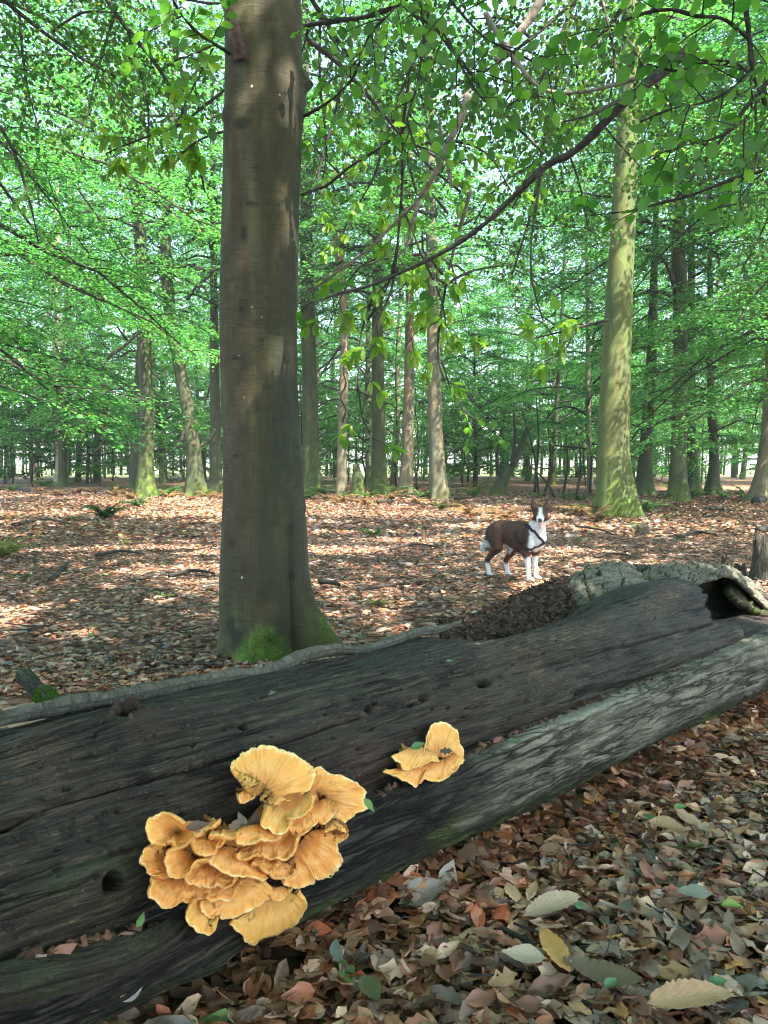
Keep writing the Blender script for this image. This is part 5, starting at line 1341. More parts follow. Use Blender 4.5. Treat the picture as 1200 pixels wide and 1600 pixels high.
# --- the crowd of trees at the back
rb = rs(77); spots = []
tries = 0
while len(spots) < 34 and tries < 4000:
    tries += 1
    Y = rb.uniform(35, 68); X = rb.uniform(-.56, .56) * Y + rb.uniform(-3, 3)
    if all((X - a) ** 2 + (Y - b) ** 2 > 4.6 ** 2 for a, b in spots): spots.append((X, Y))
tm = []
for i in range(4):
    V, F, uv, ms = trunk_mesh([np.array([0, 0, -.1]), np.array([.1 * i - .1, .1, 4]), np.array([.15 * i, 0, 9]), np.array([.1, .1, 18.5])], [.24, .22, .18, .04], .4, 30 + i, 14, .07, .9, .25)
    m_ = mesh_np('trunk', V.reshape(-1, 3), F, uv=uv, floats={'moss': ms}); m_.materials.append(M_FARBARK if i != 2 else M_PALEBARK); tm.append(m_)
for i, (X, Y) in enumerate(spots):
    o = empty('beech_tree', (X, Y, ground_z(X, Y)), 'beech in the leafy crowd at the back of the wood', 'tree', 'beeches crowding the back of the wood')
    t_ = bpy.data.objects.new('trunk', tm[i % 4]); COL.objects.link(t_); t_.parent = o; s_ = rb.uniform(.5, 1.0); t_.scale = (s_, s_, 1.0); t_.rotation_euler = (rb.normal(0, .035), rb.normal(0, .035), rb.uniform(0, 6))
    add_crown(o, LOWC[i % 3], rb.uniform(.85, 1.15), rb.uniform(0, 6))
# --- thin saplings under them
sp_m = []
for i in range(3):
    r = rs(60 + i); b = Bag(); hgt = 4.5 + i
    z_s = np.linspace(-.05, hgt, 9); xy = np.cumsum(r.normal(0, .06, (9, 2)), 0)
    b.tube(np.stack([xy[:, 0], xy[:, 1], z_s], -1), np.linspace(.045, .01, 9), 6)
    st_m = b.mesh('trunk'); st_m.materials.append(M_TWIG)
    bl = Bag(); n = 420; P0, A0, N0 = [], [], []
    for j in range(14):
        h = r.uniform(1.2, hgt); az = r.uniform(0, 6.28); L = r.uniform(.6, 1.5); d = np.array([math.cos(az), math.sin(az), .25])
        m = 34; u = r.rand(m); P0.append(np.array([0, 0, h]) + d * (u * L)[:, None] + r.normal(0, .16, (m, 3)) * np.array([1, 1, .35])); A0.append(nrm(d + r.normal(0, .4, (m, 3)))); N0.append(nrm(np.array([0, 0, 1.]) + r.normal(0, .4, (m, 3))))
    P0, A0, N0 = map(np.concatenate, (P0, A0, N0))
    V, Q, _, _, c = scatter(DIAM_V, DIAM_Q, None, P0, A0, N0, r.uniform(.09, .15, len(P0)), None, green(r, len(P0)))
    cr_m = mesh_np('crown', V, Q, None, False, cols={'col': c}); cr_m.materials.append(M_LEAF); sp_m.append((st_m, cr_m))
for i in range(46):
    Y = rb.uniform(33, 66); X = rb.uniform(-.55, .55) * Y
    o = empty('sapling', (X, Y, ground_z(X, Y)), 'thin leafy sapling in the undergrowth at the back of the wood', 'sapling', 'saplings at the back of the wood')
    a, b = sp_m[i % 3]; s_ = rb.uniform(.7, 1.3)
    for nme, m_ in (('trunk', a), ('crown', b)):
        c = bpy.data.objects.new(nme, m_); COL.objects.link(c); c.parent = o; c.scale = (s_,) * 3; c.rotation_euler = (0, 0, rb.uniform(0, 6))
        if nme == 'crown': c['kind'] = 'stuff'
# --- young leafy beeches under them
UND = [crown_proto(560 + i, .5, 6.5 + i, 2.6, 22, 8, 36, .15, 1.0, .5) for i in range(3)]
um = []
for i in range(3):
    V, F, uv, ms = trunk_mesh([np.array([0, 0, -.1]), np.array([.05, .05, 2]), np.array([-.05, .1, 4]), np.array([0, 0, 6.5 + i])], [.07, .06, .04, .01], .2, 70 + i, 10, .05, .3, .1)
    m_ = mesh_np('trunk', V.reshape(-1, 3), F, uv=uv, floats={'moss': ms}); m_.materials.append(M_TWIG); um.append(m_)
for i in range(30):
    Y = rb.uniform(38, 68); X = rb.uniform(-.56, .56) * Y
    o = empty('young_beech', (X, Y, ground_z(X, Y)), 'bushy young beech leafy to the ground at the back of the wood', 'young tree', 'young beeches at the back of the wood')
    s_ = rb.uniform(.75, 1.3); t_ = bpy.data.objects.new('trunk', um[i % 3]); COL.objects.link(t_); t_.parent = o; t_.scale = (s_,) * 3
    add_crown(o, UND[i % 3], s_, rb.uniform(0, 6))
# --- leafy trees just outside the frame whose boughs reach in
def side_tree(x, y, label, proto, sc, rot, r0):
    o = empty('beech_tree', (x, y, 0), label, 'tree')
    V, F, uv, ms = trunk_mesh([np.array([0, 0, -.1]), np.array([.05, .1, 4]), np.array([.1, 0, 8]), np.array([.1, .1, 15])], [r0, r0 * .9, r0 * .7, .05], .4, 51, 18, .06, .9, .3)
    obj('trunk', mesh_np('trunk', V.reshape(-1, 3), F, uv=uv, floats={'moss': ms}), M_FARBARK, o)
    add_crown(o, proto, sc, rot)
side_tree(-9.6, 12.0, 'beech at the left edge whose drooping boughs fill the upper left', MIDC[0], 1.0, .3, .25)
side_tree(-12.5, 18.5, 'beech at the left edge behind the drooping boughs', MIDC[0], 1.25, 1.3, .25)
side_tree(11.5, 17.5, 'beech at the right edge with layered leafy boughs above the litter', MIDC[0], 1.0, 2.2, .25)
side_tree(14.5, 25, 'beech deeper at the right edge with leafy boughs', MIDC[0], 1.3, 3.2, .25)

# --- far wood beyond
r = rs(88); n = 62000
Yf = r.uniform(70, 92, n); Xf = r.uniform(-.6, .6, n) * Yf; Zf = 3.2 + 38 * r.rand(n) ** 1.1
keep = fbm(Xf * .25, Yf * .25, Zf * .35, 3, 89) > -.28
pf = np.stack([Xf, Yf, Zf], -1)[keep]; n = len(pf)
V, Q, _, _, c = scatter(DIAM_V, DIAM_Q, None, pf, r.normal(size=(n, 3)), nrm(np.array([0, 0, 1.]) + r.normal(0, .5, (n, 3))), r.uniform(.32, .6, n), None, green(r, n))
fw = obj('woodland', mesh_np('woodland', V, Q, None, False, cols={'col': c}), M_LEAF)
tag(fw, 'far leafy wood closing the view beyond the last trunks', 'woodland', kind='stuff')
bs = Bag()
for i in range(150):
    Y = r.uniform(66, 92); X = r.uniform(-.56, .56) * Y; z0 = float(ground_z(X, Y))
    bs.tube([[X, Y, z0 - .1], [X + r.normal(0, .2), Y, 5], [X + r.normal(0, .5), Y, 14]], [r.uniform(.08, .22), .1, .03], 5)
fs = obj('woodland', bs.mesh('far_trunks'), M_FARBARK)
tag(fs, 'crowd of thin far trunks at the edge of the wood', 'woodland', kind='stuff')
# ------------------------------------------------------------------ near boughs with leaves one can pick out
def green_leaf(wid, seed, rows=6, droop=.25, name='leaf', mat=None):
    r = rs(seed); v = np.linspace(0, 1, rows); w_ = wid * np.sin(math.pi * np.clip(v * .9 + .06, 0, 1)) ** .75; w_[0] = w_[-1] = .01
    u = np.array([-1, 0, 1.0]); X = w_[:, None] * u[None]; Yv = np.repeat(v[:, None], 3, 1)
    Z = -droop * Yv ** 2 + .18 * np.abs(X) + .03 * r.normal(size=X.shape) * np.abs(u)[None]
    me = mesh_np(name, np.stack([X, Yv, Z], -1).reshape(-1, 3), grid_faces(rows, 3), uv=np.stack([np.repeat((u * .5 + .5)[None], rows, 0), Yv], -1).reshape(-1, 2))
    me.materials.append(mat); return me
BLV = [green_leaf(w_, 800 + i, 6, d_, 'leaf', M_LEAFO) for i, (w_, d_) in enumerate([(.36, .15), (.33, .3), (.39, .1), (.31, .35)])]
CLV = [green_leaf(w_, 810 + i, 6, d_, 'leaf', M_LEAFC) for i, (w_, d_) in enumerate([(.20, .3), (.24, .45), (.22, .6)])]

def bough(label, paths, seed, kind='beech', twig_every=.16, twig_len=(.18, .42), leaf_gap=.042, size=(.052, .085), start=.1, mat=None, dead=False, spread=1.0, max_leaf=300, cat='branch', group=None, hang=.14, name='branch', sides=7):
    """paths: list of ([(px,py,Y)...], (width px start, end)); the first is the main stem"""
    r = rs(seed)
    o0 = P(*paths[0][0][0]); O = empty(name, o0, label, cat, group)
    twigs = Bag(); leaves = []
    for pi, (pix, wpx) in enumerate(paths):
        pts = smooth_path([P(*q) for q in pix], 40)
        Ym = np.mean([q[2] for q in pix])
        rad = np.linspace(wpx[0], wpx[1], 40) / 2 / 1200 * Ym
        L = np.concatenate([[0], np.cumsum(np.linalg.norm(np.diff(pts, axis=0), axis=1))])
        uv_tube('bough' if pi == 0 else 'side_branch', pts, rad, sides if wpx[0] > 5 else 5, mat or M_TWIG, seed + pi, .002 + .0004 * wpx[0], 1, (0, .1, 0), O, o0)
        if dead: continue
        pos = start * L[-1] + r.uniform(0, twig_every)
        sg = 1
        while pos <= L[-1]:
            b = np.array([np.interp(pos, L, pts[:, j]) for j in range(3)])
            i = min(38, int(np.searchsorted(L, pos))); t = nrm(pts[i + 1] - pts[max(0, i - 1)])
            pn_ = nrm(np.array([0.0, .55, .8]) + r.normal(0, .25, 3))               # plane of the spray
            side = nrm(np.cross(pn_, t)) * sg
            a = r.uniform(.6, 1.15) * spread
            d = nrm(t * math.cos(a) + side * math.sin(a) - np.array([0, 0, hang]) + r.normal(0, .12, 3))
            TL = r.uniform(*twig_len) * (1.1 - .5 * pos / L[-1])
            kk_ = np.linspace(0, 1, 6)
            tp = b + d * (TL * kk_)[:, None] - np.array([0, 0, 1.0]) * (TL * hang * .8 * kk_ ** 2)[:, None] + np.cumsum(r.normal(0, .012 * TL, (6, 3)), 0)
            twigs.tube(tp, (.0028 * (1 - .7 * kk_) + .0007), 4, cap=False)
            s2 = nrm(np.cross(pn_, d)); lp_ = .03; lsg = 1
            if kind == 'beech':
                while lp_ < TL:
                    q = lp_ / TL * 5; iq = min(4, int(q)); c = tp[iq] + (tp[iq + 1] - tp[iq]) * (q - iq)
                    ax = nrm(d * .75 + s2 * lsg * .8 - np.array([0, 0, hang * .9]) + r.normal(0, .18, 3))
                    leaves.append((c + ax * .008 + (r.normal(0, .05, 3) if max_leaf == 0 else 0), ax, nrm(pn_ + r.normal(0, .42, 3)), r.uniform(*size)))
                    lp_ += leaf_gap * r.uniform(.7, 1.3); lsg = -lsg
                leaves.append((tp[-1], nrm(d - np.array([0, 0, hang])), nrm(pn_ + r.normal(0, .25, 3)), size[1] * .9))
            else:
                for c_, cnt in ((tp[3], 4), (tp[-1], 7)):
                    for q in range(cnt):
                        az = q / cnt * 6.28 + r.normal(0, .2)
                        ax = nrm(d * .6 + s2 * math.cos(az) + np.cross(d, s2) * math.sin(az) * .7 - np.array([0, 0, .32]))
                        leaves.append((c_ + ax * .01, ax, nrm(np.array([0, .5, 1.]) + .4 * ax + r.normal(0, .2, 3)), r.uniform(*size)))
            sg = -sg; pos += twig_every * r.uniform(.7, 1.3)
    if twigs.n:
        me = twigs.mesh('twig'); me.transform(Matrix.Translation(-Vector(o0))); obj('twig', me, M_TWIG, O, kind='stuff')
    r.shuffle(leaves); rest = leaves[max_leaf:]
    LV_ = BLV if kind == 'beech' else CLV
    for p, ax, nn, s in leaves[:max_leaf]:
        o = bpy.data.objects.new('leaf', LV_[r.randint(len(LV_))]); COL.objects.link(o); o.parent = O
        y = nrm(ax); z = nrm(nn - np.dot(nn, y) * y); x = np.cross(y, z); p = p - o0
        o.matrix_basis = Matrix([[x[0] * s, y[0] * s, z[0] * s, p[0]], [x[1] * s, y[1] * s, z[1] * s, p[1]], [x[2] * s, y[2] * s, z[2] * s, p[2]], [0, 0, 0, 1]])
    if rest:
        tv = np.array([[0, 0, 0], [.35, .45, .02], [0, 1, -.2], [-.35, .45, .02]]) if kind == 'beech' else np.array([[0, 0, 0], [.21, .45, .02], [0, 1, -.4], [-.21, .45, .02]])
        V, Q, _, _, c = scatter(tv, DIAM_Q, None, np.array([q[0] for q in rest]), np.array([q[1] for q in rest]), np.array([q[2] for q in rest]), np.array([q[3] for q in rest]), None,
                                green(r, len(rest), np.array([.028, .075, .02]), np.array([.075, .15, .03])))
        obj('foliage', mesh_np('foliage', V - o0, Q, None, False, cols={'col': c}), M_LEAF, O, kind='stuff')
    return O

bough('stout near bough slanting down from the top right with round beech leaves',
      [([(1085, 70, 3.6), (1040, 110, 3.62), (1000, 140, 3.65), (950, 185, 3.7), (900, 235, 3.8), (850, 262, 3.9), (800, 310, 4.0), (745, 360, 4.1), (690, 395, 4.2), (640, 420, 4.3), (580, 445, 4.4), (520, 462, 4.5), (470, 480, 4.55)], (16, 2)),
       ([(850, 262, 3.9), (832, 280, 3.9), (815, 300, 4.0), (800, 325, 4.0)], (8, 3)),
       ([(844, 275, 3.9), (838, 320, 3.85), (830, 380, 3.8), (832, 440, 3.8), (848, 500, 3.8)], (6, 2)),
       ([(1000, 140, 3.6), (960, 160, 3.5), (920, 180, 3.4), (880, 190, 3.4)], (5, 2))], 901, mat=M_BOUGH, twig_every=.42, start=.02, twig_len=(.1, .26), size=(.05, .075), leaf_gap=.06)
bough('leafy near bough filling the top right corner with round dark leaves',
      [([(1175, -60, 2.9), (1165, 0, 2.9), (1172, 70, 2.9), (1178, 120, 2.9), (1195, 160, 2.9), (1225, 210, 2.9)], (9, 4)),
       ([(1170, 60, 2.9), (1130, 30, 2.85), (1090, 25, 2.8), (1040, 15, 2.8), (980, 30, 2.8), (930, 60, 2.85)], (6, 2)),
       ([(1176, 110, 2.9), (1140, 140, 2.85), (1100, 160, 2.85), (1050, 170, 2.8), (1000, 190, 2.8)], (5, 2)),
       ([(1180, 125, 2.9), (1150, 100, 3.0), (1110, 95, 3.0), (1060, 110, 3.0), (1010, 100, 3.0)], (5, 2)),
       ([(1190, 150, 2.9), (1160, 190, 2.8), (1120, 215, 2.8), (1080, 225, 2.8), (1030, 240, 2.8)], (4, 2))], 905, twig_every=.08, twig_len=(.12, .3), leaf_gap=.037, size=(.044, .070), start=.05)
bough('thin dark near branch reaching in from the right edge below the corner bough',
      [([(1260, 235, 3.1), (1200, 264, 3.1), (1140, 282, 3.1), (1080, 305, 3.15), (1030, 318, 3.2), (980, 330, 3.25), (920, 337, 3.3)], (8, 2)),
       ([(1200, 264, 3.1), (1170, 290, 3.1), (1150, 320, 3.1)], (3, 1))], 909, twig_every=.20, twig_len=(.08, .2), start=.02, size=(.05, .075))
bough('hanging near bough of broad bright leaves at the top centre',
      [([(478, 40, 4.6), (520, 33, 4.4), (580, 24, 4.2), (630, 2, 4.1), (660, -30, 4.0)], (8, 6)),
       ([(625, 5, 4.0), (650, 25, 3.8), (690, 50, 3.6), (720, 95, 3.55), (760, 115, 3.5), (800, 130, 3.5)], (5, 2)),
       ([(655, -10, 3.9), (660, 30, 3.8), (662, 55, 3.8), (655, 110, 3.75), (650, 140, 3.7), (640, 170, 3.7), (637, 192, 3.7), (650, 230, 3.7), (660, 250, 3.7)], (6, 2)),
       ([(640, -20, 3.8), (610, 20, 3.7), (580, 50, 3.7), (560, 90, 3.7), (530, 120, 3.7)], (5, 2)),
       ([(690, -20, 3.6), (720, 20, 3.5), (760, 60, 3.5), (820, 90, 3.5), (860, 110, 3.5)], (5, 2)),
       ([(700, 60, 3.6), (730, 120, 3.55), (760, 160, 3.5), (800, 170, 3.5)], (4, 2)),
       ([(478, 55, 4.6), (485, 40, 4.6), (472, 80, 4.6)], (5, 3))], 913, twig_every=.085, twig_len=(.12, .34), leaf_gap=.043, size=(.044, .070), start=.08)
bough('curved thin dark twig beside the spike on the big trunk, nearly bare',
      [([(468, 185, 4.85), (500, 168, 4.75), (530, 145, 4.65), (555, 115, 4.5), (567, 75, 4.4)], (5, 3)), ([(560, 105, 4.5), (570, 150, 4.45), (580, 180, 4.4), (610, 200, 4.4), (620, 260, 4.4)], (3, 1))], 917, twig_every=.16, twig_len=(.1, .25), size=(.05, .075), kind='beech')
bough('long thin branch sweeping from the big trunk up to the right',
      [([(470, 305, 4.8), (510, 290, 4.8), (545, 262, 4.7), (580, 240, 4.7), (620, 212, 4.6), (637, 193, 4.5)], (5, 4)), ([(530, 270, 4.75), (500, 240, 4.75), (480, 215, 4.8)], (3, 1))], 919, twig_every=.22, twig_len=(.1, .25), size=(.05, .07))
bough('grey dead branch crossing the centre diagonally from upper right to lower left',
      [([(732, 148, 4.6), (722, 180, 4.6), (700, 225, 4.65), (685, 260, 4.7), (655, 310, 4.8), (620, 345, 4.9), (575, 390, 5.0), (520, 430, 5.1), (480, 460, 5.2)], (11, 3)),
       ([(655, 310, 4.8), (645, 350, 4.8), (632, 395, 4.8)], (7, 3)), ([(736, 140, 4.6), (705, 165, 4.6)], (4, 2))], 921, dead=True, mat=M_PTWIG, sides=8)
bough('pale smooth dead branch curving out of the top right of centre',
      [([(860, -40, 4.2), (842, 5, 4.2), (820, 40, 4.2), (795, 72, 4.2), (774, 95, 4.2)], (15, 8))], 923, dead=True, mat=M_PTWIG, sides=9)
bough('forked pale broken branch left of the bent dark bough at top right',
      [([(758, 20, 4.0), (772, 45, 4.0), (790, 75, 4.0), (808, 98, 4.0), (835, 130, 4.0), (860, 143, 4.0), (893, 146, 4.0)], (9, 4)), ([(893, 146, 4.0), (930, 140, 3.9), (970, 130, 3.85), (1000, 120, 3.8)], (6, 7))], 925, dead=True, mat=M_PTWIG)
bough('bare pale twig hanging straight below the centre bough',
      [([(685, 180, 3.9), (690, 215, 3.9), (698, 250, 3.9), (706, 293, 3.9)], (4, 6))], 927, dead=True, mat=M_PTWIG)
bough('drooping spray of long yellow green chestnut leaves in the centre',
      [([(640, 120, 5.2), (630, 200, 5.3), (628, 300, 5.4), (618, 400, 5.4), (600, 460, 5.4), (575, 500, 5.4)], (5, 3)),
       ([(622, 380, 5.4), (612, 450, 5.4), (590, 500, 5.4), (570, 545, 5.4)], (4, 2)),
       ([(583, 460, 5.4), (565, 520, 5.4), (560, 580, 5.4), (558, 620, 5.4)], (4, 2)),
       ([(628, 320, 5.4), (660, 400, 5.3), (690, 470, 5.3), (700, 540, 5.3)], (4, 2)),
       ([(600, 400, 5.4), (560, 420, 5.3), (530, 470, 5.3), (510, 520, 5.3)], (3, 2)),
       ([(560, 600, 5.4), (566, 650, 5.3), (585, 690, 5.3)], (3, 2))], 931, kind='chestnut', twig_every=.17, twig_len=(.12, .3), size=(.065, .11), start=.3)
bough('pale lit spray of small leaves hanging low before the mottled beech',
      [([(690, 560, 6.2), (705, 610, 6.2), (730, 645, 6.1), (760, 668, 6.1), (790, 682, 6.0)], (3, 1)), ([(720, 630, 6.1), (735, 670, 6.1), (750, 690, 6.1)], (2, 1))], 933, twig_every=.14, twig_len=(.1, .25), size=(.045, .075), start=.35)
bough('dark hanging twigs with chestnut leaves left of the mottled beech',
      [([(735, 300, 5.8), (712, 380, 5.8), (700, 430, 5.8), (688, 500, 5.8), (685, 560, 5.8), (700, 610, 5.8)], (6, 2)),
       ([(705, 410, 5.8), (720, 480, 5.8), (730, 530, 5.8)], (3, 1)), ([(690, 500, 5.8), (650, 520, 5.8), (625, 560, 5.8)], (3, 1))], 935, kind='chestnut', twig_every=.2, twig_len=(.12, .3), size=(.065, .105), start=.15)
bough('yellow green leafy spray in the gap left of the sunlit beech',
      [([(950, 500, 9), (910, 510, 9), (870, 520, 8.9), (830, 530, 8.8)], (5, 2)), ([(900, 512, 9), (880, 550, 8.9), (850, 565, 8.8)], (4, 2))], 937, kind='chestnut', twig_every=.3, twig_len=(.2, .4), size=(.11, .18))
bough('leafy twigs with a few big leaves at the top left of the big trunk',
      [([(372, 92, 4.7), (340, 72, 4.6), (310, 52, 4.4), (285, 25, 4.2), (265, -10, 4.0)], (5, 3)),
       ([(335, 70, 4.6), (300, 85, 4.4), (265, 95, 4.3), (230, 90, 4.2)], (3, 1)), ([(285, 25, 4.2), (250, 40, 4.1), (215, 60, 4.1)], (3, 1)),
       ([(333, 75, 4.6), (310, 120, 4.6), (290, 160, 4.6), (282, 190, 4.6)], (3, 1)), ([(353, 5, 4.5), (320, 4, 4.4), (270, -5, 4.3)], (4, 2))], 939, twig_every=.14, twig_len=(.1, .28), size=(.055, .09))
bough('sprays of long green leaves hanging just left of the big trunk',
      [([(352, 140, 5.6), (320, 165, 5.5), (280, 195, 5.4), (240, 210, 5.3), (200, 225, 5.3), (165, 240, 5.3)], (5, 2)),
       ([(350, 205, 5.6), (320, 215, 5.5), (290, 235, 5.4), (270, 260, 5.4)], (4, 2)), ([(310, 170, 5.5), (305, 120, 5.5), (320, 90, 5.5)], (3, 1))], 943, kind='chestnut', twig_every=.15, twig_len=(.12, .32), size=(.075, .12))
bough('high leafy bough behind the spike on the big trunk',
      [([(480, 60, 7.5), (540, 110, 7.5), (600, 180, 7.4), (660, 250, 7.3), (720, 300, 7.2)], (8, 3)), ([(540, 110, 7.5), (520, 190, 7.4), (500, 260, 7.4), (490, 330, 7.3)], (5, 2)), ([(600, 180, 7.4), (590, 260, 7.3), (560, 320, 7.3), (530, 370, 7.2)], (5, 2)), ([(640, 230, 7.3), (700, 220, 7.3), (760, 240, 7.2), (800, 300, 7.2)], (5, 2))],
      947, kind='chestnut', twig_every=.2, twig_len=(.2, .5), size=(.065, .11))
for lab_, pths, sd_, tl in [
    ('fine leafy bough high behind the forked pale branch', [([(620, -60, 9.5), (680, 40, 9.5), (740, 120, 9.4), (800, 190, 9.3), (850, 240, 9.2)], (9, 3)), ([(680, 40, 9.5), (640, 110, 9.4), (610, 190, 9.3)], (5, 2)), ([(740, 120, 9.4), (720, 200, 9.3), (690, 270, 9.2)], (5, 2)), ([(780, 170, 9.3), (840, 150, 9.3), (900, 170, 9.2)], (5, 2))], 961, (.4, .9)),
    ('fine leafy bough high in front of the top of the sunlit beech', [([(1010, -60, 10.5), (960, 30, 10.5), (900, 100, 10.4), (860, 190, 10.3), (840, 260, 10.2)], (9, 3)), ([(960, 30, 10.5), (1010, 110, 10.4), (1060, 180, 10.3)], (5, 2)), ([(900, 100, 10.4), (940, 190, 10.3), (1000, 260, 10.2)], (5, 2))], 963, (.4, 1.0)),
    ('fine leafy bough filling the gap right of the sunlit beech', [([(1260, 60, 11), (1180, 150, 11), (1110, 240, 10.9), (1050, 320, 10.8)], (9, 3)), ([(1180, 150, 11), (1180, 260, 10.9), (1150, 350, 10.8)], (5, 2)), ([(1120, 230, 11), (1060, 220, 10.9), (1010, 250, 10.8)], (5, 2)), ([(1230, 100, 11), (1230, 230, 10.9), (1200, 340, 10.8), (1160, 420, 10.7)], (5, 2))], 965, (.4, 1.0)),
    ('fine leafy bough crossing high above the centre gap', [([(980, -70, 9), (900, 0, 9), (830, 60, 8.9), (760, 110, 8.8), (700, 140, 8.8)], (8, 3)), ([(900, 0, 9), (860, 90, 8.9), (830, 170, 8.8)], (5, 2)), ([(830, 60, 9), (790, 30, 8.9), (730, 30, 8.8)], (5, 2)), ([(940, 0, 9), (960, 90, 8.9), (950, 170, 8.8)], (5, 2))], 971, (.4, 1.0)),
    ('fine leafy bough hanging in the gap right of the centre', [([(900, -60, 13), (880, 80, 13), (850, 220, 12.9), (830, 330, 12.8), (800, 430, 12.7)], (8, 3)), ([(860, 180, 13), (900, 270, 12.9), (920, 360, 12.8)], (5, 2)), ([(845, 250, 13), (780, 290, 12.9), (740, 350, 12.8)], (5, 2)), ([(880, 60, 13), (820, 120, 12.9), (760, 200, 12.8)], (5, 2))], 973, (.5, 1.2)),
    ('fine leafy bough at the very top left corner', [([(-60, -60, 9), (30, 20, 9), (110, 80, 8.9), (180, 120, 8.8)], (8, 3)), ([(30, 20, 9), (40, 120, 8.9), (60, 200, 8.8)], (5, 2)), ([(80, 50, 9), (130, 20, 8.9), (190, 20, 8.8)], (5, 2))], 975, (.4, 1.0)),
    ('fine leafy bough behind the spike of the big trunk', [([(440, -80, 10), (500, 20, 10), (560, 110, 9.9), (620, 200, 9.8), (650, 300, 9.7)], (9, 3)), ([(500, 20, 10), (500, 130, 9.9), (510, 230, 9.8), (500, 310, 9.7)], (5, 2)), ([(560, 110, 10), (600, 90, 9.9), (660, 120, 9.8)], (5, 2))], 967, (.4, 1.0)),
    ('fine leafy bough arching over the left pair of beeches', [([(120, -80, 11), (180, 20, 11), (250, 110, 10.9), (300, 210, 10.8), (320, 300, 10.7)], (9, 3)), ([(180, 20, 11), (150, 120, 10.9), (130, 220, 10.8)], (5, 2)), ([(250, 110, 11), (290, 90, 10.9), (340, 110, 10.8)], (5, 2)), ([(200, 50, 11), (230, 160, 10.9), (230, 260, 10.8)], (5, 2))], 969, (.4, 1.0))]:
    bough(lab_, pths, sd_, twig_every=.11, twig_len=tl, leaf_gap=.023, size=(.05, .085), start=.02, max_leaf=0)
bough('dark drooping bare branches at the left edge',
      [([(-20, 170, 6.5), (10, 215, 6.5), (30, 260, 6.5), (50, 330, 6.4), (60, 380, 6.4)], (7, 2)), ([(20, 230, 6.5), (50, 270, 6.5), (62, 320, 6.4)], (4, 2))], 951, twig_every=.3, twig_len=(.2, .45), size=(.05, .075))

# ------------------------------------------------------------------ unseen leaf layer added to shade the foreground, gaps cut to place sun patches
rc = rs(960); n = 185000
cz = rc.uniform(9.5, 13.5, n)
cxx = rc.uniform(-16, 27, n); cyy = rc.uniform(-26, 11.5, n)
sh = np.stack([cxx - SUN_POS[0] / SUN_POS[2] * cz, cyy - SUN_POS[1] / SUN_POS[2] * cz], -1)    # where its shadow lands
keep = np.ones(n, bool)
def gap(px, py, rx_, ry_):
    g = G(px, py)
    q = ((sh[:, 0] - g[0]) / rx_) ** 2 + ((sh[:, 1] - g[1]) / ry_) ** 2 + .35 * fbm(sh[:, 0] * 2, sh[:, 1] * 2, 0, 2, 961)
    global keep
    keep &= q > 1
for q in [(70, 955, .9, .22), (150, 948, .5, .12), (35, 965, .4, .2), (240, 856, 1.2, .3), (100, 860, .8, .25), (520, 860, 1.1, .5), (600, 845, 1.3, .4), (540, 832, 1.6, .4), (740, 822, .8, .6), (715, 838, .7, .3), (335, 888, .7, .35), (330, 865, .5, .3), (220, 895, .5, .2), (900, 860, .5, .25), (845, 870, .4, .2), (320, 910, .4, .15), (420, 815, 2, .4)]:
    gap(*q)
keep &= fbm(cxx * .35, cyy * .35, cz * .3, 3, 962) > np.where(sh[:, 1] > 5.2, -.08, -.38)
under = (sh[:, 1] > -1.5) & (sh[:, 1] < 4.9) & (sh[:, 0] > -5) & (sh[:, 0] < 4.5) & (rc.rand(n) < .75)
shade = ((sh[:, 1] > -1.5) & (sh[:, 1] < 5.0) & (sh[:, 0] > -5) & (sh[:, 0] < 1.3)) | ((np.abs(sh[:, 0] + .75 + .92 * (sh[:, 1] - 4.85)) < .9) & (sh[:, 1] > 4) & (sh[:, 1] < 9.5))
cp = np.stack([cxx, cyy, cz], -1)
cp = np.concatenate([cp[keep], cp[under | (shade & (rc.rand(n) < .6))], cp[under] + np.array([.13, .07, .3])]); n = len(cp)
V, Q, _, _, c = scatter(DIAM_V, DIAM_Q, None, cp, rc.normal(size=(n, 3)) * np.array([1, 1, .3]), nrm(np.array([0, 0, 1.]) + rc.normal(0, .35, (n, 3))), rc.uniform(.22, .36, n), None, green(rc, n))
cano = obj('added_canopy', mesh_np('added_canopy', V, Q, None, False, cols={'col': c}), M_LEAF)
tag(cano, 'unseen leaf layer added overhead to shade the log and dapple the clearing', 'added_canopy', kind='stuff')

# ------------------------------------------------------------------ bracken, ferns, small stumps
def fern_proto(seed, n_fr, length, stiff, pinna=.09):
    r = rs(seed); PP, AX, NN, SS = [], [], [], []; b = Bag()
    for i in range(n_fr):
        az = i * 2.4 + r.normal(0, .3); L = length * r.uniform(.7, 1.15); k = np.linspace(0, 1, 12)
        d = np.array([math.cos(az), math.sin(az), 0]); s = np.array([-d[1], d[0], 0]); e = r.uniform(.5, 1.0) * stiff
        p = d * (L * k * (.6 + .3 * k))[:, None] + np.array([0, 0, 1.]) * (L * (e * k - .55 * k ** 2.2 * (.6 + e * .5)))[:, None]
        b.tube(p, .004 * (1 - .8 * k) + .001, 3, cap=False)
        for j in range(2, 12):
            for sg in (-1, 1):
                for q in (0, .5):
                    jj = min(11, j + q); c = np.array([np.interp(jj, np.arange(12), p[:, a]) for a in range(3)])
                    PP.append(c + s * sg * pinna * .5 * (1.1 - k[j] * .8)); AX.append(s * sg + d * .35 - np.array([0, 0, .25]) + r.normal(0, .1, 3)); NN.append(np.array([0, 0, 1.]) + r.normal(0, .25, 3)); SS.append(L * .30 * (1.12 - k[j]) * r.uniform(.8, 1.1))
    return b, np.array(PP), np.array(AX), np.array(NN), np.array(SS)
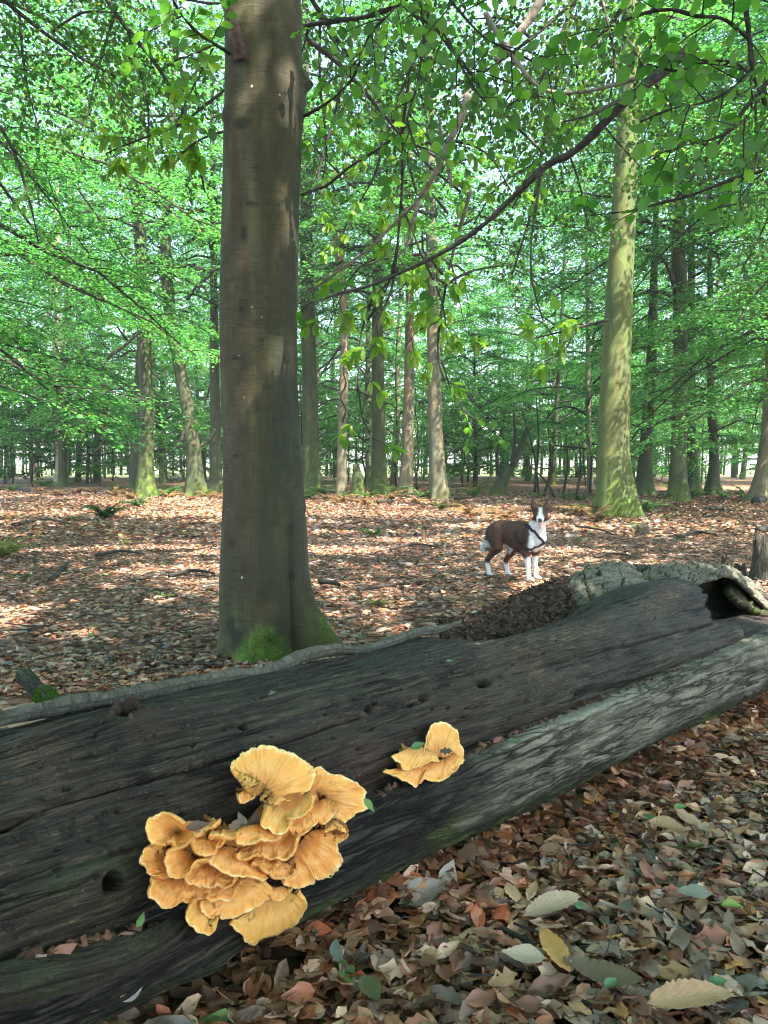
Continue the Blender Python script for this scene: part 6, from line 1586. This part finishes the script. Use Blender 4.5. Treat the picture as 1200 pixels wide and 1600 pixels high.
def fern(label, px, py, hgt, seed, cols, cat='fern', group=None, name='fern', n_fr=11, stiff=1.1, yaw=0):
    g0_ = G(px, py); g0_[2] = ground_z(g0_[0], g0_[1])
    b, PP, AX, NN, SS = fern_proto(seed, n_fr, hgt, stiff); r = rs(seed + 1)
    tv = np.array([[0, -.5, 0], [.16, -.1, 0], [0, .5, -.05], [-.16, -.1, 0]])
    g = r.rand(len(PP), 1); col = np.array(cols[0]) * (1 - g) + np.array(cols[1]) * g
    V, Q, _, _, c = scatter(tv, DIAM_Q, None, PP, AX, NN, SS, None, col)
    o = empty(name, g0_, label, cat, group)
    obj('frond', mesh_np('frond', V, Q, None, False, cols={'col': c}), M_LEAF, o, kind='stuff')
    obj('stalk', b.mesh('stalk'), M_TWIG, o, kind='stuff')
    return o
GRN = ((.04, .10, .02), (.11, .2, .05)); BRN = ((.16, .085, .045), (.34, .2, .12)); YGN = ((.12, .15, .04), (.26, .26, .09))
fern('green fern clump at the left edge in the litter', 2, 872, .55, 970, YGN, n_fr=16)
fern('pale green fern just right of the foot of the sunlit beech', 1008, 800, .9, 972, ((.12, .22, .08), (.25, .36, .16)))
fern('green fern left of the foot of the sunlit beech', 915, 798, .7, 974, GRN)
fern('fern at the foot of the dark mossy beech beside the big trunk', 498, 772, 1.1, 976, ((.08, .16, .06), (.2, .3, .12)))
fern('green fern sprig on the litter right of the big trunk', 583, 838, .35, 978, GRN)
fern('low dark bush of leaves in the litter left of the big trunk', 165, 810, .8, 980, ((.03, .06, .02), (.08, .12, .04)), 'plant', None, 'plant', 16)
fern('yellow green weed in front of the low dark bush', 118, 812, .3, 982, YGN, 'plant', None, 'plant', 8)
fern('small dark plant at the foot of the left mossy beech', 215, 790, .7, 984, ((.03, .07, .03), (.08, .14, .06)), 'plant', None, 'plant', 12)
fern('low moss green weed right behind the big trunk', 487, 806, .25, 986, ((.03, .06, .02), (.07, .1, .03)), 'plant', None, 'plant', 10)
fern('pale green weed in the litter beyond the grey plate of the log', 995, 828, .3, 988, ((.09, .14, .08), (.18, .24, .14)), 'plant', None, 'plant', 8)
fern('yellowish grass tuft before the mottled beech', 690, 793, .5, 989, YGN, 'plant', None, 'plant', 12)
rf = rs(990); BR = 'brown bracken clumps at the foot of the trees'
for (px, py) in [(735, 806), (765, 802), (790, 808), (265, 779), (300, 782), (325, 778), (180, 775), (120, 772), (60, 770), (350, 780), (530, 784), (570, 786), (610, 780), (650, 784), (720, 790), (880, 800), (905, 806), (850, 795), (1030, 790), (140, 770), (90, 775), (205, 780), (510, 780), (930, 815)]:
    fern('brown dying bracken clump in front of the far trunks', px, py, rf.uniform(.5, .85), 1000 + px, BRN, 'bracken', BR, 'bracken', 9)
for (px, py) in [(575, 777), (620, 776), (660, 778), (700, 776), (480, 778), (545, 776), (400, 776), (255, 776), (1045, 781), (1080, 778), (1130, 778), (1165, 780), (880, 778), (840, 776), (20, 768), (70, 764), (180, 766), (270, 772), (318, 776), (740, 774), (905, 780)]:
    fern('green fern clump low among the far trunks', px, py, rf.uniform(.6, 1.1), 1300 + px, GRN, 'fern', 'green ferns among the far trunks', 'fern', 9)

SD = 'small green seedlings in the leaf litter'
for k_, (px, py) in enumerate([(60, 840), (195, 850), (285, 835), (560, 812), (640, 818), (705, 842), (545, 870), (640, 880), (905, 846), (960, 858), (1060, 845), (1110, 828), (260, 935), (120, 925), (40, 905), (590, 948), (690, 905), (930, 828), (1040, 812), (890, 815)]):
    fern('tiny green seedling standing in the brown litter of the clearing', px, py, rf.uniform(.10, .22), 1700 + px, (GRN, YGN)[k_ % 2], 'seedling', SD, 'seedling', 5)
def stump(label, px, py, w_px, h_px, seed, mat, rag=.25, name='stump', moss=.3, dY=0):
    g0_ = G(px, py); Y = g0_[1] + dY; g0_ = P(px, py, Y); r = w_px / 2 / 1200 * Y; h = h_px / 1200 * Y
    a = np.linspace(0, 2 * math.pi, 41); rows = []
    t_ = h * (1 - rag * (.5 + .5 * fbm(np.cos(a) * 3, np.sin(a) * 3, seed, 3, seed)))
    prof = [(1.35, -.08), (1.18, .12), (1.0, .35), (.95, .7), (.93, 1.0), (.8, .97), (.6, .85), (.3, .7), (.02, .65)]
    for q, z in prof:
        rr3 = r * q * (1 + .14 * fbm(np.cos(a) * 2.2, np.sin(a) * 2.2, z * 1.5 + seed, 3, seed + 1))
        rows.append(np.stack([rr3 * np.cos(a), rr3 * np.sin(a), z * t_], -1))
    V = np.array(rows); uv = np.stack([np.repeat((np.array([p[1] for p in prof]) * h)[:, None], 41, 1) + np.arange(9)[:, None] * .001, np.repeat((a * r)[None], 9, 0)], -1)
    me = mesh_np(name, V.reshape(-1, 3), grid_faces(9, 41), uv=uv.reshape(-1, 2), cols={'mask': np.tile([.3, moss, 0], (9 * 41, 1))}, floats={'moss': np.full(9 * 41, moss)})
    return tag(obj(name, me, mat, None, g0_), label, 'stump')
stump('small dark stump on the litter right of the dog', 1004, 836, 18, 20, 1101, M_WOOD, .3)
stump('tall weathered split stump at the right edge behind the hollow log', 1192, 905, 34, 86, 1103, M_LBARK, .45, 'stump', .1)
stump('low crumbling brown stump left of the tall split stump', 1150, 900, 30, 26, 1105, M_WOOD, .6, 'stump', .1)
stump('thin upright broken splinter in front of the low crumbling stump', 1131, 893, 8, 36, 1107, M_WOOD, .8)
for pix, r0, r1, lab, sd in [([(-10, 764), (20, 762), (45, 768)], .16, .10, 'fallen dark branch lying at the far left edge', 411), ([(62, 757), (95, 752), (118, 748), (145, 756)], .09, .05, 'mossy fallen branch arching before the white trunk', 412),
                             ([(1180, 783), (1200, 780), (1230, 778)], .14, .12, 'dark fallen log end at the right edge before the pale flared trunk', 413), ([(1110, 795), (1130, 794)], .05, .04, 'dark fallen chunk of wood in the right clearing', 414),
                             ([(1185, 828), (1215, 824)], .07, .05, 'mossy fallen stick at the right edge of the clearing', 415), ([(590, 785), (615, 783)], .05, .03, 'short dark stick in front of the mossy dark trunk', 416),
                             ([(900, 822), (940, 829), (960, 836)], .02, .012, 'thin dead stick in front of the sunlit beech', 417), ([(712, 779), (735, 777)], .07, .05, 'dark chunk of wood right of the mottled beech foot', 418)]:
    stick(pix, r0, r1, lab, sd, M_TWIG, .06, 'stick')
for pix, r0, r1, lab, sd in [([(150, 868), (190, 862), (225, 866)], .022, .012, 'crooked dead stick in the sunny litter at left', 421), ([(265, 900), (300, 893), (335, 896)], .025, .012, 'dead stick on the litter left of the foot of the big trunk', 422), ([(610, 858), (650, 851), (690, 856)], .02, .01, 'dead stick on the litter between the big trunk and the dog', 423),
                             ([(930, 870), (960, 866), (1000, 872)], .018, .01, 'dead stick on the litter above the grey plate of the log', 424), ([(1060, 838), (1090, 832), (1120, 836)], .03, .015, 'dead stick in the clearing left of the tall split stump', 425), ([(20, 820), (70, 812), (110, 818)], .04, .02, 'dead branch on the ground at the far left', 426)]:
    stick(pix, r0, r1, lab, sd, M_TWIG, .05, 'stick')
# brush of bare stems by the leaning snag
for i, (x0, y0, x1, y1) in enumerate([(842, 772, 815, 640), (850, 774, 860, 690), (868, 776, 825, 725), (880, 772, 884, 680), (835, 770, 838, 620), (900, 774, 905, 690), (922, 770, 915, 660)]):
    g0_ = G(x0, y0); b = smooth_path([g0_ - np.array([0, 0, .05]), P((x0 + x1) / 2 + 5, (y0 + y1) / 2, g0_[1]), P(x1, y1, g0_[1])], 14)
    o = uv_tube('bare_stem', b, np.linspace(.06, .025, 14), 6, M_TWIG, 1200 + i, .004, 1, (0, .1, 0), None, b[0])
    tag(o, 'bare dark thin stem rising among the brush behind the dog', 'stem', 'bare stems in the brush behind the dog')

# ------------------------------------------------------------------ dog
DP = G(800, 899); DH = np.array([.63, -.775]); 
front = G(842, 914); rear = G(786, 903)
ctr = (front + rear) / 2
dh = nrm(np.array([.66, -.75, 0])); dl = np.array([-dh[1], dh[0], 0])
DOG = empty('dog', (ctr[0], ctr[1], ground_z(ctr[0], ctr[1]) + .022), 'brown and white dog with pricked ears standing on the leaves and facing the camera', 'dog')
DM = Matrix([[dh[0], dl[0], 0, 0], [dh[1], dl[1], 0, 0], [0, 0, 1, 0], [0, 0, 0, 1]])
DOG.rotation_euler = DM.to_euler()
def blob_tube(bag, pts, rads, flat=(1, 1), n=16, k=20):
    """closed tapered tube through points with rounded ends; flat scales the cross-section (sideways, up)"""
    p = smooth_path(pts, k); rr5 = np.interp(np.linspace(0, 1, k), np.linspace(0, 1, len(rads)), rads)
    t0, t1 = nrm(p[0] - p[1]), nrm(p[-1] - p[-2])
    q = np.array([0.95, .75, .4]);
    pa = np.array([p[0] + t0 * rr5[0] * s for s in q]); pb = np.array([p[-1] + t1 * rr5[-1] * s for s in q[::-1]])
    P_ = np.vstack([pa, p, pb]); R_ = np.concatenate([rr5[0] * np.sqrt(1 - q ** 2), rr5, rr5[-1] * np.sqrt(1 - q[::-1] ** 2)])
    T = nrm(np.gradient(P_, axis=0)); ref = np.array([0, 1.0, 0]) if abs(T[len(T) // 2, 1]) < .8 else np.array([0, 0, 1.0])
    A = nrm(ref - (T @ ref)[:, None] * T); B = np.cross(T, A)
    a = np.linspace(0, 2 * math.pi, n, endpoint=False)
    V = P_[:, None] + R_[:, None, None] * (flat[0] * np.cos(a)[None, :, None] * A[:, None] + flat[1] * np.sin(a)[None, :, None] * B[:, None])
    m = len(P_); F = grid_faces(m, n, True)[:, ::-1]; V = np.vstack([V.reshape(-1, 3), P_[0] + t0 * R_[3] * .05, P_[-1]])
    j = np.arange(n); j2 = (j + 1) % n
    tri = np.vstack([np.stack([j, j2, np.full(n, m * n)], -1), np.stack([(m - 1) * n + j2, (m - 1) * n + j, np.full(n, m * n + 1)], -1)])
    bag.add(V, F, tri)
db = Bag()
blob_tube(db, [(.20, 0, .44), (.10, 0, .42), (-.05, 0, .435), (-.20, 0, .475), (-.31, 0, .475)], [.105, .132, .125, .098, .09], (.78, 1.22))
blob_tube(db, [(.215, 0, .45), (.20, 0, .365)], [.078, .055], (.9, 1))
blob_tube(db, [(.10, 0, .54), (-.05, 0, .55), (-.25, 0, .55)], [.05, .045, .04])
blob_tube(db, [(.14, 0, .50), (.21, -.01, .56), (.262, -.035, .63)], [.095, .07, .062], (.9, 1.05))
blob_tube(db, [(.21, 0, .42), (.245, -.015, .52), (.27, -.04, .58)], [.07, .058, .05])
HD = np.array([.275, -.045, .675]); hv = nrm(np.array([.60, -.80, -.10])); hl = nrm(np.cross([0, 0, 1.], hv)); hu = np.cross(hv, hl)
HS = 1.2
def hp(f, l, u): return HD + HS * (hv * f + hl * l + hu * u)
blob_tube(db, [hp(-.035, 0, .0), hp(.02, 0, .005), hp(.05, 0, -.005)], [.068, .074, .056], (1, .95))
blob_tube(db, [hp(.04, 0, -.005), hp(.09, 0, -.022), hp(.135, 0, -.030)], [.049, .036, .026], (1, .85))
blob_tube(db, [hp(.01, 0, -.045), hp(.05, 0, -.068), hp(.085, 0, -.090)], [.034, .025, .015], (1.1, .7))
for sd in (-1, 1):
    blob_tube(db, [hp(.0, .036 * sd, .03), hp(-.008, .052 * sd, .075), hp(-.012, .060 * sd, .138)], [.046, .040, .006], (.95, .8))
    blob_tube(db, [hp(.01, .035 * sd, -.03), hp(-.02, .04 * sd, -.05)], [.038, .042])
    blob_tube(db, [(.16, .075 * sd, .48), (.17, .085 * sd, .38), (.12, .085 * sd, .30)], [.055, .055, .042], (.8, 1.1))
    fx = .02 if sd < 0 else -.015
    blob_tube(db, [(.12, .085 * sd, .30), (.135 + fx, .08 * sd, .20), (.14 + fx, .08 * sd, .12), (.15 + fx, .08 * sd, .05)], [.042, .030, .025, .024])
    blob_tube(db, [(.15 + fx, .08 * sd, .028), (.195 + fx, .08 * sd, .020)], [.028, .024], (1, .8))
    bx = .075 if sd > 0 else -.045
    blob_tube(db, [(-.29, .055 * sd, .48), (-.25 + bx * .3, .078 * sd, .40), (-.20 + bx * .6, .085 * sd, .31)], [.088, .082, .052], (.75, 1.1))
    blob_tube(db, [(-.20 + bx * .6, .085 * sd, .31), (-.27 + bx, .08 * sd, .235), (-.335 + bx, .078 * sd, .165)], [.05, .036, .026])
    blob_tube(db, [(-.335 + bx, .078 * sd, .165), (-.325 + bx, .078 * sd, .10), (-.31 + bx, .078 * sd, .04)], [.026, .022, .023])
    blob_tube(db, [(-.315 + bx, .078 * sd, .024), (-.27 + bx, .078 * sd, .018)], [.026, .022], (1, .8))
blob_tube(db, [(-.36, .0, .52), (-.42, .02, .45), (-.455, .03, .36), (-.50, .04, .28), (-.545, .05, .235)], [.035, .034, .038, .040, .018])
dm0 = db.mesh('dog_shape'); tmp = bpy.data.objects.new('dog_shape', dm0); COL.objects.link(tmp)
md = tmp.modifiers.new('remesh', 'REMESH'); md.mode = 'VOXEL'; md.voxel_size = .0075
ms_ = tmp.modifiers.new('smooth', 'SMOOTH'); ms_.factor = .5; ms_.iterations = 5
dg = bpy.context.evaluated_depsgraph_get()
dm = bpy.data.meshes.new_from_object(tmp.evaluated_get(dg)); dm.name = 'body'
bpy.data.objects.remove(tmp)
nv = len(dm.vertices); dv = np.empty(nv * 3, np.float32); dm.vertices.foreach_get('co', dv); dv = dv.reshape(-1, 3).astype(float)
dn = np.empty(nv * 3, np.float32); dm.vertices.foreach_get('normal', dn); dn = dn.reshape(-1, 3)
fur = fbm(dv[:, 0] * 30, dv[:, 1] * 60, dv[:, 2] * 40, 3, 1300)
dv2 = dv + dn * (.0045 * fur)[:, None]
dm.vertices.foreach_set('co', dv2.astype(np.float32).ravel())
x, y, z = dv.T; j = .016 * fbm(x * 22, y * 22, z * 22, 3, 1301)
BRC, WH, DK = np.array([.066, .030, .0195]), np.array([.72, .70, .68]), np.array([.03, .016, .012])
dc = np.tile(BRC, (nv, 1)) * (1 + .5 * fbm(x * 14, y * 14, z * 14, 3, 1302))[:, None]
rel = dv - HD; rel = rel / HS
hf, hl_, hu_ = rel @ hv, rel @ hl, rel @ hu
head = (np.linalg.norm(rel, axis=1) < .17) & (hf > -.075) & (z > .57)
ruff = (x > .165 + .5 * np.clip(.54 - z, -.1, .1) + j) & (z > .33) & (x < .40) & ~(head & (hu_ > -.045)) | ((x > .195 + j) & (z > .30) & (z < .58))
belly = (z < .345 + j + .12 * np.clip(-x - .1, 0, .2)) & (z > .30) & (np.abs(y) < .05) & (x < .12)
legsF = (z < .235 + j * 1.5) & (x > .02); legsB = (z < .125 + j * 1.5) & (x < .02)
tailw = (x < -.475 + j * .5)
fl_ = (np.abs(y) < .045) & (x < -.08) & (x > -.2) & (z < .38)
white = ruff | belly | legsF | legsB | tailw | fl_
blaze = head & (np.abs(hl_) < .011 + .22 * np.clip(hf - .06, 0, .06)) & (hf > -.01) | (head & (hf > .085)) | (head & (hu_ < -.052) & (hf > 0))
dark = head & ~blaze & (hu_ > .04) & (np.abs(hl_) > .03)
dc[white] = WH; dc[head & ~blaze & ~(hu_ < -.05)] = BRC * .75; dc[blaze] = WH
dc[dark] = DK * 1.4
ears = (np.linalg.norm(rel, axis=1) < .32) & (hu_ > .045) & (hf < .045) & (hf > -.09)
dc[ears & (np.abs(hl_) > .022)] = BRC * .6
earin = ears & (hu_ > .06) & ((dn @ hv) > .35); dc[earin] = np.array([.09, .05, .042])
mouth = head & (np.abs(hu_ + .055 + .16 * (hf - .06)) < .008) & (hf > .03); dc[mouth] = np.array([.10, .035, .035])
dc[z < .012] = np.array([.2, .16, .13])
ed = np.empty(len(dm.edges) * 2, np.int32); dm.edges.foreach_get('vertices', ed); ed = ed.reshape(-1, 2)
cnt = np.ones((nv, 1)); np.add.at(cnt, ed[:, 0], 1); np.add.at(cnt, ed[:, 1], 1)
for _ in range(3):
    acc = dc.copy(); np.add.at(acc, ed[:, 0], dc[ed[:, 1]]); np.add.at(acc, ed[:, 1], dc[ed[:, 0]]); dc = acc / cnt
a_ = dm.attributes.new('col', 'FLOAT_COLOR', 'POINT'); a_.data.foreach_set('color', np.concatenate([dc, np.ones((nv, 1))], 1).astype(np.float32).ravel())
dm.polygons.foreach_set('use_smooth', np.ones(len(dm.polygons), bool)); dm.materials.clear()
M_FUR = mat_col('dog_fur', .7, 70, .25, (1, 1, .4))
obj('body', dm, M_FUR, DOG)
rfur = rs(1310); fi = rfur.randint(0, nv, 26000)
fi = fi[(np.linalg.norm((dv2[fi] - HD), axis=1) > .13) & (dv2[fi][:, 2] > .05)]
fa = nrm(np.array([-1.0, 0, -.55]) + dn[fi] * .3 + rfur.normal(0, .25, (len(fi), 3))); tl_ = dv2[fi][:, 0] < -.40
fa[tl_] = nrm(np.array([-.5, .1, -.6]) + dn[fi][tl_] * .8 + rfur.normal(0, .3, (tl_.sum(), 3)))
lowleg = dv2[fi][:, 2] < .26
V, _, T, _, c = scatter(np.array([[-.10, 0, 0], [.10, 0, 0], [0, 1, .12]]), None, np.array([[0, 1, 2]]), dv2[fi] - dn[fi] * .002, fa, dn[fi], np.where(lowleg, .009, np.where(tl_, .04, .019)) * rfur.uniform(.6, 1.2, len(fi)), None, dc[fi] * rfur.uniform(.75, 1.2, (len(fi), 1)))
obj('fur', mesh_np('fur', V, None, T, False, cols={'col': c}), M_FUR, DOG, kind='stuff')
M_BLACK = mat_plain('black_nose', (.012, .011, .011), .35, .5)
M_TONGUE = mat_plain('tongue_pink', (.5, .19, .19), .45, .4, 30, .15)
M_WEB = mat_plain('black_webbing', (.014, .016, .022), .7, .3, 80, .3)
M_PINK = mat_plain('harness_edge', (.35, .12, .16), .7, .2)
def part_tube(name, pts, rads, mat, flat=(1, 1)):
    b = Bag(); blob_tube(b, pts, rads, flat, 12, 12); return obj(name, b.mesh(name), mat, DOG)
part_tube('nose', [hp(.148, 0, -.022), hp(.156, 0, -.026)], [.02, .017], M_BLACK, (1.15, .9))
part_tube('tongue', [hp(.05, 0, -.054), hp(.085, 0, -.066), hp(.105, 0, -.082), hp(.108, 0, -.094)], [.015, .017, .016, .011], M_TONGUE, (1.1, .35))
for sd in (-1, 1):
    part_tube('eye', [hp(.052, .029 * sd, .016), hp(.056, .030 * sd, .016)], [.0115, .0095], M_BLACK)
def strap(name, pts, w, mat):
    """flat band following points; width across, hugging the body"""
    p = smooth_path(pts, 40); T = nrm(np.gradient(p, axis=0)); c = np.array([.05, 0, .44])
    O_ = nrm(p - c); S_ = nrm(np.cross(T, O_)); rows = [p + S_ * w - O_ * .003, p + S_ * w + O_ * .004, p - S_ * w + O_ * .004, p - S_ * w - O_ * .003]
    V = np.stack(rows, 1).reshape(-1, 3); return obj(name, mesh_np(name, V, grid_faces(40, 4, True), smooth=False), mat, DOG)
from mathutils.bvhtree import BVHTree
bv = BVHTree.FromPolygons([tuple(v) for v in dv2], [tuple(p.vertices) for p in dm.polygons])
def hug(pts, off=.006, n=44):
    out = []
    for p in smooth_path(pts, n):
        loc, nn, _, _ = bv.find_nearest(Vector(p)); out.append(np.array(loc) + np.array(nn) * off)
    return out
strap('harness_strap', hug([(.10, .09, .59), (.20, .10, .54), (.26, .07, .47), (.27, .0, .40)]), .013, M_WEB)
strap('harness_strap', hug([(.10, -.09, .59), (.20, -.10, .54), (.26, -.07, .47), (.27, .0, .40)]), .013, M_WEB)
strap('harness_strap', hug([(.27, 0, .40), (.24, -.05, .35), (.20, -.10, .33), (.10, -.13, .36), (.03, -.14, .42), (.0, -.12, .50)]), .011, M_WEB)


# ------------------------------------------------------------------ air: the far trees pale a little
hz = NT('haze_air')
pv = hz.n('VolumePrincipled', {'Color': (.85, .95, 1.0), 'Density': .0006, 'Anisotropy': .1})
hz.t.links.new(pv.outputs[0], hz.out.inputs['Volume'])
hV = np.array([[a, b, c] for a in (-262, 262) for b in (-42, 602) for c in (-1.2, 30)], float)
haze = obj('haze', mesh_np('haze', hV, np.array([[0, 1, 3, 2], [4, 6, 7, 5], [0, 4, 5, 1], [2, 3, 7, 6], [0, 2, 6, 4], [1, 5, 7, 3]]), smooth=False), hz.m)
tag(haze, 'thin pale air between the trees', 'haze', kind='stuff')
